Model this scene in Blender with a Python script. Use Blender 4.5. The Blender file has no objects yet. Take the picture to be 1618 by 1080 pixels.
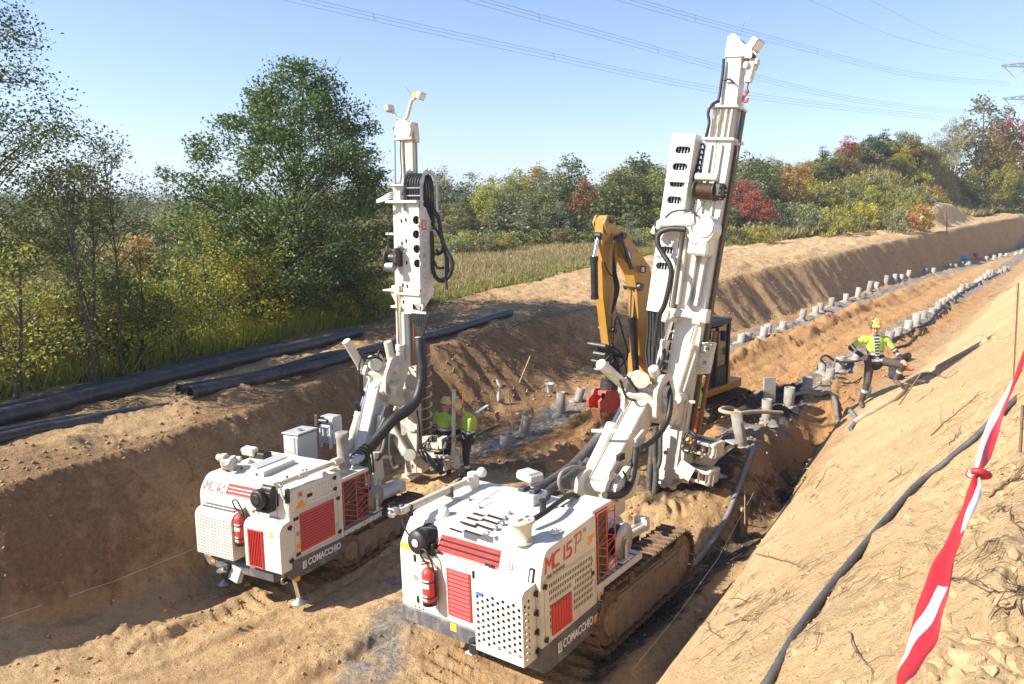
import bpy, bmesh, math, random
import numpy as np
from mathutils import Vector, Matrix, Euler
random.seed(7)
RNG = np.random.default_rng(11)
C = bpy.context.scene.collection
R = math.radians
SC = bpy.context.scene
# ------------------------------------------------------------------ camera
CAM_Z = 5.9
PITCH = R(10.3)
FPX, PW, PH = 1150.0, 1618.0, 1080.0
cam_d = bpy.data.cameras.new('camera')
cam = bpy.data.objects.new('camera', cam_d)
C.objects.link(cam)
cam.location = (0, 0, CAM_Z)
cam.rotation_euler = (math.pi / 2 - PITCH, 0, 0)
cam_d.sensor_width = 36.0
cam_d.lens = FPX / PW * 36.0
cam_d.clip_start = 0.1
cam_d.clip_end = 6000
cam_d.dof.use_dof = True
cam_d.dof.focus_distance = 11.5
cam_d.dof.aperture_fstop = 9.0
SC.camera = cam
# ------------------------------------------------------------------ sky, sun, exposure
SUN_EL = R(36)
SUN_AZ = R(256)          # clockwise from +Y
w = bpy.data.worlds.new('World')
SC.world = w
w.use_nodes = True
nt = w.node_tree
sky = nt.nodes.new('ShaderNodeTexSky')
sky.sky_type = 'NISHITA'
sky.sun_disc = False
sky.sun_elevation = SUN_EL
sky.sun_rotation = SUN_AZ
sky.altitude = 200
sky.air_density = 1.0
sky.dust_density = 0.35
sky.ozone_density = 2.6
bg = nt.nodes['Background']
bg.inputs['Strength'].default_value = 0.098
tint = nt.nodes.new('ShaderNodeMix'); tint.data_type = 'RGBA'; tint.blend_type = 'MULTIPLY'; tint.inputs[0].default_value = 1
tint.inputs[7].default_value = (1.0, .945, 1.03, 1)
nt.links.new(sky.outputs[0], tint.inputs[6]); nt.links.new(tint.outputs[2], bg.inputs[0])
sun_d = bpy.data.lights.new('sun', 'SUN')
sun_d.energy = 5.0
sun_d.angle = R(0.5)
sun_d.color = (1.0, 0.93, 0.82)
sun = bpy.data.objects.new('sun', sun_d)
C.objects.link(sun)
SDIR = Vector((math.sin(SUN_AZ) * math.cos(SUN_EL), math.cos(SUN_AZ) * math.cos(SUN_EL), math.sin(SUN_EL)))
sun.rotation_euler = SDIR.to_track_quat('Z', 'Y').to_euler()
sun.location = (-30, -8, 30)
vs = SC.view_settings
vs.view_transform = 'Standard'
try:
 vs.look = 'None'
except TypeError:
 pass
vs.gamma = 1.0
vs.use_curve_mapping = False
vs.exposure = 1.12
SC.cycles.max_bounces = 6
SC.cycles.diffuse_bounces = 3
SC.cycles.glossy_bounces = 3
SC.cycles.transmission_bounces = 6
SC.cycles.transparent_max_bounces = 8
SC.cycles.use_denoising = True
# ------------------------------------------------------------------ helpers: rays and ground
def ray(px, py):
 a = (px - PW / 2) / FPX
 b = -(py - PH / 2) / FPX
 return np.array([a, math.cos(PITCH) + b * math.sin(PITCH), -math.sin(PITCH) + b * math.cos(PITCH)])
CAMP = np.array([0, 0, CAM_Z])
def atZ(px, py, z):
 d = ray(px, py); return Vector(CAMP + d * ((z - CAM_Z) / d[2]))
def atY(px, py, y):
 d = ray(px, py); return Vector(CAMP + d * (y / d[1]))
def _hash(ix, iy, s):
 n = (ix.astype(np.int64) * 374761393 + iy.astype(np.int64) * 668265263 + s * 1442695041) & 0xffffffff
 n = ((n ^ (n >> 13)) * 1274126177) & 0xffffffff
 return ((n ^ (n >> 16)) & 0xffff) / 32767.5 - 1.0
def noise(x, y, s=0):
 x = np.asarray(x, float); y = np.asarray(y, float)
 ix = np.floor(x); iy = np.floor(y)
 fx = x - ix; fy = y - iy
 fx = fx * fx * (3 - 2 * fx); fy = fy * fy * (3 - 2 * fy)
 a = _hash(ix, iy, s); b = _hash(ix + 1, iy, s); c = _hash(ix, iy + 1, s); d = _hash(ix + 1, iy + 1, s)
 return (a * (1 - fx) + b * fx) * (1 - fy) + (c * (1 - fx) + d * fx) * fy
def fbm(x, y, s=0, o=4, g=0.5):
 t = 0; a = 1.0
 for i in range(o):
  t = t + a * noise(x, y, s + i * 17); x = x * 2.03 + 3.1; y = y * 2.03 - 1.7; a *= g
 return t
def S(x, a, b):
 t = np.clip((np.asarray(x, float) - a) / (b - a), 0, 1)
 return t * t * (3 - 2 * t)
PA = R(38.5)
PS, PC = math.sin(PA), math.cos(PA)
def to_uv(x, y):
 return x * PS + y * PC, -x * PC + y * PS
def from_uv(u, v):
 return u * PS - v * PC, u * PC + v * PS
U_T = [-40, 3, 8, 14, 20, 28, 40, 61, 97, 150, 400]
def toe_v(u):
 return np.interp(u, U_T, [11.2, 11.35, 11.75, 12.8, 12.9, 11.7, 11.2, 10.3, 7.3, 4, -20]) + 0.18 * noise(u * .55, u * 0 + 3, 5)
def wall_w(u):
 return np.interp(u, [-40, 3, 7, 11, 15, 26, 32, 45, 98, 400], [.9, .95, 1.35, 1.9, 2.0, 2.1, 1.9, 1.7, 1.2, 1.2])
def bank_z(u):
 return np.interp(u, [-40, 3, 10, 16, 26, 32, 45, 98, 160, 400], [1.75, 1.85, 1.9, 1.95, 2.35, 2.7, 3.15, 4.8, 6, 6])
def floor_z(u):
 return np.interp(u, [-40, 10, 17, 28, 37, 61, 92, 150, 400], [0, 0, .3, .68, .8, 1.0, 1.3, 2.2, 4])
def grass_v(u):
 return np.interp(u, [-40, 4, 8, 15, 20, 26, 40, 60, 85, 110, 400], [18.0, 17.9, 18.6, 20.2, 20.6, 21.4, 22.0, 18.6, 13.2, 11.0, 6])
def height(x, y, detail=True):
 x = np.asarray(x, float); y = np.asarray(y, float)
 u, v = to_uv(x, y)
 d = np.hypot(x, y)
 fl = floor_z(u)
 # raised bench that carries the second row of tubes, and the dug trench beside it
 tr = np.exp(-((v - 4.55 - .25 * np.sin(u * .8)) / .5) ** 2) * S(u, 8, 11) * (1 - S(u, 17.5, 20))
 bench = np.interp(u, [11, 14.6, 22, 40, 70], [0, .72, .66, .42, .25]) * (1 - S(v, 6.3, 7.9 + .3 * np.sin(u)))
 bench = bench * (1 - tr)
 pit = fl + bench - .25 * tr
 # hollow dug out round the drilling masts
 pit = pit - .38 * np.exp(-(((u - 13.9) / 1.5) ** 2 + ((v - 6.6) / 1.0) ** 2) ** 2) * S(u, 12.2, 13.2)
 # crumbled ridges between the rows
 rg = np.exp(-((v - np.interp(u, [12, 16, 24, 40, 61], [9.2, 9.9, 9.5, 9.0, 8.4]) - .3 * noise(u * .7, u * 0, 9)) / .38) ** 2)
 pit = pit + rg * S(u, 11, 13) * (.30 + .16 * noise(u * 1.3, v * .4, 31)) * (1 - .6 * S(u, 40, 70))
 low = np.exp(-((v - np.interp(u, [12, 20, 28], [8.5, 8.4, 8.4])) / .55) ** 2) * S(u, 11.5, 13) * (1 - S(u, 19, 22))
 pit = pit - .22 * low
 # hollow under the smaller rig, mud heaped against the track of the larger one
 pit = pit - .36 * np.exp(-(((u - 6.0) / 3.2) ** 2 + ((v - 10.0) / 1.9) ** 2) ** 2)
 pit = pit + .30 * np.exp(-(((u - 11.0) / .9) ** 2 + ((v - 9.6) / .9) ** 2))
 pit = pit + .34 * np.exp(-((v - 3.95) / .42) ** 2) * S(u, 6.5, 7.6) * (1 - S(u, 10.6, 11.6))
 # left wall
 tv = toe_v(u); ww = wall_w(u); bz = bank_z(u)
 t = (v - tv) / ww
 gully = .30 * (np.abs(noise(u * .85, t * .4, 41)) - .35) + .14 * noise(u * 2.4, t * .7, 43)
 tt = np.clip(t + gully * np.clip(t * (1.15 - t) * 3, 0, 1) * .5, 0, 1)
 tt = np.where(tt < .86, tt * 1.02, .877 + (tt - .86) * .877)
 wall = pit + (bz - pit) * np.clip(tt, 0, 1)
 # talus at the toe
 wall = wall + .10 * np.exp(-((v - tv) / .45) ** 2) * (.7 + .7 * noise(u * 1.2, v, 51))
 # bench and field beyond the left wall
 out = v - tv - ww
 fz = bz + .10 * S(out, .4, 1.5) + .18 * np.exp(-((out - .9) / .5) ** 2) * noise(u * .7, v * .5, 61)
 far = np.clip(out, 0, None)
 fz = fz - .012 * np.clip(far - 14, 0, 60) * (1 - S(u, 30, 60))
 az = np.degrees(np.arctan2(x, y))
 hill = 8.2 * S(az, 12, 29.3) * S(d, 60, 106) * (1 - .9 * S(az, 29, 33.5)) * S(v - grass_v(u), -.5, 6) + 2.5 * S(-az, -8, 10) * S(d, 100, 180)
 fz = fz + hill * S(out, 2, 12)
 # spoil heap on the far bank
 hx, hy = from_uv(np.interp(88, [0, 1], [88, 88]), 16.0)
 heap = 2.1 * np.exp(-(((u - 84) / 9) ** 2 + ((v - 12.6) / 3.2) ** 2))
 fz = fz + heap * S(out, .6, 2.5)
 z = np.where(v < tv + ww, wall, fz)
 # right bank
 top = 4.2 + .012 * np.clip(u - 6, 0, 60)
 ve = np.interp(u, [3.5, 5, 7, 10.7, 13, 15.4], [2.0, 2.35, 2.62, 3.12, 3.42, 3.75])
 sl = np.where(v < ve, top - .93 * (v - .25), top - .93 * (ve - .25) - 1.9 * (v - ve))
 sl = sl - .55 * S(u, 35, 70) * np.clip(4.0 - v, 0, 4)
 sl = sl + .62 * np.exp(-((u - 16.4) / 1.9) ** 2) * S(v, 2.0, 3.4)
 ed = .12 * noise(u * .6, v * .3, 71) + .07 * noise(u * 1.7, v * .8, 72)
 sl = np.minimum(sl + ed, top + .05 + .1 * noise(u * .5, v * .5, 73) - .06 * np.clip(-v - 1, 0, 40))
 k = .12
 m = np.maximum(sl, z)
 m = m + np.maximum(k - np.abs(sl - z), 0) ** 2 / (4 * k)
 z = np.where(v < 8, m, z)
 if not detail:
  return z
 near = np.exp(-d / 45)
 inpit = (1 - S(v, tv - .6, tv + .1)) * S(v, 3.9, 4.8)
 onwall = S(v, tv - .3, tv + .2) * (1 - S(out, -.15, .25))
 onslope = 1 - S(v, 3.4, 4.2)
 bench2 = S(out, 0, .6) * (1 - S(v, grass_v(u), grass_v(u) + 2))
 # wheel and track ruts along the pit
 rut = np.zeros_like(z)
 for c_, w_, a_ in ((10.2, .10, .09), (9.45, .08, .06), (8.6, .12, .07), (7.9, .08, .05), (7.1, .1, .06), (6.3, .09, .04), (10.9, .12, .06)):
  q = v - c_ - .12 * np.sin(u * .33 + c_) + .05 * noise(u * 2, v * 0, int(c_ * 10))
  rut += a_ * (-np.exp(-(q / w_) ** 2) + .8 * np.exp(-((q - 2 * w_) / (w_ * 1.1)) ** 2)) * (.55 + .6 * noise(u * 1.1, u * 0 + c_, 77))
 lug = .02 * np.sign(np.sin(u * 28)) * np.exp(-((np.mod(v, 1.35) - .6) / .28) ** 4) * S(noise(u * .5, v * .5, 79), -.2, .3)
 clod = fbm(x * 2.1, y * 2.1, 81, 5, .55)
 clod2 = np.abs(noise(x * 5.5, y * 5.5, 91)) ** 2
 lump = S(fbm(x * .9, y * .9, 95, 3), .15, .75)
 z = z + inpit * (rut + lug * near + .028 * clod + lump * (.06 + .13 * S(u, 10.5, 13)) * (clod2 + .25 * np.abs(clod)) + S(u, 11, 13) * .05 * clod + .022 * np.abs(noise(x * 9, y * 9, 97)) * S(fbm(x * .7, y * .7, 98, 2), -.3, .5))
 z = z + onwall * (.05 * clod + .05 * noise(u * 6, v * 1.2, 101) + .05 * np.abs(noise(u * 2.2 + v * .6, v * .8, 103)))
 rough = S(v, 1.6, -.2)
 z = z + onslope * (.018 * clod + .03 * fbm(u * 1.4, v * .35, 111, 3) + rough * (.055 * clod + .16 * clod2 * S(noise(x * 1.2, y * 1.2, 113), -.2, .5)))
 z = z + bench2 * (.045 * clod + .10 * lump * (clod2 + .3) + .06 * fbm(u * .6, v * 2.2, 121, 3))
 g = S(v, grass_v(u), grass_v(u) + 2)
 z = z + g * .12 * fbm(x * .3, y * .3, 131, 3)
 return z
def hz(x, y):
 return float(height(np.array([x]), np.array([y]))[0])
_TS = np.concatenate([np.linspace(1.0, 40, 2600), np.linspace(40, 220, 2400)[1:]])
def hit(px, py, dz=0.0):
 """Where the sight line through a pixel of the photograph meets the ground."""
 d = ray(px, py)
 p = CAMP[None] + _TS[:, None] * d[None]
 below = p[:, 2] < height(p[:, 0], p[:, 1]) + dz
 if not below.any():
  return Vector(p[-1])
 i = int(np.argmax(below))
 return Vector((p[i, 0], p[i, 1], p[i, 2]))
# ------------------------------------------------------------------ helpers: objects
def tag(o, label=None, cat=None, group=None, kind=None):
 if label: o['label'] = label
 if cat: o['category'] = cat
 if group: o['group'] = group
 if kind: o['kind'] = kind
 return o
def thing(name, label, cat, loc=(0, 0, 0), rot=None, group=None):
 o = bpy.data.objects.new(name, None)
 C.objects.link(o)
 o.empty_display_size = .2
 o.location = loc
 if rot is not None:
  o.rotation_euler = rot
 return tag(o, label, cat, group)
def copy_tree(o, parent=None):
 c = o.copy(); C.objects.link(c)
 if parent is not None: c.parent = parent
 for ch in list(o.children):
  copy_tree(ch, c)
 return c
def frame(p0, p1, up=(0, 0, 1)):
 """4x4 with z from p0 to p1, x near `up` x z."""
 z = (Vector(p1) - Vector(p0)).normalized()
 u = Vector(up)
 if abs(z.dot(u)) > .98: u = Vector((0, 1, 0)) if abs(z.y) < .9 else Vector((1, 0, 0))
 x = u.cross(z).normalized(); y = z.cross(x)
 m = Matrix((x, y, z)).transposed().to_4x4()
 m.translation = Vector(p0)
 return m
class MB:
 """Collects shapes and links them as one mesh object."""
 def __init__(s):
  s.v = []; s.f = []; s.m = []; s.mats = []; s.sm = []
  s.cur = 0; s.M = None; s.smooth = False
 def mat(s, m):
  if m not in s.mats: s.mats.append(m)
  s.cur = s.mats.index(m); return s
 def add(s, vs, fs, smooth=None):
  b = len(s.v)
  for p in vs:
   p = Vector(p)
   if s.M is not None: p = s.M @ p
   s.v.append(tuple(p))
  sm = s.smooth if smooth is None else smooth
  for f in fs:
   s.f.append([i + b for i in f]); s.m.append(s.cur); s.sm.append(sm)
  return s
 def box(s, c, d, rot=None, ch=0.008, M=None):
  x, y, z = d[0] / 2, d[1] / 2, d[2] / 2
  ch = min(ch, .45 * min(x, y, z) * 2 * .5)
  T = Matrix.Translation(Vector(c))
  if rot is not None: T = T @ Euler(rot).to_matrix().to_4x4()
  if M is not None: T = M @ T
  vs = []
  idx = {}
  for sx in (-1, 1):
   for sy in (-1, 1):
    for sz in (-1, 1):
     for a in range(3):
      p = [sx * x, sy * y, sz * z]
      for k in range(3):
       if k != a: p[k] -= (sx, sy, sz)[k] * ch
      idx[(sx, sy, sz, a)] = len(vs); vs.append(T @ Vector(p))
  fs = []
  for a in range(3):
   o1, o2 = (a + 1) % 3, (a + 2) % 3
   for sg in (-1, 1):
    q = []
    for (i, j) in ((-1, -1), (1, -1), (1, 1), (-1, 1)):
     k = [0, 0, 0]; k[a] = sg; k[o1] = i; k[o2] = j
     q.append(idx[(*k, a)])
    fs.append(q if sg > 0 else q[::-1])
  for a in range(3):                       # edge chamfers along axis a
   o1, o2 = (a + 1) % 3, (a + 2) % 3
   for i in (-1, 1):
    for j in (-1, 1):
     k0 = [0, 0, 0]; k1 = [0, 0, 0]
     k0[a] = -1; k1[a] = 1
     k0[o1] = k1[o1] = i; k0[o2] = k1[o2] = j
     q = [idx[(*k0, o1)], idx[(*k1, o1)], idx[(*k1, o2)], idx[(*k0, o2)]]
     fs.append(q[::-1] if i * j > 0 else q)
  for sx in (-1, 1):
   for sy in (-1, 1):
    for sz in (-1, 1):
     q = [idx[(sx, sy, sz, a)] for a in range(3)]
     fs.append(q if sx * sy * sz > 0 else q[::-1])
  return s.add(vs, fs, False)
 def beam(s, p0, p1, w, h, up=(0, 0, 1), w1=None, h1=None, ch=.006):
  """box from p0 to p1; w across, h along `up`; may taper"""
  m = frame(p0, p1, up)
  L = (Vector(p1) - Vector(p0)).length
  w1 = w if w1 is None else w1; h1 = h if h1 is None else h1
  vs = []
  for z, ww, hh in ((0, w, h), (L, w1, h1)):
   for sx, sy in ((-1, -1), (1, -1), (1, 1), (-1, 1)):
    c = min(ch, ww * .3, hh * .3)
    vs.append(m @ Vector((sx * (ww / 2 - (c if sx * sy > 0 else 0)), sy * (hh / 2 - (c if sx * sy < 0 else 0)), z)))
    vs.append(m @ Vector((sx * (ww / 2 - (c if sx * sy < 0 else 0)), sy * (hh / 2 - (c if sx * sy > 0 else 0)), z)))
  n = 8
  fs = [list(range(n))[::-1], list(range(n, 2 * n))] + [[i, (i + 1) % n, n + (i + 1) % n, n + i] for i in range(n)]
  return s.add(vs, fs, False)
 def cyl(s, p0, p1, r0, r1=None, n=16, caps=True, up=(0, 0, 1)):
  r1 = r0 if r1 is None else r1
  m = frame(p0, p1, up); L = (Vector(p1) - Vector(p0)).length
  vs = []
  for z, r in ((0, r0), (L, r1)):
   for i in range(n):
    a = 2 * math.pi * i / n
    vs.append(m @ Vector((r * math.cos(a), r * math.sin(a), z)))
  s.add(vs, [[i, (i + 1) % n, n + (i + 1) % n, n + i] for i in range(n)], True)
  if caps:
   b = [vs[i] for i in range(n)]; t = [vs[n + i] for i in range(n)]
   s.add(b, [list(range(n))[::-1]], False); s.add(t, [list(range(n))], False)
  return s
 def ring(s, p0, p1, ro, ri, n=24):
  """tube wall with thickness"""
  m = frame(p0, p1); L = (Vector(p1) - Vector(p0)).length
  vs = []
  for z, r in ((0, ro), (L, ro), (L, ri), (0, ri)):
   for i in range(n):
    a = 2 * math.pi * i / n
    vs.append(m @ Vector((r * math.cos(a), r * math.sin(a), z)))
  fs = []
  for k in range(4):
   for i in range(n):
    fs.append([k * n + i, k * n + (i + 1) % n, ((k + 1) % 4) * n + (i + 1) % n, ((k + 1) % 4) * n + i])
  return s.add(vs, fs, True)
 def lathe(s, p0, axis, prof, n=20):
  """profile of (distance along axis, radius)"""
  m = frame(p0, Vector(p0) + Vector(axis))
  vs = []
  for z, r in prof:
   for i in range(n):
    a = 2 * math.pi * i / n
    vs.append(m @ Vector((r * math.cos(a), r * math.sin(a), z)))
  fs = []
  for k in range(len(prof) - 1):
   for i in range(n):
    fs.append([k * n + i, k * n + (i + 1) % n, (k + 1) * n + (i + 1) % n, (k + 1) * n + i])
  s.add(vs, fs, True)
  for k, fl in ((0, True), (len(prof) - 1, False)):
   if prof[k][1] > 1e-4:
    q = [vs[k * n + i] for i in range(n)]
    s.add(q, [list(range(n))[::-1] if fl else list(range(n))], False)
  return s
 def tube(s, pts, r, n=8, caps=True, rad=None):
  pts = [Vector(p) for p in pts]
  vs = []; prev = None
  for i, p in enumerate(pts):
   t = (pts[min(i + 1, len(pts) - 1)] - pts[max(i - 1, 0)]).normalized()
   if prev is None:
    u = Vector((0, 0, 1)) if abs(t.z) < .9 else Vector((1, 0, 0))
    x = u.cross(t).normalized()
   else:
    x = (prev - t * prev.dot(t)).normalized()
   prev = x; y = t.cross(x)
   rr = rad[i] if rad is not None else r
   for k in range(n):
    a = 2 * math.pi * k / n
    vs.append(p + x * (rr * math.cos(a)) + y * (rr * math.sin(a)))
  fs = []
  for i in range(len(pts) - 1):
   for k in range(n):
    fs.append([i * n + k, i * n + (k + 1) % n, (i + 1) * n + (k + 1) % n, (i + 1) * n + k])
  s.add(vs, fs, True)
  if caps:
   s.add(vs[:n], [list(range(n))[::-1]], False); s.add(vs[-n:], [list(range(n))], False)
  return s
 def prism(s, poly, a0, a1, axes=(0, 2, 1), ch=0):
  """poly in the plane of axes[0], axes[1]; extruded along axes[2] from a0 to a1"""
  n = len(poly); vs = []
  for a in (a0, a1):
   for p in poly:
    q = [0, 0, 0]; q[axes[0]] = p[0]; q[axes[1]] = p[1]; q[axes[2]] = a
    vs.append(q)
  area = sum(poly[i][0] * poly[(i + 1) % n][1] - poly[(i + 1) % n][0] * poly[i][1] for i in range(n))
  par = 1 if axes in ((0, 1, 2), (1, 2, 0), (2, 0, 1)) else -1
  fl = (area > 0) == (par > 0)
  if a1 < a0: fl = not fl
  fs = [list(range(n))[::-1], list(range(n, 2 * n))] + [[i, (i + 1) % n, n + (i + 1) % n, n + i] for i in range(n)]
  if not fl: fs = [f[::-1] for f in fs]
  return s.add(vs, fs, False)
 def sphere(s, c, r, sc=(1, 1, 1), n=12, m=8):
  vs = []; fs = []
  for j in range(m + 1):
   t = math.pi * j / m
   for i in range(n):
    a = 2 * math.pi * i / n
    vs.append((c[0] + r * sc[0] * math.sin(t) * math.cos(a), c[1] + r * sc[1] * math.sin(t) * math.sin(a), c[2] + r * sc[2] * math.cos(t)))
  for j in range(m):
   for i in range(n):
    fs.append([j * n + i, (j + 1) * n + i, (j + 1) * n + (i + 1) % n, j * n + (i + 1) % n])
  return s.add(vs, fs, True)
 def islands(s):
  """groups of faces that touch or nearly touch"""
  par = list(range(len(s.v)))
  def find(a):
   while par[a] != a:
    par[a] = par[par[a]]; a = par[a]
   return a
  for f in s.f:
   r = find(f[0])
   for q in f[1:]: par[find(q)] = r
  grp = {}
  for i, f in enumerate(s.f): grp.setdefault(find(f[0]), []).append(i)
  items = []
  for fs in grp.values():
   pts = [s.v[q] for i in fs for q in s.f[i]]
   items.append([fs, [min(p[k] for p in pts) - .004 for k in range(3)], [max(p[k] for p in pts) + .004 for k in range(3)]])
  merged = True
  while merged:
   merged = False
   for i in range(len(items)):
    for j in range(len(items) - 1, i, -1):
     a, b = items[i], items[j]
     if all(a[1][k] <= b[2][k] and b[1][k] <= a[2][k] for k in range(3)):
      a[0] = a[0] + b[0]; a[1] = [min(x, y) for x, y in zip(a[1], b[1])]; a[2] = [max(x, y) for x, y in zip(a[2], b[2])]
      items.pop(j); merged = True
  return [it[0] for it in items]
 def each(s, name, parent=None):
  """every separate piece becomes an object of its own"""
  out = []
  for fs in s.islands():
   m = MB(); m.mats = s.mats; mp = {}
   for i in fs:
    f = []
    for q in s.f[i]:
     if q not in mp: mp[q] = len(m.v); m.v.append(s.v[q])
     f.append(mp[q])
    m.f.append(f); m.m.append(s.m[i]); m.sm.append(s.sm[i])
   out.append(m.build(name, parent))
  return out
 def build(s, name, parent=None, mat=None, M=None, label=None):
  me = bpy.data.meshes.new(name)
  me.from_pydata(s.v, [], s.f)
  mats = s.mats if s.mats else [mat]
  for m in mats: me.materials.append(m)
  if s.mats: me.polygons.foreach_set('material_index', s.m)
  me.polygons.foreach_set('use_smooth', s.sm)
  me.update()
  o = bpy.data.objects.new(name, me)
  C.objects.link(o)
  if parent is not None: o.parent = parent
  if M is not None: o.matrix_local = M
  if label: o['label'] = label
  return o
def np_mesh(name, V, F, mat, parent=None, smooth=False, k=None):
 """V (n,3); F (m,k) constant-size faces"""
 me = bpy.data.meshes.new(name)
 V = np.asarray(V, np.float32); F = np.asarray(F, np.int32)
 k = F.shape[1]
 me.vertices.add(len(V)); me.vertices.foreach_set('co', V.ravel())
 me.loops.add(F.size); me.loops.foreach_set('vertex_index', F.ravel())
 me.polygons.add(len(F)); me.polygons.foreach_set('loop_start', np.arange(0, F.size, k, dtype=np.int32))
 if smooth: me.polygons.foreach_set('use_smooth', np.ones(len(F), bool))
 me.materials.append(mat)
 me.update(calc_edges=True)
 o = bpy.data.objects.new(name, me)
 C.objects.link(o)
 if parent is not None: o.parent = parent
 return o
def smooth_path(pts, n=8):
 """Catmull-Rom through points"""
 P = [Vector(p) for p in pts]
 P = [P[0] * 2 - P[1]] + P + [P[-1] * 2 - P[-2]]
 out = []
 for i in range(1, len(P) - 2):
  for k in range(n):
   t = k / n
   a, b, c, d = P[i - 1], P[i], P[i + 1], P[i + 2]
   out.append(.5 * ((2 * b) + (c - a) * t + (2 * a - 5 * b + 4 * c - d) * t * t + (3 * b - a - 3 * c + d) * t ** 3))
 out.append(P[-2])
 return out
def text_mb(txt, size, depth=.002, shear=0, width=1.0, bold=0.0):
 """Lettering as geometry: verts in x (reading), y (up), z (out)."""
 cu = bpy.data.curves.new('lettering', 'FONT')
 cu.body = txt; cu.size = size; cu.extrude = depth; cu.shear = shear
 cu.resolution_u = 3; cu.offset = bold
 o = bpy.data.objects.new('lettering', cu)
 C.objects.link(o)
 dg = bpy.context.evaluated_depsgraph_get()
 me = o.evaluated_get(dg).to_mesh()
 vs = [(v.co.x * width, v.co.y, v.co.z) for v in me.vertices]
 fs = [list(p.vertices) for p in me.polygons]
 o.evaluated_get(dg).to_mesh_clear()
 bpy.data.objects.remove(o); bpy.data.curves.remove(cu)
 return vs, fs
def lettering(name, txt, size, mat, parent, origin, xdir, ydir, shear=0, width=1.0, bold=0.0):
 vs, fs = text_mb(txt, size, shear=shear, width=width, bold=bold)
 x = Vector(xdir).normalized(); y = Vector(ydir).normalized(); z = x.cross(y)
 mb = MB(); mb.mat(mat)
 o = Vector(origin)
 mb.add([o + x * a + y * b + z * (c + .003) for a, b, c in vs], fs, False)
 return mb.build(name, parent)
# ------------------------------------------------------------------ materials
def new_mat(name):
 m = bpy.data.materials.new(name); m.use_nodes = True
 nt = m.node_tree
 return m, nt, nt.nodes['Principled BSDF']
def N(nt, kind, **kw):
 n = nt.nodes.new(kind)
 for k, v in kw.items():
  if k.startswith('i_'):
   key = k[2:]
   n.inputs[int(key) if key.isdigit() else key.replace('_', ' ')].default_value = v
  else:
   setattr(n, k, v)
 return n
def ramp(nt, fac, stops):
 r = nt.nodes.new('ShaderNodeValToRGB')
 el = r.color_ramp.elements
 while len(el) < len(stops): el.new(.5)
 for e, (p, c) in zip(el, stops):
  e.position = p; e.color = (*c, 1) if len(c) == 3 else c
 nt.links.new(fac, r.inputs[0])
 return r.outputs[0]
def mixc(nt, fac, a, b, mode='MIX'):
 n = nt.nodes.new('ShaderNodeMix'); n.data_type = 'RGBA'; n.blend_type = mode
 for sock, val in ((n.inputs[0], fac), (n.inputs[6], a), (n.inputs[7], b)):
  if hasattr(val, 'is_output'): nt.links.new(val, sock)
  elif isinstance(val, (int, float)): sock.default_value = val
  else: sock.default_value = (*val, 1) if len(val) == 3 else val
 return n.outputs[2]
def math_n(nt, op, a, b=None, clamp=False):
 n = nt.nodes.new('ShaderNodeMath'); n.operation = op; n.use_clamp = clamp
 for s, v in ((n.inputs[0], a), (n.inputs[1], b)):
  if v is None: continue
  if hasattr(v, 'is_output'): nt.links.new(v, s)
  else: s.default_value = v
 return n.outputs[0]
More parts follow.
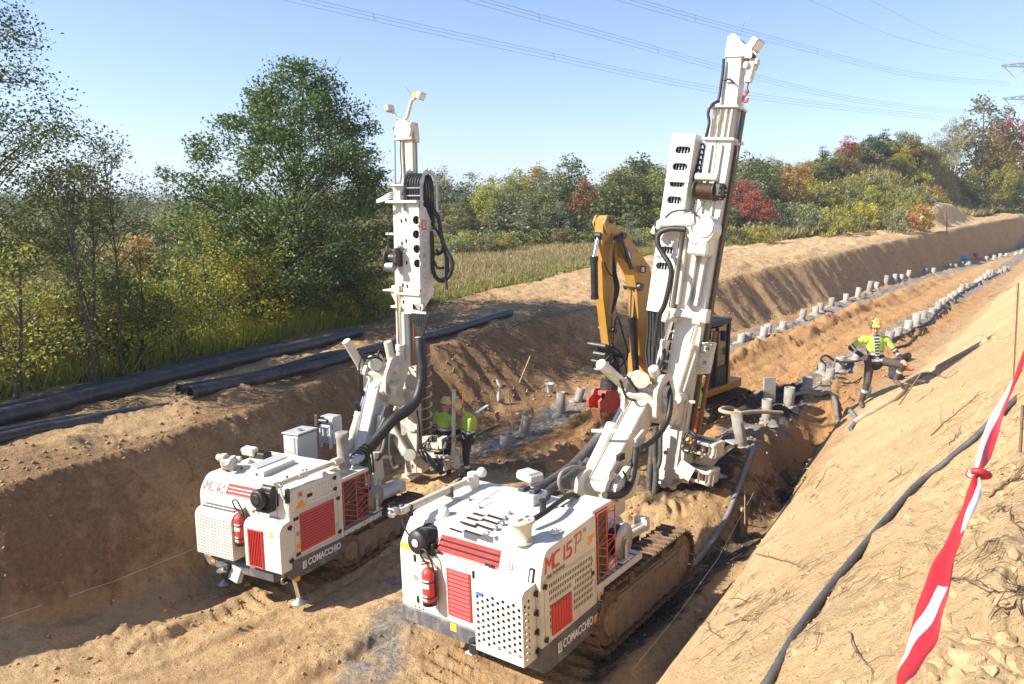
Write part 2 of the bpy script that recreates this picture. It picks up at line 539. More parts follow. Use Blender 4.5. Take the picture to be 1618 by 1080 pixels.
def worn(name, col, col2, rough=.5, metal=0.0, scale=6.0, amount=.5, bump=.0, bscale=40, dirt=None, dirt_amt=.5, dirt_scale=3.0, coat=0.0):
 """Paint, metal, cloth...: base colour broken up by noise, optional splashes of a second material colour."""
 m, nt, b = new_mat(name)
 tc = N(nt, 'ShaderNodeTexCoord')
 n1 = N(nt, 'ShaderNodeTexNoise', i_Scale=scale, i_Detail=5.0, i_Roughness=.6)
 nt.links.new(tc.outputs['Object'], n1.inputs['Vector'])
 c = ramp(nt, n1.outputs[0], [(.35, col), (.35 + .4, [a + (q - a) * amount for a, q in zip(col, col2)])])
 rr = rough
 if dirt is not None:
  n2 = N(nt, 'ShaderNodeTexNoise', i_Scale=dirt_scale, i_Detail=9.0, i_Roughness=.72)
  nt.links.new(tc.outputs['Object'], n2.inputs['Vector'])
  f = ramp(nt, n2.outputs[0], [(.5, (0, 0, 0)), (.72, (1, 1, 1))])
  sp = N(nt, 'ShaderNodeSeparateXYZ'); nt.links.new(tc.outputs['Object'], sp.inputs[0])
  mr = N(nt, 'ShaderNodeMapRange'); nt.links.new(sp.outputs[2], mr.inputs[0])
  for q_, v_ in zip((1, 2, 3, 4), (.35, 1.25, 1.35, .75)): mr.inputs[q_].default_value = v_
  # run-down streaks: the same noise drawn out vertically
  mp = N(nt, 'ShaderNodeMapping'); mp.inputs['Scale'].default_value = (7, 7, .8); nt.links.new(tc.outputs['Object'], mp.inputs['Vector'])
  n4 = N(nt, 'ShaderNodeTexNoise', i_Scale=1.6, i_Detail=5.0, i_Roughness=.6); nt.links.new(mp.outputs[0], n4.inputs['Vector'])
  fs_ = ramp(nt, n4.outputs[0], [(.56, (0, 0, 0)), (.74, (.55, .55, .55))])
  f2 = math_n(nt, 'MULTIPLY', math_n(nt, 'MULTIPLY', math_n(nt, 'MAXIMUM', f, fs_), dirt_amt), mr.outputs[0], True)
  c = mixc(nt, f2, c, dirt)
  rr = math_n(nt, 'MULTIPLY_ADD', f2, .5)
  rr.node.inputs[2].default_value = rough
 nt.links.new(c, b.inputs['Base Color'])
 if hasattr(rr, 'is_output'): nt.links.new(rr, b.inputs['Roughness'])
 else: b.inputs['Roughness'].default_value = rr
 b.inputs['Metallic'].default_value = metal
 if coat: b.inputs['Coat Weight'].default_value = coat
 if bump:
  n3 = N(nt, 'ShaderNodeTexNoise', i_Scale=bscale, i_Detail=4.0)
  nt.links.new(tc.outputs['Object'], n3.inputs['Vector'])
  bp = N(nt, 'ShaderNodeBump', i_Strength=bump, i_Distance=.02)
  nt.links.new(n3.outputs[0], bp.inputs['Height'])
  nt.links.new(bp.outputs[0], b.inputs['Normal'])
 return m
MUD = (.20, .12, .06)
M = {}
M['white'] = worn('cream_white_paint', (.64, .61, .53), (.57, .54, .455), .38, 0, 2.5, .8, .03, 60, (.42, .31, .20), .6, 3.4)
M['white2'] = worn('aged_cream_paint', (.66, .61, .495), (.52, .46, .35), .45, 0, 3.5, .8, .04, 50, (.34, .24, .15), .8, 5)
M['red'] = worn('red_paint', (.60, .045, .04), (.45, .04, .03), .42, 0, 4, .7, .03, 60, (.3, .12, .08), .4, 5)
M['redmesh'] = worn('orange_red_guard_paint', (.68, .10, .05), (.5, .08, .04), .45, 0, 6, .6, 0, 40, (.3, .16, .1), .4, 6)
M['skirt'] = worn('slate_grey_paint', (.085, .085, .10), (.12, .12, .13), .45, 0, 5, .8, .03, 60, (.42, .35, .27), .55, 4.5)
M['black'] = worn('black_rubber', (.010, .010, .011), (.026, .025, .024), .5, 0, 8, .9, .05, 80, (.12, .09, .06), .35, 5)
M['hose'] = worn('grey_rubber_hose', (.055, .054, .053), (.11, .105, .10), .55, 0, 14, .9, .15, 120, (.20, .15, .10), .45, 6)
M['slot'] = worn('dark_hollow', (.008, .008, .009), (.012, .012, .012), .8)
M['greyhose'] = worn('dusty_grey_hose', (.20, .195, .19), (.12, .118, .115), .6, 0, 14, .9, .15, 90, (.36, .26, .15), .55, 5)
M['sandhose'] = worn('sand_covered_hose', (.44, .33, .21), (.30, .23, .15), .85, 0, 9, 1, .3, 60, (.55, .42, .26), .7, 4)
M['chrome'] = worn('chrome_rod', (.80, .81, .86), (.7, .7, .74), .10, 1.0, 5, .4)
M['steel'] = worn('galvanised_steel', (.46, .47, .48), (.32, .32, .33), .42, .7, 7, .9, .03, 60, (.32, .25, .17), .35, 4)
M['darksteel'] = worn('oily_dark_steel', (.05, .048, .045), (.11, .10, .09), .45, .5, 7, 1, .05, 60, (.20, .14, .09), .5, 6)
M['silverbox'] = worn('grey_silver_paint', (.50, .51, .52), (.42, .43, .44), .40, .1, 5, .6, .02, 60, (.38, .32, .25), .3, 4)
M['track'] = worn('rusty_track_steel', (.11, .065, .035), (.23, .15, .085), .75, .15, 9, 1, .35, 30, (.30, .20, .11), .75, 3.5)
M['trackmud'] = worn('mud_caked_track_frame', (.25, .18, .115), (.17, .12, .08), .9, 0, 6, 1, .5, 24, (.33, .26, .18), .7, 5)
M['rust'] = worn('rusty_auger_steel', (.30, .13, .05), (.18, .09, .05), .7, .1, 9, 1, .2, 40, (.36, .25, .15), .6, 7)
M['darkrail'] = worn('greasy_rail_steel', (.045, .035, .028), (.10, .07, .05), .5, .3, 9, 1, .1, 40, (.25, .15, .08), .5, 7)
M['cat'] = worn('amber_yellow_machine_paint', (.47, .245, .045), (.37, .19, .035), .40, 0, 3, .8, .03, 50, (.25, .16, .08), .45, 3.5)
M['catred'] = worn('gripper_red_paint', (.62, .10, .06), (.40, .07, .04), .55, 0, 6, .9, .1, 40, (.26, .15, .09), .7, 7)
M['glass'] = worn('dark_cab_glass', (.035, .042, .045), (.05, .055, .055), .06)
M['glass'].node_tree.nodes['Principled BSDF'].inputs['Coat Weight'].default_value = .6
M['orange'] = worn('orange_sticker', (.80, .33, .03), (.7, .27, .03), .5)
M['yellow'] = worn('yellow_sticker', (.80, .55, .05), (.7, .5, .05), .5)
M['blue'] = worn('blue_sticker', (.07, .16, .48), (.06, .14, .4), .5)
M['skyblue'] = worn('pale_blue_lettering', (.42, .66, .84), (.42, .66, .84), .5)
M['bluegrey'] = worn('grey_blue_lettering', (.40, .44, .52), (.40, .44, .52), .5)
M['redtext'] = worn('red_lettering', (.60, .07, .045), (.55, .06, .04), .5)
M['greytext'] = worn('dark_grey_lettering', (.16, .16, .16), (.18, .18, .18), .5)
M['whitetext'] = worn('white_lettering', (.78, .77, .74), (.74, .73, .7), .5)
M['label'] = worn('paper_white_label', (.75, .75, .73), (.65, .65, .63), .6)
M['greylabel'] = worn('grey_label', (.42, .42, .42), (.5, .5, .5), .6)
M['pipe'] = worn('black_plastic_pipe', (.022, .024, .030), (.05, .05, .058), .36, 0, 3, .8, .02, 30, (.18, .14, .10), .6, 1.6)
M['tube'] = worn('grout_splashed_tube', (.31, .285, .245), (.19, .175, .15), .8, 0, 6, 1, .25, 25, (.17, .165, .16), .7, 3)
M['paletube'] = worn('pale_grout_tube', (.38, .36, .32), (.25, .235, .21), .8, 0, 6, 1, .25, 25, (.22, .21, .2), .5, 3)
M['wood'] = worn('pale_raw_wood', (.52, .38, .22), (.38, .26, .14), .75, 0, 12, 1, .1, 60)
M['greywood'] = worn('weathered_twig_wood', (.20, .13, .08), (.11, .075, .05), .85, 0, 10, 1, .3, 60)
M['string'] = worn('white_builder_string', (.75, .74, .70), (.65, .64, .6), .7)
M['bark'] = worn('dark_bark', (.055, .042, .032), (.10, .08, .06), .9, 0, 12, 1, .6, 30)
M['birch'] = worn('pale_birch_bark', (.55, .50, .44), (.22, .2, .18), .8, 0, 7, .9, .2, 30)
M['hivis'] = worn('hi_vis_yellow_cloth', (.40, .56, .08), (.32, .46, .06), .75, 0, 9, .8, .25, 30)
M['hivisorange'] = worn('hi_vis_orange_cloth', (.80, .16, .02), (.65, .12, .02), .75, 0, 9, .8, .25, 30)
M['navy'] = worn('dark_navy_cloth', (.022, .023, .030), (.04, .04, .05), .85, 0, 9, .9, .35, 30, (.14, .11, .08), .3, 6)
M['trouser'] = worn('dark_brown_work_trousers', (.060, .048, .040), (.085, .07, .055), .85, 0, 9, .9, .35, 26, (.20, .15, .10), .4, 6)
M['reflect'] = worn('silver_reflective_tape', (.62, .63, .64), (.52, .53, .54), .35, .3, 12, .7)
M['skin'] = worn('bare_skin', (.52, .30, .20), (.45, .25, .17), .55, 0, 14, .6)  # skin tone varied by noise
M['hair'] = worn('dark_hair', (.03, .02, .015), (.05, .035, .025), .7)
M['helmet'] = worn('yellow_hard_hat', (.66, .47, .12), (.58, .42, .12), .30)
M['boot'] = worn('muddy_boot', (.09, .07, .055), (.16, .12, .08), .8, 0, 12, 1, .2, 40)
M['shirt'] = worn('white_shirt_cloth', (.72, .72, .74), (.6, .6, .62), .8, 0, 9, .7, .2, 30)
M['tapered'] = worn('red_barrier_tape', (.50, .018, .022), (.44, .016, .02), .5, 0, 6, .6)
M['tapewhite'] = worn('white_barrier_tape', (.80, .79, .78), (.74, .73, .72), .38, 0, 6, .6)
M['bluefoil'] = worn('bright_blue_plastic', (.05, .26, .58), (.04, .2, .5), .4)
M['greenhose'] = worn('green_bar', (.10, .22, .06), (.08, .18, .05), .5)
M['bucket'] = worn('pale_grey_plastic', (.52, .54, .55), (.44, .46, .47), .45)
M['lattice'] = worn('pylon_galvanised_lattice', (.52, .56, .60), (.42, .46, .5), .55, .3)
M['cable'] = worn('power_line_aluminium', (.15, .18, .22), (.18, .21, .25), .6, .0)
M['winchrope'] = worn('brown_wire_rope', (.09, .055, .032), (.055, .036, .024), .6, .3, 30, 1)
mb_, nt_, b_ = new_mat('clear_water_bottle_plastic')
b_.inputs['Base Color'].default_value = (.86, .90, .96, 1); b_.inputs['Roughness'].default_value = .08
b_.inputs['Transmission Weight'].default_value = .55
M['bottle'] = mb_
def leafy(name, cols, rough=.55, trans=.3, hue_noise=.25):
 """Foliage: colour per leaf (random per island) plus a slow change through the crown."""
 m, nt, b = new_mat(name)
 g = N(nt, 'ShaderNodeNewGeometry')
 c = ramp(nt, g.outputs['Random Per Island'], [(i / max(1, len(cols) - 1), q) for i, q in enumerate(cols)])
 oi = N(nt, 'ShaderNodeObjectInfo')
 hs = N(nt, 'ShaderNodeHueSaturation')
 v = math_n(nt, 'MULTIPLY_ADD', oi.outputs['Random'], .35); v.node.inputs[2].default_value = .82
 h = math_n(nt, 'MULTIPLY_ADD', oi.outputs['Random'], .03); h.node.inputs[2].default_value = .485
 nt.links.new(v, hs.inputs['Value']); nt.links.new(h, hs.inputs['Hue']); nt.links.new(c, hs.inputs['Color'])
 nt.links.new(hs.outputs[0], b.inputs['Base Color'])
 b.inputs['Roughness'].default_value = rough
 b.inputs['Specular IOR Level'].default_value = .35
 tr = N(nt, 'ShaderNodeBsdfTranslucent')
 nt.links.new(hs.outputs[0], tr.inputs[0])
 mx = N(nt, 'ShaderNodeMixShader'); mx.inputs[0].default_value = trans
 nt.links.new(b.outputs[0], mx.inputs[1]); nt.links.new(tr.outputs[0], mx.inputs[2])
 nt.links.new(mx.outputs[0], nt.nodes['Material Output'].inputs[0])
 return m
M['oakleaf'] = leafy('oak_leaves', [(.030, .070, .016), (.050, .105, .022), (.080, .140, .032), (.125, .16, .035), (.20, .19, .045)])
M['darkleaf'] = leafy('dark_green_leaves', [(0.053, 0.086, 0.018), (0.085, 0.126, 0.025), (0.142, 0.171, 0.034), (0.189, 0.178, 0.034)])
M['greenleaf'] = leafy('mid_green_leaves', [(0.112, 0.143, 0.034), (0.151, 0.191, 0.041), (0.223, 0.230, 0.048), (0.304, 0.246, 0.054)])
M['oliveleaf'] = leafy('olive_leaves', [(0.135, 0.149, 0.054), (0.189, 0.189, 0.061), (0.257, 0.223, 0.068), (0.311, 0.243, 0.068)])
M['yellowleaf'] = leafy('yellow_autumn_leaves', [(.34, .33, .05), (.46, .40, .05), (.54, .42, .05), (.30, .31, .06), (.48, .33, .05)], trans=.5)
M['limeleaf'] = leafy('yellow_green_leaves', [(.24, .29, .045), (.34, .36, .06), (.44, .40, .06), (.50, .42, .07)], trans=.5)
M['orangeleaf'] = leafy('orange_autumn_leaves', [(0.375, 0.150, 0.037), (0.475, 0.213, 0.044), (0.312, 0.163, 0.050), (0.250, 0.188, 0.050)])
M['redleaf'] = leafy('red_autumn_leaves', [(0.408, 0.072, 0.054), (0.504, 0.108, 0.060), (0.336, 0.084, 0.048), (0.288, 0.132, 0.060)])
M['pineleaf'] = leafy('pine_needles', [(0.033, 0.075, 0.039), (0.053, 0.098, 0.045), (0.075, 0.120, 0.054)], trans=.15)
M['greyleaf'] = leafy('grey_green_willow_leaves', [(0.140, 0.175, 0.084), (0.182, 0.210, 0.098), (0.238, 0.252, 0.126), (0.280, 0.280, 0.140)])
M['drygrass'] = leafy('dry_grass', [(0.280, 0.224, 0.084), (0.378, 0.294, 0.112), (0.448, 0.350, 0.154), (0.238, 0.238, 0.070), (0.420, 0.266, 0.112)], trans=.3)
M['greengrass'] = leafy('green_grass', [(0.150, 0.210, 0.045), (0.225, 0.270, 0.060), (0.300, 0.300, 0.075), (0.375, 0.330, 0.105)], trans=.3)
M['weed'] = leafy('weeds_and_seed_heads', [(0.299, 0.218, 0.115), (0.391, 0.299, 0.172), (0.230, 0.207, 0.069), (0.460, 0.345, 0.207)], trans=.3)
# ground: sand, brown soil and painted shade, wet grey clay and turf, told apart by attributes of the sheet
def ground_material():
 m, nt, b = new_mat('sandy_ground')
 tc = N(nt, 'ShaderNodeTexCoord')
 def nz(scale, detail=6, rough=.6, dist=0):
  n = N(nt, 'ShaderNodeTexNoise', i_Scale=scale, i_Detail=detail, i_Roughness=rough, i_Distortion=dist)
  nt.links.new(tc.outputs['Object'], n.inputs['Vector']); return n.outputs[0]
 def at(n): return N(nt, 'ShaderNodeAttribute', attribute_name=n).outputs['Fac']
 big, mid, fine, vfine = nz(.45, 5), nz(2.2, 7, .65, .6), nz(11, 8, .7), nz(60, 6, .7)
 sand = ramp(nt, mid, [(.28, (.31, .18, .08)), (.45, (.42, .265, .13)), (.58, (.52, .355, .185)), (.74, (.37, .22, .10))])
 sand = mixc(nt, ramp(nt, fine, [(.42, (0, 0, 0)), (.66, (.55, .55, .55))]), sand, (.60, .43, .24))
 pale = mixc(nt, ramp(nt, mid, [(.3, (0, 0, 0)), (.7, (1, 1, 1))]), (.64, .445, .225), (.71, .52, .295))
 pale = mixc(nt, ramp(nt, fine, [(.40, (.5, .5, .5)), (.56, (0, 0, 0))]), pale, (.50, .32, .155))
 orange = ramp(nt, mid, [(.3, (.34, .16, .06)), (.55, (.46, .25, .10)), (.75, (.37, .195, .08))])
 brown = ramp(nt, fine, [(.3, (.16, .092, .045)), (.55, (.265, .160, .080)), (.75, (.34, .215, .110))])
 clay = ramp(nt, fine, [(.3, (.10, .092, .082)), (.5, (.24, .222, .195)), (.7, (.46, .43, .38))])
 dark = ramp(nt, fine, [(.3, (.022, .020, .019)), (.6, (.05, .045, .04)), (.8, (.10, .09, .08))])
 turf = ramp(nt, fine, [(.3, (.12, .12, .035)), (.5, (.20, .17, .06)), (.7, (.27, .20, .085))])
 def mask(name, n, lo, hi):
  # attribute weight broken up by noise
  s = math_n(nt, 'ADD', at(name), math_n(nt, 'MULTIPLY', math_n(nt, 'SUBTRACT', n, .5), 1.3))
  return ramp(nt, s, [(lo, (0, 0, 0)), (hi, (1, 1, 1))])
 c = mixc(nt, mask('pale', mid, .3, .7), sand, pale)
 c = mixc(nt, mask('orange', mid, .35, .65), c, orange)
 c = mixc(nt, mask('brown', mid, .35, .65), c, brown)
 c = mixc(nt, mask('clay', mid, .40, .60), c, clay)
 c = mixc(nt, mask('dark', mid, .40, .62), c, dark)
 c = mixc(nt, mask('turf', mid, .35, .65), c, turf)
 # pebbles and crumbs: small voronoi cells of their own tone
 vo = N(nt, 'ShaderNodeTexVoronoi', i_Scale=26.0)
 nt.links.new(tc.outputs['Object'], vo.inputs['Vector'])
 peb = ramp(nt, vo.outputs['Distance'], [(.18, (1, 1, 1)), (.34, (0, 0, 0))])
 sel = N(nt, 'ShaderNodeSeparateColor'); nt.links.new(vo.outputs['Color'], sel.inputs[0])
 pm = math_n(nt, 'MULTIPLY', peb, math_n(nt, 'GREATER_THAN', sel.outputs[0], .72))
 c = mixc(nt, math_n(nt, 'MULTIPLY', pm, .5), c, mixc(nt, sel.outputs[1], (.22, .14, .08), (.62, .50, .36)))
 c = mixc(nt, ramp(nt, big, [(.35, (.26, .26, .26)), (.65, (0, 0, 0))]), c, (.36, .22, .105))
 nt.links.new(c, b.inputs['Base Color'])
 b.inputs['Roughness'].default_value = .92
 b.inputs['Specular IOR Level'].default_value = .18
 h = math_n(nt, 'ADD', math_n(nt, 'MULTIPLY', fine, 1.0), math_n(nt, 'MULTIPLY', vfine, .35))
 h = math_n(nt, 'ADD', h, math_n(nt, 'MULTIPLY', pm, .25))
 bp = N(nt, 'ShaderNodeBump', i_Strength=.9, i_Distance=.10)
 nt.links.new(h, bp.inputs['Height']); nt.links.new(bp.outputs[0], b.inputs['Normal'])
 return m
M['ground'] = ground_material()
M['clod'] = worn('dry_clod', (.56, .385, .20), (.42, .27, .13), .95, 0, 7, 1, .6, 14)
M['clodbrown'] = worn('brown_clod', (.27, .17, .09), (.17, .105, .055), .95, 0, 7, 1, .6, 14)
M['clodpit'] = worn('orange_brown_clod', (.44, .28, .14), (.28, .17, .08), .95, 0, 7, 1, .6, 14)
# ------------------------------------------------------------------ the ground: one sheet to the horizon
def build_ground():
 az = np.concatenate([np.linspace(-180, -58, 50)[:-1], np.linspace(-58, -41, 40)[:-1], np.linspace(-41, 43, 760), np.linspace(43, 60, 40)[1:], np.linspace(60, 180, 50)[1:]])
 az = np.radians(az)
 r = np.concatenate([[.02, .5], np.geomspace(1.0, 110, 790), np.geomspace(110, 3500, 60)[1:]])
 A, Rr = np.meshgrid(az, r)
 X = Rr * np.sin(A); Y = Rr * np.cos(A)
 Z = height(X, Y)
 n_a, n_r = len(az), len(r)
 V = np.stack([X.ravel(), Y.ravel(), Z.ravel()], 1)
 i, j = np.meshgrid(np.arange(n_r - 1), np.arange(n_a - 1), indexing='ij')
 a = (i * n_a + j).ravel()
 F = np.stack([a, a + n_a, a + n_a + 1, a + 1], 1)[:, ::-1]
 F = F[:, [0, 1, 2, 3]]
 o = np_mesh('ground', V, F, M['ground'], smooth=True)
 tag(o, kind='structure')
 me = o.data
 u, v = to_uv(X.ravel(), Y.ravel())
 d = np.hypot(X.ravel(), Y.ravel())
 x, y = X.ravel(), Y.ravel()
 tv = toe_v(u); ww = wall_w(u); out = v - tv - ww
 inpit = (1 - S(v, tv - .2, tv + .2)) * S(v, 3.8, 4.6)
 att = {}
 att['pale'] = (1 - S(v, 2.9, 3.6)) + .62 * inpit * (1 - S(u, 10, 13)) * (.8 + .5 * noise(u * .6, v * .6, 207)) + .45 * S(out, 0, 1) * S(u, 26, 50) + .6 * np.exp(-(((u - 84) / 10) ** 2 + ((v - 12.6) / 3.6) ** 2))
 att['orange'] = inpit * S(u, 10, 14) * (.62 - .2 * S(u, 40, 70)) + inpit * (1 - S(u, 9, 12)) * .36 + .3 * S(v, tv, tv + .3) * (1 - S(out, 0, .3))
 churn = inpit * S(u, 10.5, 12.5) * (1 - S(u, 17, 21)) * S(v, 6.8, 7.8) * (.55 + .5 * noise(u * .8, v * .8, 211))
 att['brown'] = np.clip(churn + S(v, tv - .2, tv + .3) * (1 - S(out, .1, .6)) * (.66 + .22 * noise(u * .5, v * .5, 201)) * (1 - .5 * S(u, 22, 34)) + S(out, 0, .5) * (1 - S(u, 18, 30)) * (.46 + .3 * noise(u * .35, v * .8, 203)), 0, 1)  # wall term deepens the bank's shade in the soil colour; rest is brown soil
 # grout-splashed clay around both rows of tubes, and streaks near the machines
 rl = np.interp(u, [12, 17, 28, 37, 61, 92], [11.0, 11.35, 10.75, 10.3, 9.3, 6.5])
 rr_ = np.interp(u, [12, 15, 20, 30, 61], [6.0, 5.8, 5.7, 5.65, 5.4])
 cl = 1.0 * np.exp(-((v - rl) / .62) ** 2) * S(u, 11, 13.5) + .95 * np.exp(-((v - rr_) / .55) ** 2) * S(u, 12.5, 15)
 st = .80 * np.exp(-((v - 6.6 - .5 * np.clip(u - 5, -3, 5) - .2 * np.sin(u * .9)) / .95) ** 2) * (1 - S(u, 10.0, 12.5)) * S(u, 1, 3) * (.75 + .5 * noise(u * 1.3, v * 1.6, 205))
 att['clay'] = np.clip(cl + st, 0, 1.1)
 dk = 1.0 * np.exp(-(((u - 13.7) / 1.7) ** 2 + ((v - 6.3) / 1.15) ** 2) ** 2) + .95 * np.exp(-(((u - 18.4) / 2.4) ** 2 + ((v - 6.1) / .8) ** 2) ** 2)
 dk = dk + .5 * np.exp(-(((u - 12.6) / 1.2) ** 2 + ((v - 10.6) / 1.0) ** 2)) + .75 * np.exp(-(((u - 8.5) / 2.5) ** 2 + ((v - 4.3) / .5) ** 2)) + .55 * np.exp(-((v - 4.5) / .55) ** 2) * S(u, 9, 11) * (1 - S(u, 18, 20)) + .5 * np.exp(-(((u - 11.8) / 1.6) ** 2 + ((v - 8.4) / 1.2) ** 2))  # beside track and along trench, shade is painted in with the wet dark soil
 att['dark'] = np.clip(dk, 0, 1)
 gv = grass_v(u)
 att['turf'] = np.clip(S(v, gv - .5, gv + .8) + S(d, 140, 200) , 0, 1) * 1.1
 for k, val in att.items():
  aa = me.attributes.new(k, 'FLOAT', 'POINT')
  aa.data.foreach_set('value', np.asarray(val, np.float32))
 return o
GROUND = build_ground()
# ------------------------------------------------------------------ machine helpers
def rig_matrix(p, yaw, pit, rol):
 cy, sy = math.cos(yaw), math.sin(yaw)
 A = Matrix(((sy, -cy, 0), (cy, sy, 0), (0, 0, 1)))
 P_ = Matrix(((math.cos(pit), 0, -math.sin(pit)), (0, 1, 0), (math.sin(pit), 0, math.cos(pit))))
 Q = Matrix(((1, 0, 0), (0, math.cos(rol), -math.sin(rol)), (0, math.sin(rol), math.cos(rol))))
 m = (A @ P_ @ Q).to_4x4()
 m.translation = Vector(p)
 return m
def on(Mw, ax, val, px, py):
 """local coordinates, in frame Mw, of the sight line where local[ax] = val"""
 I = Mw.inverted()
 o = I @ Vector(CAMP); d = I.to_3x3() @ Vector(ray(px, py))
 return o + d * ((val - o[ax]) / d[ax])
def fM(ex, ey, o=(0, 0, 0)):
 ex = Vector(ex).normalized(); ey = Vector(ey).normalized(); ez = ex.cross(ey)
 m = Matrix((ex, ey, ez)).transposed().to_4x4(); m.translation = Vector(o); return m
from mathutils.geometry import tessellate_polygon
def holed_plate(mb, outer, holes, th):
 """plate in local xy (outwards = +z) with real holes; front at z=0, back at z=-th"""
 loops = [[Vector((p[0], p[1], 0)) for p in outer]] + [[Vector((p[0], p[1], 0)) for p in h] for h in holes]
 flat = [p for l in loops for p in l]
 tris = tessellate_polygon(loops)
 n = len(flat)
 vs = [tuple(p) for p in flat] + [(p.x, p.y, -th) for p in flat]
 fs = []
 for t in tris:
  a, b, c = t
  nrm = (flat[b] - flat[a]).cross(flat[c] - flat[a]).z
  if nrm < 0: a, c = c, a
  fs.append([a, b, c]); fs.append([c + n, b + n, a + n])
 b0 = 0
 for l in loops:
  k = len(l)
  for i in range(k):
   fs.append([b0 + i, b0 + n + i, b0 + n + (i + 1) % k, b0 + (i + 1) % k])
  b0 += k
 mb.add(vs, fs, False)
def circ(cx, cy, r, n=10):
 return [(cx + r * math.cos(2 * math.pi * i / n), cy + r * math.sin(2 * math.pi * i / n)) for i in range(n)]
def slotp(cx, cy, w, h, ang=0, n=6):
 r = h / 2; pts = []
 for i in range(n + 1):
  a = -math.pi / 2 + math.pi * i / n; pts.append((w / 2 - r + r * math.cos(a), r * math.sin(a)))
 for i in range(n + 1):
  a = math.pi / 2 + math.pi * i / n; pts.append((-w / 2 + r + r * math.cos(a), r * math.sin(a)))
 c, s_ = math.cos(ang), math.sin(ang)
 return [(cx + x * c - y * s_, cy + x * s_ + y * c) for x, y in pts]
def louvre(root, F, x0, x1, y0, y1, n, vertical=False, mat='red', shear=0.0):
 """red louvred panel on a face frame F (x right, y up, z out); the slats are sub-parts sharing one mesh"""
 mb = MB(); mb.M = F; mb.mat(M['slot'])
 w_, h_ = x1 - x0, y1 - y0
 mb.box(((x0 + x1) / 2, (y0 + y1) / 2, .003), (w_, h_, .004), ch=.001)
 mb.mat(M[mat])
 t = .018
 for a, b in (((x0, y0), (x1, y0)), ((x0, y1), (x1, y1)), ((x0, y0), (x0, y1)), ((x1, y0), (x1, y1))):
  mb.box(((a[0] + b[0]) / 2, (a[1] + b[1]) / 2, .012), (abs(a[0] - b[0]) + t * .9, abs(a[1] - b[1]) + t * .9, .018), ch=.003)
 pan = mb.build('louvre_panel', root)
 L = (h_ if vertical else w_) - t
 pit = (w_ if vertical else h_) / n
 sb = MB(); sb.mat(M[mat])
 sb.box((0, 0, 0), (L, pit * (.60 if vertical else .70), .010), rot=(R(-24), 0, 0), ch=.0015)
 first = None
 for i in range(n):
  q = (i + .5) * pit
  if vertical:
   mm = F @ Matrix.Translation((x0 + q, (y0 + y1) / 2, .016)) @ Matrix.Rotation(R(90), 4, 'Z')
  else:
   mm = F @ Matrix.Translation(((x0 + x1) / 2, y0 + q, .016))
  if first is None:
   first = sb.build('slat', pan, M=mm); o = first
  else:
   o = first.copy(); C.objects.link(o); o.parent = pan; o.matrix_local = mm
 return pan
def hinge(mb, F, x, y, s=1.0):
 mb.M = F
 mb.box((x, y, .012), (.07 * s, .035 * s, .016), ch=.003)
 mb.cyl((x, y - .03 * s, .022), (x, y + .03 * s, .022), .011 * s, n=8)
 mb.M = None
def latch(mb, F, x, y, w_=.075, h_=.035):
 mb.M = F; mb.box((x, y, .006), (w_, h_, .012), ch=.004); mb.box((x + w_ * .1, y, .015), (w_ * .5, h_ * .4, .01), ch=.002); mb.M = None
def plate(mb, F, x, y, w_, h_, z=.003, t=.003, rz=0):
 mb.M = F; mb.box((x, y, z), (w_, h_, t), rot=(0, 0, rz), ch=.0008); mb.M = None
def rprofile(pts, rad, seg=4):
 """round the corners of a polygon; rad per corner"""
 out = []; n = len(pts)
 for i in range(n):
  p = Vector((*pts[i], 0)); a = Vector((*pts[i - 1], 0)); b = Vector((*pts[(i + 1) % n], 0))
  r = rad[i] if isinstance(rad, (list, tuple)) else rad
  if r <= 0: out.append(pts[i]); continue
  d1 = (a - p).normalized(); d2 = (b - p).normalized()
  r = min(r, (a - p).length * .45, (b - p).length * .45)
  s0 = p + d1 * r; s1 = p + d2 * r
  for k in range(seg + 1):
   t = k / seg
   q = s0 * (1 - t) ** 2 + p * 2 * t * (1 - t) + s1 * t * t
   out.append((q.x, q.y))
 return out
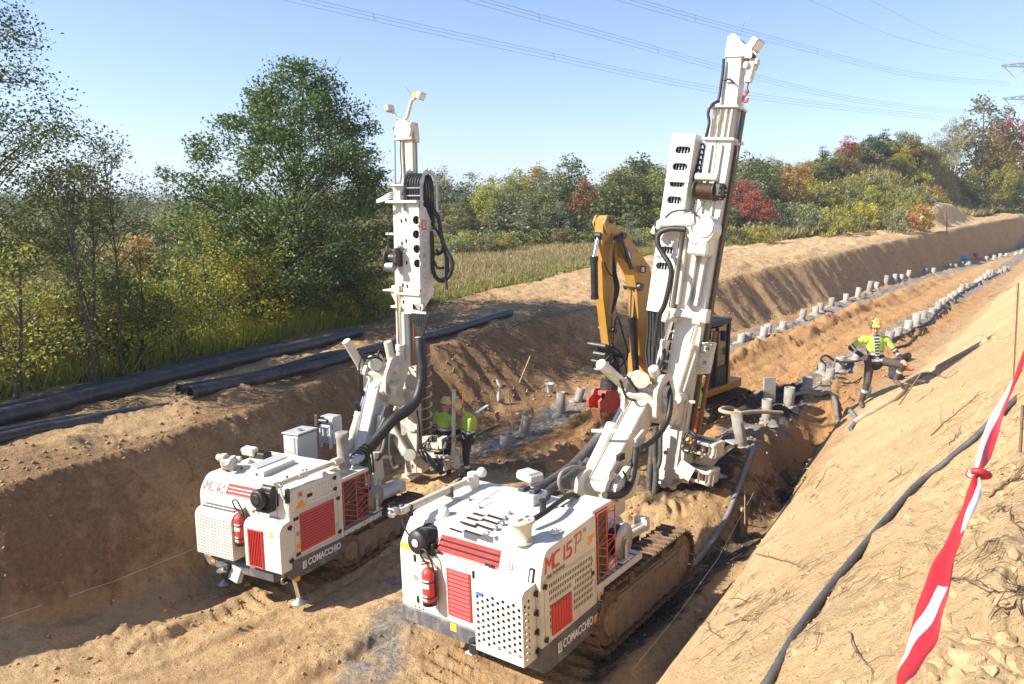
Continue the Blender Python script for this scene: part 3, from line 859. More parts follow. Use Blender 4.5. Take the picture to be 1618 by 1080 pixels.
def track(root, y0, y1, x0, x1, zb, zt, M_, plated=False):
 """crawler track: frame, sprockets, and every shoe a sub-part"""
 r = (zt - zb) / 2 - .03; zc = (zb + zt) / 2
 mb = MB(); mb.mat(M['trackmud'])
 yc = (y0 + y1) / 2; wd = abs(y1 - y0)
 xa, xb = x0 + r + .03, x1 - r - .03
 mb.prism(rprofile([(xa + .05, zc - r * .72), (xb - .1, zc - r * .72), (xb - .05, zc + r * .62), (xa + .15, zc + r * .62)], .06), yc - wd * .36, yc + wd * .36)
 mb.mat(M['track'])
 k = max(4, int((xb - xa) / .3))
 for i in range(k):
  x = xa + .15 + (xb - xa - .3) * i / (k - 1)
  mb.cyl((x, yc - wd * .42, zc - r * .62), (x, yc + wd * .42, zc - r * .62), r * .33, n=14)
 for x in (xa + .6, xb - .6):
  mb.cyl((x, yc - wd * .40, zc + r * .72), (x, yc + wd * .40, zc + r * .72), r * .2, n=12)
 if plated:
  mb.mat(M['trackmud']); sg = -1 if y0 < 0 else 1
  mb.box(((xa + xb) / 2, yc + sg * wd * .40, zc - r * .12), (xb - xa - .25, wd * .10, r * 1.35), rot=(0, 0, .004), ch=.03)
  mb.box(((xa + xb) / 2 + .2, yc + sg * wd * .47, zc + r * .30), (xb - xa - .7, .03, .10), ch=.01)
 tr = mb.build('crawler_track', root)
 for x, nm in ((xa, 'sprocket'), (xb, 'idler_wheel')):
  w2 = MB(); w2.mat(M['track']); w2.cyl((x, yc - wd * .38, zc), (x, yc + wd * .38, zc), r * .86, n=22)
  w2.mat(M['trackmud']); sgn = -1 if y0 < 0 else 1
  w2.cyl((x, yc + sgn * wd * .38, zc), (x, yc + sgn * wd * .455, zc), r * .52, n=18)
  for i in range(8):
   a = i * math.pi / 4
   w2.cyl((x + r * .36 * math.cos(a), yc + sgn * wd * .45, zc + r * .36 * math.sin(a)), (x + r * .36 * math.cos(a), yc + sgn * wd * .485, zc + r * .36 * math.sin(a)), .022, n=6)
  w2.build(nm, tr)
 # shoes round the loop
 Ls = xb - xa; per = 2 * Ls + 2 * math.pi * r
 n = int(round(per / .165)); p = per / n
 sb = MB(); sb.mat(M['track'])
 sb.box((0, 0, 0), (p * .93, wd, .022), ch=.004)
 sb.box((-p * .30, 0, .026), (.028, wd * .99, .045), ch=.005)
 sb.box((p * .20, 0, .018), (.020, wd * .98, .028), ch=.004)
 sb.box((0, 0, -.03), (p * .8, wd * .28, .04), ch=.008)
 first = None
 for i in range(n):
  s_ = p * i
  if s_ < Ls: pos = (xa + s_, zc + r); an = 0
  elif s_ < Ls + math.pi * r:
   a = (s_ - Ls) / r; pos = (xb + r * math.sin(a), zc + r * math.cos(a)); an = a
  elif s_ < 2 * Ls + math.pi * r:
   pos = (xb - (s_ - Ls - math.pi * r), zc - r); an = math.pi
  else:
   a = (s_ - 2 * Ls - math.pi * r) / r; pos = (xa - r * math.sin(a), zc - r * math.cos(a)); an = math.pi + a
  mm = Matrix.Translation((pos[0], yc, pos[1])) @ Matrix.Rotation(an, 4, 'Y') @ Matrix.Rotation(random.uniform(-.02, .02), 4, 'X')
  if first is None: first = sb.build('track_shoe', tr, M=mm)
  else:
   o = first.copy(); C.objects.link(o); o.parent = tr; o.matrix_local = mm
 return tr
def lattice_guard(root, F, x0, x1, y0, y1):
 """orange-red welded guard in front of a dark radiator core; every bar is a sub-part"""
 mb = MB(); mb.M = F; mb.mat(M['redmesh'])
 t = .014
 for a, b in (((x0, y0), (x1, y0)), ((x0, y1), (x1, y1)), ((x0, y0), (x0, y1)), ((x1, y0), (x1, y1)), (((x0 + x1) / 2, y0), ((x0 + x1) / 2, y1))):
  mb.box(((a[0] + b[0]) / 2, (a[1] + b[1]) / 2, .05), (abs(a[0] - b[0]) + t, abs(a[1] - b[1]) + t, .016), ch=.003)
 mb.M = None
 g = mb.build('radiator_guard', root)
 xm = (x0 + x1) / 2; ym = (y0 + y1) / 2
 bars = []
 nb = 8
 for q in (0, 1):                                    # chevrons on one half, rungs on the other
  for k in range(nb):
   yy = y0 + (y1 - y0) * (k + .5) / nb
   up = (q == 0) == (yy > ym)
   if q == 1 and k % 2: bars.append(((xm, yy), (x1, yy + (.02 if up else -.02))))
   sl = .42 * (x1 - xm)
   bars.append(((x0 if q == 0 else xm, yy - (sl if up else -sl) * .5), (xm if q == 0 else x1, yy + (sl if up else -sl) * .5)))
 bars.append(((x0, ym), (x1, ym)))
 for a, b in bars:
  ya, yb = max(y0, min(y1, a[1])), max(y0, min(y1, b[1]))
  bb = MB(); bb.mat(M['redmesh'])
  bb.beam(F @ Vector((a[0], ya, .05)), F @ Vector((b[0], yb, .05)), .011, .012, up=F.to_3x3() @ Vector((0, 0, 1)), ch=.002)
  bb.build('bar', g)
 return g
def hose_reel(root, c, r, wd, axis=(0, -1, 0), mat='steel'):
 mb = MB(); mb.mat(M[mat])
 c = Vector(c); ax = Vector(axis).normalized()
 for s_ in (-1, 1):
  p = c + ax * (s_ * wd / 2)
  mb.lathe(p - ax * .006, ax, [(0, .03), (0, r), (.012, r), (.012, .03)], n=28)
 mb.mat(M['steel']); mb.cyl(c - ax * wd * .75, c + ax * wd * .8, .035, n=12)
 mb.cyl(c + ax * wd * .5, c + ax * wd * .62, r * .28, n=14)
 o = mb.build('hose_reel', root)
 h = MB(); h.mat(M['black']); h.lathe(c - ax * wd * .45, ax, [(0, r * .4), (0, r * .8), (wd * .1, r * .84), (wd * .5, r * .8), (wd * .9, r * .84), (wd * .9, r * .4)], n=24)
 h.build('wound_hose', o)
 st = MB(); st.mat(M['white'])
 st.beam(c + Vector((0, 0, -r * 1.05)) + ax * wd * .7, c + ax * wd * .7, .06, .02, up=ax)
 st.beam(c + Vector((0, 0, -r * 1.05)) - ax * wd * .7, c - ax * wd * .7, .06, .02, up=ax)
 st.box(c + Vector((0, 0, -r * 1.05)), (r * 1.1, wd * 1.7, .03))
 st.build('reel_stand', o)
 return o
def floodlight(mb, c, d, s=1.0, body='white'):
 """boxed work lamp facing direction d"""
 c = Vector(c); d = Vector(d).normalized()
 F = frame(c, c + d)
 mb.M = F
 mb.mat(M[body]); mb.box((0, 0, -.05 * s), (.24 * s, .17 * s, .10 * s), ch=.02 * s)
 mb.mat(M['silverbox']); mb.box((0, 0, .012 * s), (.25 * s, .18 * s, .03 * s), ch=.006 * s)
 mb.mat(M['label']); mb.box((0, 0, .029 * s), (.21 * s, .14 * s, .006 * s), ch=.002)
 mb.M = None
def extinguisher(label, Mw, lx, ly, lz, sc=1.0):
 """stands proud of the rear face on its bracket; a thing of its own"""
 root = thing('fire_extinguisher', label, 'fire extinguisher', group='red fire extinguishers hung on the rigs')
 root.matrix_world = Mw @ Matrix.Translation((lx, ly, lz))
 r = .078 * sc; h = .36 * sc
 b = MB(); b.mat(M['red'])
 b.lathe((0, 0, 0), (0, 0, 1), [(0.0, r * .96), (.02, r), (h, r), (h + r * .35, r * .86), (h + r * .7, r * .5), (h + r * .8, .028)], n=22)
 cyl = b.build('cylinder', root)
 g = MB(); g.mat(M['black']); g.lathe((0, 0, -.012), (0, 0, 1), [(0, r * .9), (0, r * 1.03), (.05, r * 1.03)], n=22); g.build('base_ring', root)
 g = MB(); g.mat(M['label']); g.lathe((0, 0, .10), (0, 0, 1), [(0, r * 1.008), (.16 * sc, r * 1.008)], n=22)
 # keep the label to the rear half only
 g = MB(); g.mat(M['label'])
 n = 8; vs = []
 for k in range(n + 1):
  a = math.pi * (.62 + .62 * k / n)
  for z in (.20 * sc, .30 * sc): vs.append((r * 1.012 * math.cos(a), r * 1.012 * math.sin(a), z))
 g.add(vs, [[2 * i, 2 * i + 1, 2 * i + 3, 2 * i + 2] for i in range(n)], True)
 vs = []
 for k in range(n + 1):
  a = math.pi * (.62 + .5 * k / n)
  for z in (.05 * sc, .12 * sc): vs.append((r * 1.012 * math.cos(a), r * 1.012 * math.sin(a), z))
 g.add(vs, [[2 * i, 2 * i + 1, 2 * i + 3, 2 * i + 2] for i in range(n)], True)
 g.build('paper_label', root)
 g = MB(); g.mat(M['steel']); zt = h + r * .8
 g.cyl((0, 0, zt), (0, 0, zt + .05), .022, n=10)
 g.mat(M['red']); g.beam((-.10, .02, zt + .07), (.03, 0, zt + .045), .03, .012); g.beam((-.09, .02, zt + .11), (.02, 0, zt + .06), .028, .012)
 g.build('valve_handle', root)
 g = MB(); g.mat(M['black'])
 g.tube(smooth_path([(0, .02, zt + .04), (-.01, .10, zt + .12), (.0, .13, zt + .19), (0, .05, zt + .22), (-.01, -.02, zt + .16), (.02, -.06, zt + .02), (.02, -r * 1.15, h * .6), (.02, -r * 1.12, h * .3)], 5), .012, n=7)
 g.build('discharge_hose', root)
 g = MB(); g.mat(M['darksteel'])
 for z in (h * .25, h * .75): g.ring((0, 0, z - .012), (0, 0, z + .012), r * 1.05, r * 1.01, n=22)
 g.box((r + .02, 0, h * .5), (.03, .05, h * .8)); g.build('bracket', root)
 return root
def hydraulic(name, root, p0, p1, p2, r, rr, M_=None, mat='white', n=18):
 """barrel p0-p1, chrome rod p1-p2"""
 p0, p1, p2 = Vector(p0), Vector(p1), Vector(p2)
 b = MB(); b.mat(M[mat]); b.cyl(p0, p1, r, n=n)
 d = (p1 - p0).normalized()
 b.cyl(p1 - d * .10, p1 + d * .015, r * 1.16, n=n); b.cyl(p0 - d * .01, p0 + d * .07, r * 1.12, n=n)
 o = b.build(name, root)
 c = MB(); c.mat(M['chrome']); c.cyl(p1, p2, rr, n=14); c.build('piston_rod', o)
 e = MB(); e.mat(M[mat]); d2 = (p2 - p1).normalized()
 s_ = d2.cross(Vector((0, 0, 1))) if abs(d2.z) < .95 else Vector((1, 0, 0)); s_.normalize()
 e.cyl(p2 - s_ * rr * 1.6, p2 + s_ * rr * 1.6, rr * 1.9, n=14); e.build('rod_eye', o)
 return o
STROKES = {
 'M': ([[(0, 0), (.06, 1), (.42, .42), (.80, 1), (.86, 0)]], .95), 'C': ([[(.72, 1), (.25, 1), (.04, .80), (0, .22), (.18, 0), (.70, 0)]], .88),
 '1': ([[(.05, 0), (.05, 1)]], .36), '5': ([[(.62, 1), (.10, 1), (.07, .56), (.45, .56), (.62, .42), (.60, .14), (.44, 0), (0, 0)]], .74),
 '2': ([[(.02, 1), (.46, 1), (.62, .86), (.62, .64), (.46, .52), (.14, .46), (.02, .32), (0, 0), (.64, 0)]], .74), ' ': ([], .46)}
def stroke_text(name, txt, h, w, mat, parent, origin, xdir, ydir, skew=.06, wide=1.0):
 """model lettering of even strokes, every letter an object of its own"""
 x = Vector(xdir).normalized(); y = Vector(ydir).normalized(); z = x.cross(y).normalized(); cx = 0; o = Vector(origin)
 for ch in txt:
  ls, adv = STROKES[ch]
  if ls:
   mb = MB(); mb.mat(mat)
   for l in ls:
    P = [o + x * ((cx + a * wide + skew * b) * h) + y * (b * h) + z * .003 for a, b in l]
    for i, (a, b) in enumerate(zip(P[:-1], P[1:])):
     d = (b - a).normalized() * w * .42
     mb.beam(a - d, b + d, w, .004 + .0005 * i, up=z, ch=.0005)
   mb.build(name, parent)
  cx += adv * wide
# ------------------------------------------------------------------ the larger drilling rig
M15 = rig_matrix((-.523, 8.169, .192), .646, -.021, -.059)
FR = fM((0, -1, 0), (0, 0, 1))                     # rear face: x to the right, y up, z outwards
FS = fM((1, 0, 0), (0, 0, 1))                      # right-hand side face
FT = fM((0, -1, 0), (1, 0, 0))                     # roof
def mast_frame(p0, p1, yaw):
 z = (Vector(p1) - Vector(p0)).normalized()
 r = Vector((math.cos(yaw), -math.sin(yaw), 0)); r = (r - z * r.dot(z)).normalized()
 y = z.cross(r)
 m = Matrix((r, y, z)).transposed().to_4x4(); m.translation = Vector(p0)
 return m
def rig_large():
 root = thing('drilling_rig', 'big cream crawler drilling rig lettered MC 15 with red louvres and tall leaning mast', 'drilling rig', group='drilling rigs working in the pit')
 root.matrix_world = M15
 W = 1.125
 # ---- hood
 mb = MB(); mb.mat(M['white'])
 prof = rprofile([(0, .63), (0, 1.46), (.26, 1.83), (1.62, 1.89), (1.62, .75), (1.2, .63)], [.01, .10, .12, .04, .02, .02])
 mb.prism(prof, -.52, W, (0, 2, 1))
 # raised right shoulder (tank side)
 prof2 = rprofile([(-.012, 1.36), (-.012, 1.52), (.10, 1.85), (1.22, 1.93), (1.22, .60), (-.012, .60)], [.02, .10, .10, .03, .01, .01], 5)
 mb.prism(prof2, -W, -.56, (0, 2, 1))
 mb.prism([(x + .012, z - .022) for x, z in prof2], -.56, -.52, (0, 2, 1))
 hood = mb.build('hood', root)
 # seams, latches and small print on the hood
 k = MB(); k.mat(M['greytext'])
 for a in (.47, -.02): plate(k, FR, -1.1 + (1.1 - a), 1.05, .006, .82, .001, .002)
 plate(k, FR, -.30, 1.492, .95, .006, .001, .002)
 plate(k, FR, -.80, .66, .62, .006, .001, .002); plate(k, FR, -1.07, 1.03, .006, .72, .001, .002); plate(k, FR, -.79, 1.38, .56, .006, .001, .002)
 k.mat(M['black'])
 latch(k, FR, -.86, 1.335, .035, .095); latch(k, FR, -.84, .78, .035, .095); latch(k, FR, .13, 1.36, .03, .10)
 for i in range(3):
  for j in range(2): k.M = FR; k.cyl((-.90 + i * .075, .665 + j * .055, .0), (-.90 + i * .075, .665 + j * .055, .006), .011 - .004 * j, n=8); k.M = None
 latch(k, FR, -.46, 1.52, .12, .04); latch(k, FR, .38, 1.545, .12, .04)
 k.each('latch', root)
 st = MB(); st.mat(M['label'])
 plate(st, FR, -.93, 1.24, .15, .13); st.mat(M['greylabel']); plate(st, FR, -1.03, 1.24, .05, .13); plate(st, FR, -.82, 1.20, .05, .16)
 st.mat(M['yellow']); plate(st, FR, -1.0, 1.46, .22, .08)
 st.each('sticker', root)
 st = MB(); st.M = FR; st.mat(M['redtext']); st.ring((-.865, 1.07, .001), (-.865, 1.07, .004), .035, .027, n=20)
 st.mat(M['greytext']); st.box((-.865, 1.07, .002), (.02, .03, .003), ch=.001); st.M = None; st.build('warning_sticker', root)
 # ---- skirt: dark band, tapered under the right side
 mb = MB(); mb.mat(M['skirt'])
 mb.prism(rprofile([(-.02, .43), (-.02, .64), (1.3, .64), (1.3, .5), (1.1, .43)], .02), -W + .01, W - .005, (0, 2, 1))
 mb.prism([(-.03, .44), (-.03, .72), (1.27, .76), (1.27, .66), (1.09, .43), (.1, .40)], -W - .012, -W + .03, (0, 2, 1))
 sk = mb.build('skirt', root)
 st = MB(); st.mat(M['yellow']); plate(st, FR, -.22, .585, .10, .10, .023)
 st.M = FS @ Matrix.Translation((0, 0, W)); st.mat(M['orange']); st.box((1.16, .575, .016), (.09, .11, .003), ch=.001); st.M = None
 st.each('sticker', sk)
 # logo block and name along the skirt
 Fs = FS @ Matrix.Translation((0, 0, W))
 st = MB(); st.M = Fs; st.mat(M['whitetext']); st.box((.335, .585, .014), (.075, .125, .004), ch=.001)
 st.mat(M['greytext']); st.box((.322, .60, .017), (.012, .085, .003), ch=.001); st.box((.348, .60, .017), (.012, .085, .003), ch=.001); st.box((.335, .553, .017), (.038, .012, .003), ch=.001)
 st.M = None; st.build('logo', sk)
 y_out = -W - .0145
 lettering('lettering', 'COMACCHIO', .15, M['whitetext'], sk, (.395, y_out, .545), (1, 0, .012), (0, 0, 1), width=.74, bold=.002)
 # tow hitch and camera under the rear
 mb = MB(); mb.mat(M['black']); mb.box((-.08, -.22, .50), (.16, .14, .12), ch=.01); mb.cyl((-.10, -.17, .42), (-.10, -.17, .58), .06, n=14)
 mb.box((-.06, -.32, .52), (.10, .08, .2), ch=.01); mb.mat(M['label']); mb.box((-.13, -.14, .42), (.08, .10, .012)); mb.build('tow_hitch', root)
 # ---- louvres
 upn = Vector((.37, 0, .26)).normalized()
 nrm = Vector((-.26 * 0 - .82, 0, .575)).normalized()
 FU = fM((0, -1, 0), Vector((.575, 0, .82)), (.0, 0, 1.46))
 FU.translation = Vector((.018, 0, 1.485))
 louvre(root, FU, -.49, .51, .03, .235, 3)
 louvre(root, FR, -.29, .07, .74, 1.34, 11)
 Fs2 = FS @ Matrix.Translation((0, 0, W))
 louvre(root, Fs2, .20, .60, .80, 1.155, 7, vertical=True)
 # ---- right side door with rows of vent slits
 k = MB(); k.mat(M['greytext']); k.M = Fs2
 for a in ((.62, 1.50, 1.20, .005), (.62, 1.475, 1.16, .004)): k.box((a[0], a[1] + .0, .001), (a[2], a[3], .002), ch=.0005)
 k.box((.06, 1.12, .001), (.005, .70, .002), ch=.0005); k.box((1.19, 1.12, .001), (.005, .72, .002), ch=.0005)
 k.M = None; k.each('door_seam', root)
 k = MB(); k.mat(M['slot']); k.M = Fs2
 for row in range(7):
  zz = 1.405 - row * .082
  for i in range(26):
   xx = .17 + i * .037
   if row >= 2 and .17 < xx < .66 and row > 2: continue
   if row == 2 and xx > .64 and xx < .70: continue
   k.box((xx, zz, .002), (.010, .048, .006), rot=(0, 0, -.12), ch=.001)
 k.M = None; o = k.build('vent_slits', root); o['kind'] = 'stuff'
 k = MB(); k.mat(M['black'])
 for zz in (1.44, .80): hinge(k, Fs2, .07, zz, 1.1)
 latch(k, Fs2, 1.12, 1.19, .06, .05)
 k.each('hinge', root)
 st = MB(); st.M = Fs2; st.mat(M['redtext']); st.ring((1.11, 1.36, .001), (1.11, 1.36, .004), .028, .021, n=18); st.mat(M['greytext']); st.box((1.112, 1.36, .002), (.015, .02, .003), ch=.001)
 st.mat(M['yellow']); st.box((1.12, 1.13, .002), (.05, .035, .003), ch=.001); st.mat(M['redtext']); st.box((1.12, 1.10, .002), (.04, .02, .003), ch=.001)
 st.mat(M['orange']); st.box((1.11, 1.67, .002), (.15, .055, .003), ch=.001); st.box((1.07, 1.62, .002), (.10, .05, .003), rot=(0, 0, .4), ch=.001); st.M = None; st.each('sticker', root)
 stroke_text('lettering', 'MC 15', .165, .027, M['redtext'], root, (.10, -W - .002, 1.585), (1, 0, .05), (.02, 0, 1))
 lettering('lettering', 'High Technology', .062, M['greytext'], root, (.115, -W - .002, 1.505), (1, 0, .05), (0, 0, 1), width=.9)
 # the swash P and chevrons beside it
 k = MB(); k.mat(M['redtext']); k.M = Fs2
 for a, b, c, d in ((.735, 1.60, .765, 1.80), (.75, 1.81, .86, 1.825), (.86, 1.825, .875, 1.765), (.875, 1.765, .85, 1.72), (.85, 1.72, .78, 1.70), (.71, 1.80, .76, 1.82)):
  dx, dy = c - a, d - b; L = math.hypot(dx, dy)
  k.box(((a + c) / 2, (b + d) / 2, .003), (L + .012, .021, .003), rot=(0, 0, math.atan2(dy, dx)), ch=.0008)
 k.mat(M['greytext'])
 for q in (.93, .97):
  for s_ in (-1, 1): k.box((q, 1.815 + s_ * .014, .003), (.038, .010, .003), rot=(0, 0, -s_ * .85), ch=.0008)
 k.M = None; k.build('lettering', root)
 # rear shoulder print
 FU2 = fM((0, -1, 0), Vector((.10, 0, .33)), (-.002, 0, 1.52))
 st = MB(); st.M = FU2; st.mat(M['redtext']); st.box((.70, .075, .006), (.065, .075, .004), ch=.001)
 st.mat(M['whitetext']); st.box((.69, .085, .009), (.008, .05, .003), ch=.001); st.box((.71, .085, .009), (.008, .05, .003), ch=.001); st.box((.70, .055, .009), (.028, .008, .003), ch=.001)
 st.mat(M['greylabel']); st.box((.93, .06, .006), (.05, .10, .004), ch=.001); st.M = None; st.build('logo', root)
 Fo = FU2 @ Vector((.585, -.075, .004))
 lettering('lettering', 'COMACCHIO', .085, M['skyblue'], root, Fo, (0, -1, 0), Vector((.10, 0, .33)), width=.78)
 k = MB(); k.mat(M['black']); k.M = FU2; k.box((1.0, .02, .012), (.07, .22, .03), ch=.01); k.mat(M['label']); k.box((1.01, .02, .03), (.03, .17, .015), ch=.004); k.M = None; k.build('level_gauge', root)
 # ---- perforated cover standing off the rear, with real holes
 x0 = -.27
 mb = MB(); mb.mat(M['white'])
 ya, yb = .36, 1.06                                   # along the rear face
 Fp = FR @ Matrix.Translation((0, 0, .27))
 holes = []
 for i in range(9):
  for j in range(9):
   a = ya + .05 + i * .075; b = .72 + j * .078 + (.039 if i % 2 else 0) - .012 * i * 0
   top = 1.335 - .004 * i
   if b > top: continue
   if b < .68 + .02 * 0: continue
   if i in (0,) and j > 7: continue
   holes.append(circ(a, b, .0235, 9))
 mb.M = Fp
 holed_plate(mb, [(ya, .60), (yb, .60), (yb, 1.40), (ya, 1.40)], holes, .012)
 # rounded top edge and lid
 mb.M = None
 pr = rprofile([(x0, 1.38), (x0, 1.445), (x0 + .10, 1.50), (0, 1.50), (0, 1.48), (x0 + .10, 1.48), (x0 + .02, 1.43), (x0 + .02, 1.38)], [0, .03, .04, 0, 0, .04, .03, 0])
 mb.prism([(x0, 1.399), (x0, 1.44), (x0 + .045, 1.478), (.0, 1.50), (.0, 1.488), (x0 + .05, 1.464), (x0 + .012, 1.433), (x0 + .012, 1.399)], -ya, -yb, (0, 2, 1))
 # right-hand cheek with two columns of holes
 Fc = FS @ Matrix.Translation((0, 0, yb))
 h2 = [circ(x0 + .05 + .07 * i, .68 + .078 * j + (.039 if i else 0), .022, 9) for i in range(2) for j in range(9)]
 mb.M = Fc
 holed_plate(mb, [(x0, .60), (-.02, .60), (-.02, 1.495), (x0 + .045, 1.476), (x0, 1.44)], h2, .012)
 mb.M = None
 mb.box((x0 / 2, -ya + .006, 1.03), (-x0 - .02, .012, .86), ch=.002)
 mb.box((x0 / 2, -(ya + yb) / 2, .606), (-x0 - .02, yb - ya - .02, .012), ch=.002)
 pc = mb.build('perforated_cover', root)
 mb = MB(); mb.mat(M['slot']); mb.box((-.05, -(ya + yb) / 2, 1.03), (.06, yb - ya - .06, .78)); mb.build('radiator_core', pc)
 st = MB(); st.mat(M['blue']); st.M = Fp; st.box((.44, 1.31, .003), (.09, .05, .003), ch=.001); st.mat(M['label']); st.box((.44, 1.34, .002), (.095, .02, .003), ch=.001); st.M = None; st.each('sticker', pc)
 k = MB(); k.mat(M['black'])
 for zz in (1.38, 1.15, .92, .69):
  hinge(k, Fc, -.015, zz, 1.3)
 k.each('hinge', pc)
 # ---- roof fittings
 RZ = 1.885
 def rp(x, y): return on(M15, 2, RZ, 600 + x / 3.1115, 720 + y / 3.1115)
 def zr(x): return 1.84 + .04 * min(1.4, max(0, x - .25))
 k = MB(); k.mat(M['slot'])
 sl = MB(); sl.mat(M['white2'])
 for (xa, ya_), (xb, yb_) in (((345, 340), (405, 360)), ((418, 350), (500, 375)), ((398, 308), (463, 328)), ((470, 318), (550, 345)), ((430, 288), (495, 306)), ((500, 296), (577, 320)), ((462, 270), (525, 287)), ((533, 280), (607, 302))):
  a, b = rp(xa, ya_), rp(xb, yb_)
  c = (a + b) / 2; d = b - a
  an = math.atan2(d.y, d.x)
  k.box((c.x, c.y, zr(c.x) + .004), (d.length, .055, .006), rot=(0, 0, an), ch=.002)
  n_ = Vector((-d.y, d.x, 0)).normalized()
  if n_.x < 0: n_ = -n_
  sl.box((c.x + n_.x * .045, c.y + n_.y * .045, zr(c.x) + .012), (d.length, .06, .022), rot=(0, .0, an), ch=.006)
 k.each('roof_vent', root); sl.each('vent_lip', root)
 k = MB(); k.mat(M['steel'])
 for xa, ya_ in ((570, 345), (603, 325), (615, 300), (530, 370)):
  a = rp(xa, ya_); k.box((a.x, a.y, zr(a.x) + .02), (.07, .05, .04), rot=(0, 0, .3), ch=.012)
 for xa, ya_ in ((490, 245), (635, 275), (780, 300), (640, 275), (440, 210)):
  a = rp(xa, ya_); k.box((a.x, a.y, zr(a.x) + .012), (.07, .02, .02), rot=(0, 0, .5), ch=.004); k.cyl((a.x, a.y, zr(a.x)), (a.x, a.y, zr(a.x) + .03), .012, n=8)
 k.each('roof_clip', root)
 k = MB(); k.mat(M['greytext'])
 for (xa, ya_), (xb, yb_) in (((350, 210), (560, 205)), ((590, 165), (480, 230)), ((180, 330), (330, 345)), ((330, 345), (560, 215))):
  a, b = rp(xa, ya_), rp(xb, yb_)
  k.beam((a.x, a.y, zr(a.x) + .001), (b.x, b.y, zr(b.x) + .001), .006, .004, ch=.001)
 k.each('roof_seam', root)
 a = rp(315, 272)
 k = MB(); k.mat(M['label']); k.lathe((a.x, a.y, zr(a.x) - .01), (0, 0, 1), [(0, .075), (.05, .075), (.09, .06), (.11, .03), (.112, 0.001)], n=18); k.build('breather_cap', root)
 # filler neck
 a = rp(702, 412)
 k = MB(); k.mat(M['white2']); k.lathe((a.x, a.y, 1.86), (0, 0, 1), [(0, .13), (.02, .13), (.02, .105), (.16, .112), (.23, .135), (.24, .155), (.275, .155), (.28, .14), (.272, 0.001)], n=24)
 k.box((a.x, a.y, 2.145), (.22, .04, .03), ch=.01); k.box((a.x, a.y, 2.15), (.03, .20, .02), ch=.006)
 k.build('filler_neck', root)
 a = rp(860, 385); k = MB(); k.mat(M['white']); k.lathe((a.x, a.y, 1.90), (0, 0, 1), [(0, .05), (.03, .05), (.035, .03), (.06, .028), (.062, .001)], n=14); k.box((a.x + .06, a.y - .02, 1.915), (.1, .03, .02)); k.build('lifting_eye', root)
 a = rp(803, 275); k = MB(); k.mat(M['black']); k.cyl((a.x, a.y, 1.87), (a.x, a.y, 2.03), .045, n=16); k.cyl((a.x, a.y, 2.03), (a.x, a.y, 2.05), .05, n=16)
 k.box((a.x + .1, a.y - .03, 2.08), (.14, .05, .03), rot=(.3, -.5, .2)); k.build('exhaust_stub', root)
 a, b = rp(665, 215), rp(780, 245)
 k = MB(); k.mat(M['silverbox']); c = (a + b) / 2; k.box((c.x + .1, c.y, 1.95), (.30, .36, .14), rot=(0, 0, -.1), ch=.012)
 k.mat(M['darksteel']); k.box((c.x + .08, c.y + .09, 2.04), (.16, .10, .06)); k.box((c.x + .08, c.y - .09, 2.04), (.16, .10, .06)); k.build('valve_box', root)
 # roof lamp
 k = MB(); a = rp(740, 160); k.mat(M['white']); k.cyl((a.x, a.y, 1.88), (a.x, a.y, 2.02), .02, n=8); k.M = Matrix.Translation((a.x, a.y, 2.07)) @ Matrix.Rotation(-.3, 4, 'Z')
 k.box((0, 0, 0), (.26, .34, .12), ch=.03); k.mat(M['silverbox']); k.box((-.02, 0, .06), (.20, .28, .03), ch=.01); k.M = None; k.each('work_lamp', root)
 # long grey jib pipe lying along the left edge of the roof
 p0 = rp(105, 315); p1 = rp(435, 165)
 k = MB(); k.mat(M['white2']); q0 = Vector((p0.x, p0.y + .02, 1.99)); q1 = Vector((p1.x + .05, p1.y, 2.01)); k.cyl(q0, q1, .048, n=16)
 k.mat(M['white']); k.cyl(q1 + Vector((.07, 0, -.16)), q1 + Vector((.07, 0, .09)), .085, n=18); k.sphere(q1 + Vector((.12, -.12, .10)), .075)
 k.cyl(q1 + Vector((-.1, 0, 0)), q1 + Vector((.05, 0, 0)), .065, n=16)
 k.box(q1 + Vector((.07, 0, -.16)), (.26, .26, .03))
 jib = k.build('jib_arm', root)
 k = MB(); k.mat(M['darksteel'])
 for t in (.12, .68): q = q0.lerp(q1, t); k.box((q.x, q.y, q.z - .03), (.05, .13, .15), ch=.01)
 k.mat(M['chrome']); k.sphere(q0 + Vector((-.10, .04, .0)), .055); k.mat(M['steel']); k.box(q0 + Vector((-.05, .05, .02)), (.10, .12, .08)); k.mat(M['blue']); k.box(q0 + Vector((.06, .03, .05)), (.05, .04, .04))
 k.each('jib_clamp', jib)
 k = MB(); k.mat(M['black'])
 for off in (0, .03, .06): k.tube(smooth_path([q0 + Vector((-.1, .05 + off, .03)), q0 + Vector((-.05 + off, .12, .10)), q0 + Vector((.08, .10 + off, .06)), q0 + Vector((.14, .03, 0))], 5), .009, n=6)
 k.build('hose', jib)
 # black drum with pale hub on the left shoulder
 c = on(M15, 0, -.06, 600 + 190 / 3.1115, 720 + 430 / 3.1115)
 k = MB(); k.mat(M['black']); k.lathe((.22, c.y, c.z + .02), (-1, 0, 0), [(0, .15), (.10, .16), (.30, .16), (.32, .15), (.33, .12), (.34, .11), (.342, .001)], n=28)
 for i in range(9): k.lathe((.19 - i * .022, c.y, c.z + .02), (-1, 0, 0), [(0, .16), (.006, .168), (.012, .16)], n=28)
 k.mat(M['label']); k.lathe((-.118, c.y, c.z + .02), (-1, 0, 0), [(0, .055), (.008, .05), (.009, .001)], n=16)
 k.build('air_filter_drum', root)
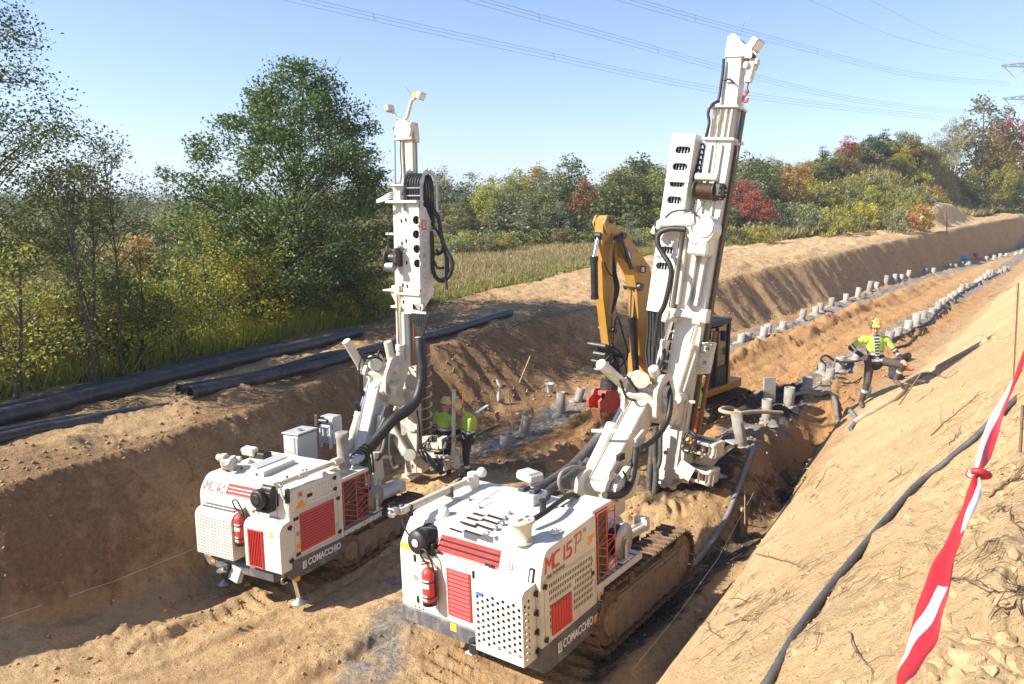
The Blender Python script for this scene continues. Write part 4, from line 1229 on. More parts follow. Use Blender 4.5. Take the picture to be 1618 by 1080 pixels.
 k = MB(); k.mat(M['black']); k.box((.02, c.y - .17, c.z - .06), (.10, .10, .16)); k.tube(smooth_path([(-.02, c.y + .32, c.z + .25), (-.05, c.y + .22, c.z + .12), (-.04, c.y + .13, c.z + .02)], 6), .012); k.each('drum_bracket', root)
 # ---- platform, guard, reel
 k = MB(); k.mat(M['silverbox']); k.box((1.85, -.80, .96), (1.26, .64, .02)); k.mat(M['white']); k.box((1.83, -W + .005, .935), (1.24, .03, .09)); k.mat(M['darksteel'])
 for i in range(9): k.box((1.30 + i * .13, -.85, .973), (.02, .5, .006), ch=.002)
 k.mat(M['white']); k.prism([(1.28, .89), (1.42, .89), (1.42, .72), (1.34, .55), (1.28, .55)], -W + .02, -W + .05, (0, 2, 1))
 k.mat(M['orange']); k.box((1.35, -W + .017, .80), (.06, .003, .08), ch=.001)
 k.build('side_platform', root)
 k = MB(); k.mat(M['darksteel']); k.box((1.48, -.86, 1.47), (.40, .36, .86)); k.mat(M['white']); k.box((1.46, -.88, 1.93), (.50, .42, .05)); rc = k.build('radiator_core', root)
 Fg = FS @ Matrix.Translation((0, 0, W - .045))
 lattice_guard(root, Fg, 1.26, 1.70, 1.05, 1.91)
 k = MB(); k.mat(M['white']); k.box((1.78, -.95, 1.04), (.22, .2, .12)); k.mat(M['redtext']); k.box((1.86, -1.05, 1.06), (.05, .01, .05)); k.mat(M['steel']); k.cyl((1.72, -.9, 1.2), (1.72, -.9, 1.5), .05, n=12); k.cyl((1.74, -.75, 1.3), (1.86, -.75, 1.62), .07, n=12); k.box((1.8, -.62, 1.6), (.14, .2, .2)); k.sphere((1.80, -.72, 1.72), .07)
 k.each('pump_block', root)
 hose_reel(root, (2.05, -.98, 1.27), .245, .17)
 # main frame under the hood and deck
 k = MB(); k.mat(M['darksteel']); k.box((1.9, 0, .62), (3.2, 1.1, .38)); k.mat(M['white2']); k.box((2.1, .1, 1.1), (1.0, 1.2, .6)); k.mat(M['white']); k.cyl((2.9, .0, .8), (2.9, .0, 1.05), .52, n=28); k.build('deck', root)
 k = MB(); k.mat(M['white']); k.box((3.1, -.62, .93), (.75, .16, .12), rot=(0, .02, -.05), ch=.02); k.box((3.45, -.62, .97), (.10, .22, .2)); k.mat(M['steel']); k.cyl((2.75, -.62, .93), (3.4, -.63, .96), .05, n=10); k.build('front_outrigger', root)
 # ---- tracks
 track(root, -1.17, -.74, 1.12, 4.2, -.05, .84, M15, True)
 track(root, .74, 1.17, 1.12, 4.2, -.05, .84, M15)
 return root
RIG15 = rig_large()
E15_LABEL = extinguisher('red fire extinguisher beside a red louvred door on the rig lettered MC 15', M15, -.11, .52, .86, 1.12)
# ------------------------------------------------------------------ boom and mast of the larger rig
def z5(x, y): return (880 + x / 3.0, 460 + y / 3.0)
def z6(x, y): return (920 + x / 2.453, 40 + y / 2.453)
def corrugated(mb, path, r, pitch=.05, amp=.12, n=10):
 """ribbed hose"""
 P = [Vector(p) for p in path]; out = []; rad = []
 for i in range(len(P) - 1):
  L = (P[i + 1] - P[i]).length; k = max(2, int(L / pitch) * 2)
  for j in range(k):
   out.append(P[i].lerp(P[i + 1], j / k)); rad.append(r * (1 + (amp if len(out) % 2 else -amp)))
 out.append(P[-1]); rad.append(r)
 mb.tube(out, r, n, rad=rad)
def boom_large(root):
 b = lambda yv, x, y: on(M15, 1, yv, *z5(x, y))
 P0 = b(-.02, 205, 925); P1 = Vector((4.75, .02, 2.42))
 d = (P1 - P0).normalized()
 mb = MB(); mb.mat(M['white'])
 mb.beam(P0, P1, .30, .36, up=(0, 0, 1), w1=.32, h1=.46, ch=.02)
 # base lugs
 for s_ in (-.24, .24):
  mb.prism(rprofile([(P0.x - .45, 1.05), (P0.x + .35, 1.05), (P0.x + .3, P0.z + .12), (P0.x + .05, P0.z + .24), (P0.x - .25, P0.z + .18)], .08), s_ - .03, s_ + .03, (0, 2, 1))
 mb.cyl((P0.x, -.36, P0.z), (P0.x, .46, P0.z), .10, n=20)
 mb.cyl((P0.x, -.38, P0.z), (P0.x, -.29, P0.z), .16, n=22)
 mb.box((4.1, -.27, 2.1), (.3, .05, .2), rot=(0, -.32, 0)); mb.cyl((3.1, -.30, 1.78), (3.1, -.21, 1.78), .09, n=16)
 mb.beam((3.6, .34, 2.28), (3.7, -.34, 2.33), .05, .05)
 bm = mb.build('boom', root)
 mb = MB(); mb.mat(M['white']); mb.prism(rprofile([(P0.x, 1.3), (P0.x + .5, 1.25), (P0.x + .75, 1.6), (P0.x + .4, 1.8), (P0.x + .05, 1.62)], .1), -.34, -.24, (0, 2, 1)); mb.mat(M['black'])
 mb.tube(smooth_path([(3.35, -.36, 1.78), (3.42, -.38, 1.62), (3.3, -.37, 1.42), (3.12, -.36, 1.38)], 6), .016); mb.box((3.42, -.28, 1.98), (.16, .08, .10)); mb.build('boom_valve', bm)
 # lifting cylinder on the upper left of the boom
 hydraulic('boom_cylinder', root, b(.36, 112, 950), b(.36, 262, 642), b(.30, 378, 428), .105, .055)
 # swivel head
 mb = MB(); mb.mat(M['white2'])
 H = Vector((4.95, .02, 2.60))
 mb.box(H + Vector((0, 0, -.12)), (.5, .62, .42), rot=(0, -.3, 0), ch=.03)
 for s_ in (-.30, .30):
  mb.prism(rprofile([(4.55, 2.35), (4.95, 2.25), (5.35, 2.6), (5.2, 3.0), (4.85, 3.05), (4.6, 2.8)], .1), s_ - .035, s_ + .035, (0, 2, 1))
 mb.cyl(H + Vector((-.05, -.42, .14)), H + Vector((-.05, .48, .14)), .12, n=20)
 mb.cyl(b(.28, 385, 410), b(-.1, 400, 420), .14, n=20)
 mb.box(b(.05, 400, 500), (.25, .5, .22), rot=(0, -.3, .2), ch=.03); mb.cyl(b(-.28, 490, 540), b(-.36, 530, 520), .16, n=20)
 mb.box(b(-.2, 520, 570), (.35, .3, .35), rot=(0, -.3, 0), ch=.03)
 sw = mb.build('swivel_head', root)
 for nm, q0, q1, r in (('blind', b(.40, 345, 468), b(.50, 208, 345), .095), ('blind', b(-.12, 500, 505), b(-.12, 457, 366), .095)):
  mb = MB(); mb.mat(M['white2']); mb.cyl(q0, q1, r, n=20); mb.cyl(q1, q1 + (q1 - q0).normalized() * .015, r * .9, n=20); mb.cyl(q0, q0 + (q1 - q0).normalized() * .08, r * 1.15, n=20)
  mb.build('slewing_cylinder', sw)
 k = MB(); k.mat(M['black'])
 for pts in ([(330, 400), (380, 470), (430, 520), (440, 560)], [(430, 470), (400, 540), (430, 610)], [(300, 420), (330, 500), (380, 520)]):
  k.tube(smooth_path([b(.1, *p) for p in pts], 6), .022)
 k.each('hose', sw)
 # ribbed supply hoses beside the boom
 c = lambda yv, x, y: on(M15, 1, yv, 600 + x / 3.1115, 720 + y / 3.1115)
 k = MB(); k.mat(M['hose'])
 path = smooth_path([c(.50, 745, 185), c(.58, 850, 125), c(.62, 950, 55), b(.66, 60, 850), b(.68, 130, 775), b(.62, 190, 705), b(.5, 232, 650)], 5)
 corrugated(k, path, .095, .04, .06); k.build('ribbed_hose', root)
 k = MB(); k.mat(M['hose'])
 corrugated(k, smooth_path([c(.42, 800, 190), c(.46, 920, 110), c(.52, 1000, 50), b(.54, 110, 850), b(.5, 150, 800)], 5), .065, .04, .06); k.build('ribbed_hose', root)
 k = MB(); k.mat(M['darksteel']); q = b(.66, 75, 840); k.beam(q + Vector((-.12, .05, -.1)), q + Vector((.1, -.1, .12)), .26, .05); k.build('hose_clamp', root)
 k = MB(); k.mat(M['tube']); k.tube(smooth_path([c(.3, 1040, 250), c(.3, 960, 230), c(.32, 890, 160), c(.34, 890, 90), c(.34, 950, 55), c(.3, 1010, 60)], 7), .03, 10); k.build('hose', root)
 k = MB(); k.mat(M['black']); k.tube(smooth_path([(.42, -.66, 1.98), (.75, -.72, 2.04), (1.1, -.68, 2.05), (1.5, -.60, 2.0), (1.9, -.5, 1.8)], 7), .035, 10); k.build('hose', root)
 k = MB(); k.mat(M['black'])
 sl = [b(-.30, 522, 430), b(-.45, 538, 500), b(-.48, 530, 590), b(-.46, 500, 655), b(-.42, 450, 710), b(-.40, 390, 748)]
 corrugated(k, smooth_path(sl, 5), .048, .05, .05); k.build('hose_sleeve', root)
 k = MB(); k.mat(M['black'])
 corrugated(k, smooth_path([b(-.42, 375, 740), b(-.44, 365, 840), b(-.44, 345, 920), b(-.42, 300, 965), b(-.40, 225, 965)], 5), .055, .05, .05); k.build('hose_sleeve', root)
 return bm
def mast_large(root):
 B = atY(1056, 765, 14.0); T = atY(1163, 70, 14.25)
 MF = mast_frame(B, T, .646)
 L = M15.inverted() @ MF
 def p(yv, q): return on(MF, 1, yv, *q)
 def poly(mb, pts, yv, dep):
  mb.prism([(p(yv, q).x, p(yv, q).z) for q in pts], yv, yv + dep, (0, 2, 1))
 mast = MB(); mast.mat(M['white'])
 mast.prism([(-.20, 6.8), (.29, 6.8), (.27, 3.7), (.26, .95), (-.28, .95), (-.30, 3.6)], -.22, .24, (0, 2, 1))
 m = mast.build('mast', root, M=L)
 # ribs, rails and flanges
 k = MB(); k.mat(M['white'])
 for x in (-.08, .12): k.beam((x, -.245, 3.8), (x, -.245, 6.7), .05, .05)
 k.each('rail', m)
 k = MB(); k.mat(M['darkrail']); k.prism([(.315, 7.35), (.355, 7.35), (.31, .6), (.27, .6)], -.05, .10, (0, 2, 1)); k.build('guide_rail', m)
 k = MB(); k.mat(M['darkrail']); k.prism([(-.33, 3.5), (-.29, 3.5), (-.30, 1.0), (-.34, 1.0)], .0, .12, (0, 2, 1)); k.build('guide_rail', m)
 k = MB(); k.mat(M['white'])
 k.prism([(-.19, 6.82), (.27, 6.82), (.24, 7.36), (-.16, 7.36)], -.18, .2, (0, 2, 1))
 for x in (-.13, -.01, .11, .21):
  k.prism([(x - .012, 6.83), (x + .012, 6.83), (x + .012, 7.34), (x - .012, 7.34)], -.24, -.18, (0, 2, 1))
 k.box((.04, -.01, 6.80), (.62, .56, .05)); k.box((.04, -.01, 7.39), (.58, .52, .04))
 k.build('mast_extension', m)
 k = MB(); k.mat(M['white'])
 k.prism([(-.07, 7.41), (.24, 7.41), (.19, 8.35), (-.07, 8.35)], -.14, .14, (0, 2, 1))
 k.prism([(.15, 7.41), (.34, 7.41), (.19, 7.7)], -.03, .03, (0, 2, 1)); k.prism([(-.2, 7.41), (-.07, 7.41), (-.07, 7.7)], -.03, .03, (0, 2, 1))
 k.box((.06, 0, 8.30), (.36, .34, .03))
 k.build('mast_pole', m)
 k = MB(); k.mat(M['white'])
 for yv in (-.12, .12): k.prism(rprofile([(-.12, 8.30), (-.13, 8.66), (-.02, 8.72), (.22, 8.5), (.38, 8.44), (.38, 8.25), (.2, 8.28)], .04), yv - .02, yv + .02, (0, 2, 1))
 k.mat(M['darksteel']); k.cyl((.02, -.1, 8.52), (.02, .1, 8.52), .13, n=20); k.cyl((.28, -.1, 8.35), (.28, .1, 8.35), .07, n=16)
 hd = k.build('crown_block', m)
 k = MB(); floodlight(k, (.42, -.05, 8.50), (.85, -.12, -.5), 1.15); k.build('floodlight', hd)
 k = MB(); k.mat(M['greytext']); k.tube([(.05, 0, 8.7), (.10, 0, 8.95)], .006, 5); k.build('antenna', hd)
 k = MB(); k.mat(M['white2']); k.box((.37, 0, 8.08), (.10, .16, .28), rot=(0, .1, 0)); k.cyl((.28, -.12, 8.15), (.40, .12, 8.15), .06, n=12); k.box((.40, 0, 8.22), (.16, .14, .1)); k.box((.34, 0, 7.92), (.12, .12, .12)); k.mat(M['darksteel']); k.tube([(.35, 0, 7.9), (.345, 0, 7.72)], .012, 6); wb = k.build('hook_block', hd)
 k = MB(); k.mat(M['catred']); k.tube(smooth_path([(.345, 0, 7.74), (.345, 0, 7.66), (.30, 0, 7.6), (.32, 0, 7.53), (.37, 0, 7.52), (.385, 0, 7.58)], 5), .026, 8); k.sphere((.345, 0, 7.70), .045); k.build('hook', wb)
 k = MB(); k.mat(M['black'])
 k.tube(smooth_path([p(-.2, z6(548, 130)), p(-.2, z6(545, 180)), p(-.2, z6(535, 250)), p(-.22, z6(527, 300))], 5), .028, 7)
 k.tube(smooth_path([p(-.22, z6(530, 290)), p(-.3, z6(500, 310)), p(-.3, z6(488, 340)), p(-.3, z6(492, 370)), p(-.3, z6(488, 400)), p(-.25, z6(478, 440))], 6), .028, 7)
 k.tube(smooth_path([p(-.2, z6(550, 212)), p(-.22, z6(570, 208)), p(-.2, z6(588, 222))], 5), .02, 6)
 k.each('hose', m)
 k = MB(); k.mat(M['darksteel'])
 k.tube([p(-.26, z6(535, 300)), p(-.28, z6(515, 520)), p(-.30, z6(505, 600))], .008, 5); k.build('wire_rope', m)
 k = MB(); k.mat(M['white2']); k.box(p(-.05, z6(588, 458)), (.22, .06, .05)); k.tube([p(-.05, z6(600, 462)), p(-.05, z6(603, 490)), p(-.05, z6(596, 515))], .008, 5); k.build('sensor_arm', m)
 # hose guard with long slots
 Yg = -.42
 Fg = Matrix(((1, 0, 0, 0), (0, 0, -1, Yg), (0, 1, 0, 0), (0, 0, 0, 1)))      # x right, y up the mast, z towards the front
 g = MB(); g.mat(M['white'])
 holes = []
 for q, w_ in (((390, 482), .31), ((378, 547), .31), ((367, 612), .31), ((357, 676), .31), ((330, 870), .27), ((310, 932), .27)):
  c = p(Yg, z6(*q)); holes.append(slotp(c.x, c.z, w_, .135, 0))
 tl, tr, br, bl = p(Yg, z6(350, 418)), p(Yg, z6(440, 420)), p(Yg, z6(335, 1080)), p(Yg, z6(252, 1080))
 g.M = Fg
 holed_plate(g, [(bl.x, 3.45), (br.x, 3.45), (tr.x, tr.z), (tl.x, tl.z)], holes, .012)
 g.M = None
 dp = .36
 g.prism([(tr.x - .012, Yg + .012), (tr.x, Yg + .012), (tr.x, Yg + dp), (tr.x - .012, Yg + dp)], 3.45, tr.z, (0, 1, 2))
 g.prism([(tl.x, Yg + .012), (tl.x + .012, Yg + .012), (tl.x + .012, Yg + dp), (tl.x, Yg + dp)], 3.45, tl.z, (0, 1, 2))
 g.box(((tl.x + tr.x) / 2, Yg + dp / 2, tr.z - .006), (tr.x - tl.x - .026, dp - .03, .012), ch=.002)
 for zz in (5.98, 5.2, 4.55): g.box(((tl.x + tr.x) / 2, Yg - .012, zz), (tr.x - tl.x + .02, .024, .05), ch=.004)
 gd = g.build('hose_guard', m)
 k = MB(); k.mat(M['slot']); k.box(((tl.x + tr.x) / 2, Yg + dp * .72, (3.5 + tr.z) / 2), (tr.x - tl.x - .04, dp * .4, tr.z - 3.6)); k.build('guard_dark_inside', gd)  # near-black box stands for the dark inside the guard
 k = MB(); k.mat(M['bucket'])
 for i in range(6):
  x = tl.x + .07 + i * .062; k.tube([(x, Yg + .09, 3.5), (x, Yg + .09, tr.z - .06)], .013, 6, caps=False)
 k.each('guide_rod', gd)
 k = MB(); k.mat(M['greytext'])
 for q in ((283, 955), (280, 985), (300, 900)): c = p(Yg, z6(*q)); k.box((c.x, Yg - .004, c.z), (.06, .008, .02), rot=(0, .4, 0))
 k.each('bolt', gd)
 # hoses arching between guard and mast
 k = MB(); k.mat(M['black'])
 for i in range(6):
  x = -.40 + i * .012; zt = 6.55 - i * .1
  k.tube(smooth_path([(x, -.1 - i * .03, 6.0), (x + .02, -.1 - i * .03, zt), (x + .09, -.1 - i * .03, zt + .18), (x + .15, -.1 - i * .03, zt), (x + .16, -.1 - i * .03, 6.0)], 5), .017, 6)
 k.build('hose_loop', m)
 # winch
 c = p(-.42, z6(478, 640))
 k = MB(); k.mat(M['darksteel'])
 for s_ in (-.19, .19): k.lathe((c.x + s_ - .012, -.42, c.z), (1, 0, 0), [(0, .05), (0, .185), (.024, .185), (.024, .05)], n=26)
 k.box((c.x, -.30, c.z), (.42, .12, .30)); k.box((c.x + .26, -.40, c.z + .02), (.14, .26, .26), ch=.04)
 k.box((c.x - .02, -.46, c.z + .20), (.30, .12, .06), rot=(.2, 0, 0))
 wn = k.build('winch', m)
 k = MB(); k.mat(M['winchrope']); k.cyl((c.x - .18, -.42, c.z), (c.x + .18, -.42, c.z), .13, n=24)
 for i in range(14): k.lathe((c.x - .175 + i * .025, -.42, c.z), (1, 0, 0), [(0, .13), (.012, .142), (.024, .13)], n=20)
 k.build('rope_drum', wn)
 k = MB(); k.mat(M['white2']); k.cyl((c.x - .2, -.48, c.z + .24), (c.x + .22, -.48, c.z + .24), .07, n=16); k.build('rope_roller', wn)
 k = MB(); k.mat(M['black'])
 for i in range(10):
  a = i * 2 * math.pi / 10
  k.box((c.x + .335, -.42 + .13 * math.cos(a), c.z + .13 * math.sin(a)), (.05, .05, .05), rot=(a, 0, 0))
 k.build('gear_ring', wn)
 # cross cylinder and knuckle
 a, b_ = p(-.62, z6(292, 775)), p(-.52, z6(440, 752))
 k = MB(); k.mat(M['white']); k.lathe(a, b_ - a, [(0, .09), (.05, .12), (.08, .12), (.10, .10), ((b_ - a).length * .75, .11), ((b_ - a).length * .76, .15), ((b_ - a).length, .16)], n=22)
 k.cyl(a + Vector((0, 0, -.02)), a + Vector((-.06, 0, -.16)), .075, n=14)
 k.build('tilt_cylinder', m)
 c = p(-.5, z6(470, 790))
 k = MB(); k.mat(M['white']); k.cyl((c.x - .02, -.62, c.z), (c.x - .02, -.24, c.z), .27, n=28); k.box((c.x - .02, -.44, c.z - .28), (.40, .34, .42), ch=.04); k.mat(M['white2']); k.cyl((c.x + .06, -.645, c.z + .02), (c.x + .06, -.61, c.z + .02), .17, n=24)
 k.mat(M['redtext']); k.M = Matrix(((1, 0, 0, c.x - .09), (0, 0, -1, -.615), (0, 1, 0, c.z - .25), (0, 0, 0, 1))); k.ring((0, 0, .0), (0, 0, .006), .05, .04, n=16); k.M = None
 k.build('knuckle', m)
 k = MB(); k.mat(M['black'])
 path = smooth_path([p(-.66, z6(400, 790)), p(-.68, z6(340, 788)), p(-.7, z6(300, 805)), p(-.72, z6(292, 840)), p(-.72, z6(310, 880)), p(-.74, z6(338, 925)), p(-.74, z6(345, 960)), p(-.72, z6(335, 1020)), p(-.68, z6(318, 1085)), p(-.64, z5(480, 130)), p(-.6, z5(465, 260))], 5)
 corrugated(k, path, .05, .05, .05); k.build('hose_sleeve', m)
 k = MB(); k.mat(M['black'])
 for q in ([(322, 745), (350, 722), (390, 716), (430, 722), (445, 740)], [(285, 800), (283, 760), (300, 740)]):
  k.tube(smooth_path([p(-.68, z6(*t)) for t in q], 5), .02, 6)
 k.tube(smooth_path([p(-.5, z6(470, 690)), p(-.56, z6(440, 730)), p(-.62, z6(425, 780)), p(-.6, z6(430, 810))], 5), .012, 6)
 k.each('hose', m)
 k = MB(); k.mat(M['white'])
 # vertical stiffener channels below the knuckle
 for (xa, ya), (xb, yb), w_ in (((440, 870), (408, 1085), .10), ((480, 870), (440, 1085), .08), ((410, 790), (370, 1080), .05)):
  k.beam(p(-.3, z6(xa, ya)), p(-.3, z6(xb, yb)), w_, .10, up=(0, 1, 0))
 k.each('stiffener', m)
 # ---- lower half
 k = MB(); k.mat(M['white2'])
 a, b_ = p(-.34, z5(530, 96)), p(-.34, z5(710, 98))
 k.box(((a.x + b_.x) / 2, -.34, a.z), (b_.x - a.x, .22, .10), ch=.015); k.box(((a.x + b_.x) / 2, -.44, a.z + .06), (b_.x - a.x, .03, .05), ch=.005)
 for q in (a, b_): k.box((q.x, -.38, q.z - .08), (.14, .2, .26), ch=.02)
 k.build('cross_head', m)
 hydraulic('feed_cylinder', m, p(-.36, z5(478, 365)), p(-.36, z5(514, 232)), p(-.36, z5(548, 125)), .075, .045)
 hydraulic('feed_cylinder', m, p(-.42, z5(568, 482)), p(-.42, z5(640, 250)), p(-.40, z5(668, 140)), .095, .05)
 k = MB(); k.mat(M['white'])
 for i in range(7):
  zz = 2.3 + i * .2; k.box((-.33, -.20, zz), (.10, .14, .03))
 k.each('rung', m)
 k = MB(); k.mat(M['white2']); Yb = -.12
 q = [p(Yb, z5(*t)) for t in ((690, 240), (745, 245), (715, 390), (655, 395))]
 k.M = Matrix(((1, 0, 0, 0), (0, 0, -1, Yb), (0, 1, 0, 0), (0, 0, 0, 1)))
 hs = [circ(p(Yb, z5(*t)).x, p(Yb, z5(*t)).z, .045, 10) for t in ((712, 272), (698, 338))]
 holed_plate(k, [(q[3].x, q[3].z), (q[2].x, q[2].z), (q[1].x, q[1].z), (q[0].x, q[0].z)], hs, .14)
 k.M = None
 for t in ((720, 250), (705, 300), (690, 365)): c = p(Yb, z5(*t)); k.box((c.x - .02, Yb - .03, c.z), (.2, .05, .03))
 k.build('side_bracket', m)
 # carriage that ties the mast to the swivel head
 k = MB(); k.mat(M['white2'])
 c = p(-.35, z5(585, 560))
 k.box((c.x - .15, -.42, c.z), (.50, .30, .55), ch=.04); k.cyl((c.x - .15, -.7, c.z), (c.x - .15, -.2, c.z), .22, n=24)
 k.cyl((c.x + .0, -.62, c.z + .25), (c.x + .0, -.3, c.z + .25), .10, n=18); k.mat(M['darksteel']); k.cyl((c.x - .15, -.72, c.z), (c.x - .15, -.69, c.z), .12, n=18)
 k.build('carriage', m)
 # foot plate with holes
 k = MB(); k.mat(M['white']); Yf = -.30
 q = [p(Yf, z5(*t)) for t in ((478, 895), (545, 910), (600, 660), (510, 640), (478, 800))]
 k.M = Matrix(((1, 0, 0, 0), (0, 0, -1, Yf), (0, 1, 0, 0), (0, 0, 0, 1)))
 c1, c2 = p(Yf, z5(515, 765)), p(Yf, z5(520, 832))
 holed_plate(k, [(t.x, t.z) for t in q], [circ(c1.x, c1.z, .05, 12), slotp(c2.x, c2.z, .19, .085, R(80))], .03)
 k.M = None
 k.box((q[0].x + .12, Yf + .2, .12), (.3, .5, .10)); k.prism([(q[2].x - .03, q[2].z), (q[2].x + .12, q[2].z - .1), (q[1].x + .22, .30), (q[1].x, .25)], Yf + .02, Yf + .34, (0, 2, 1))
 k.build('foot_plate', m)
 # guard rail post beside the drill string
 k = MB(); k.mat(M['white'])
 a, b_, c = p(-.42, z5(612, 520)), p(-.42, z5(562, 845)), p(-.42, z5(655, 525))
 k.beam(a, b_, .06, .05, up=(0, 1, 0)); k.beam(a + Vector((-.03, 0, -.02)), c, .05, .05); k.beam(b_ + Vector((.05, -.02, .1)), b_ + Vector((.35, -.02, .0)), .3, .03, up=(0, 1, 0))
 k.build('guard_rail', m)
 # jaws at the foot
 for q0, q1 in (((610, 725), (768, 735)), ((605, 855), (745, 862))):
  k = MB(); k.mat(M['white2']); a, b_ = p(-.1, z5(*q0)), p(-.1, z5(*q1))
  w_ = b_.x - a.x; c = (a + b_) / 2
  k.box((c.x + w_ * .46, -.1, c.z), (.10, .5, .30), ch=.02); k.box((c.x, -.34, c.z + .1), (w_, .05, .06)); k.box((c.x, -.34, c.z - .1), (w_, .05, .06)); k.box((c.x, .14, c.z), (w_, .05, .26))
  k.mat(M['darksteel']); k.box((c.x - .05, -.1, c.z), (w_ * .8, .38, .2)); k.mat(M['wood'])
  for i in range(2): k.box((c.x + .12 + i * .16, -.3, c.z), (.09, .04, .14))
  k.mat(M['steel'])
  for i in range(3): k.cyl((c.x + .1 + .15 * i, -.37, c.z - .1), (c.x + .1 + .15 * i, -.37, c.z + .1), .018, n=8)
  k.build('pipe_jaw', m)
 k = MB(); k.mat(M['black'])
 rr = random.Random(4)
 for i in range(11):
  a = p(-.5 - rr.random() * .1, z5(590 + rr.random() * 40, 690 + rr.random() * 90)); b_ = p(-.5, z5(640 + rr.random() * 50, 680 + rr.random() * 90))
  mid = (a + b_) / 2 + Vector((rr.uniform(-.08, .08), -.1, rr.uniform(-.15, .2)))
  k.tube(smooth_path([a, mid, b_], 6), .012, 6)
 k.each('hose', m)
 k = MB(); k.mat(M['orange']); k.box(p(-.45, z5(630, 708)), (.10, .06, .12)); k.build('control_box', m)
 # drill string seen beyond the foot
 k = MB(); k.mat(M['rust']); k.cyl((.30, .35, -.5), (.34, .35, 3.2), .045, n=12)
 k.build('drill_string', m)
 # grey hoses hanging beside the foot
 for pts, r in (([(455, 700), (448, 790), (438, 900), (440, 1000)], .065), ([(470, 640), (462, 760), (470, 870), (455, 1010)], .058), ([(500, 600), (492, 690), (490, 790), (478, 840)], .04), ([(390, 770), (372, 800), (385, 840), (420, 845), (440, 820)], .022)):
  k = MB(); k.mat(M['hose'] if r > .03 else M['black']); path = smooth_path([p(-.62, z5(*t)) for t in pts], 6)
  corrugated(k, path, r, .05, .05); k.build('hanging_hose', m)
 # bundle of hoses between guard bottom and boom
 k = MB(); k.mat(M['black'])
 for i in range(6):
  x0 = 432 + i * 14
  k.tube(smooth_path([p(-.34 - .02 * (i % 2), z5(x0, 92)), p(-.36, z5(x0 - 2, 200)), p(-.4, z5(x0 - 10 + i * 3, 300)), p(-.45, z5(440 + i * 6, 400))], 6), .024 + .008 * (i % 3), 7)
 k.each('hose', m)
 return m
boom_large(RIG15)
mast_large(RIG15)
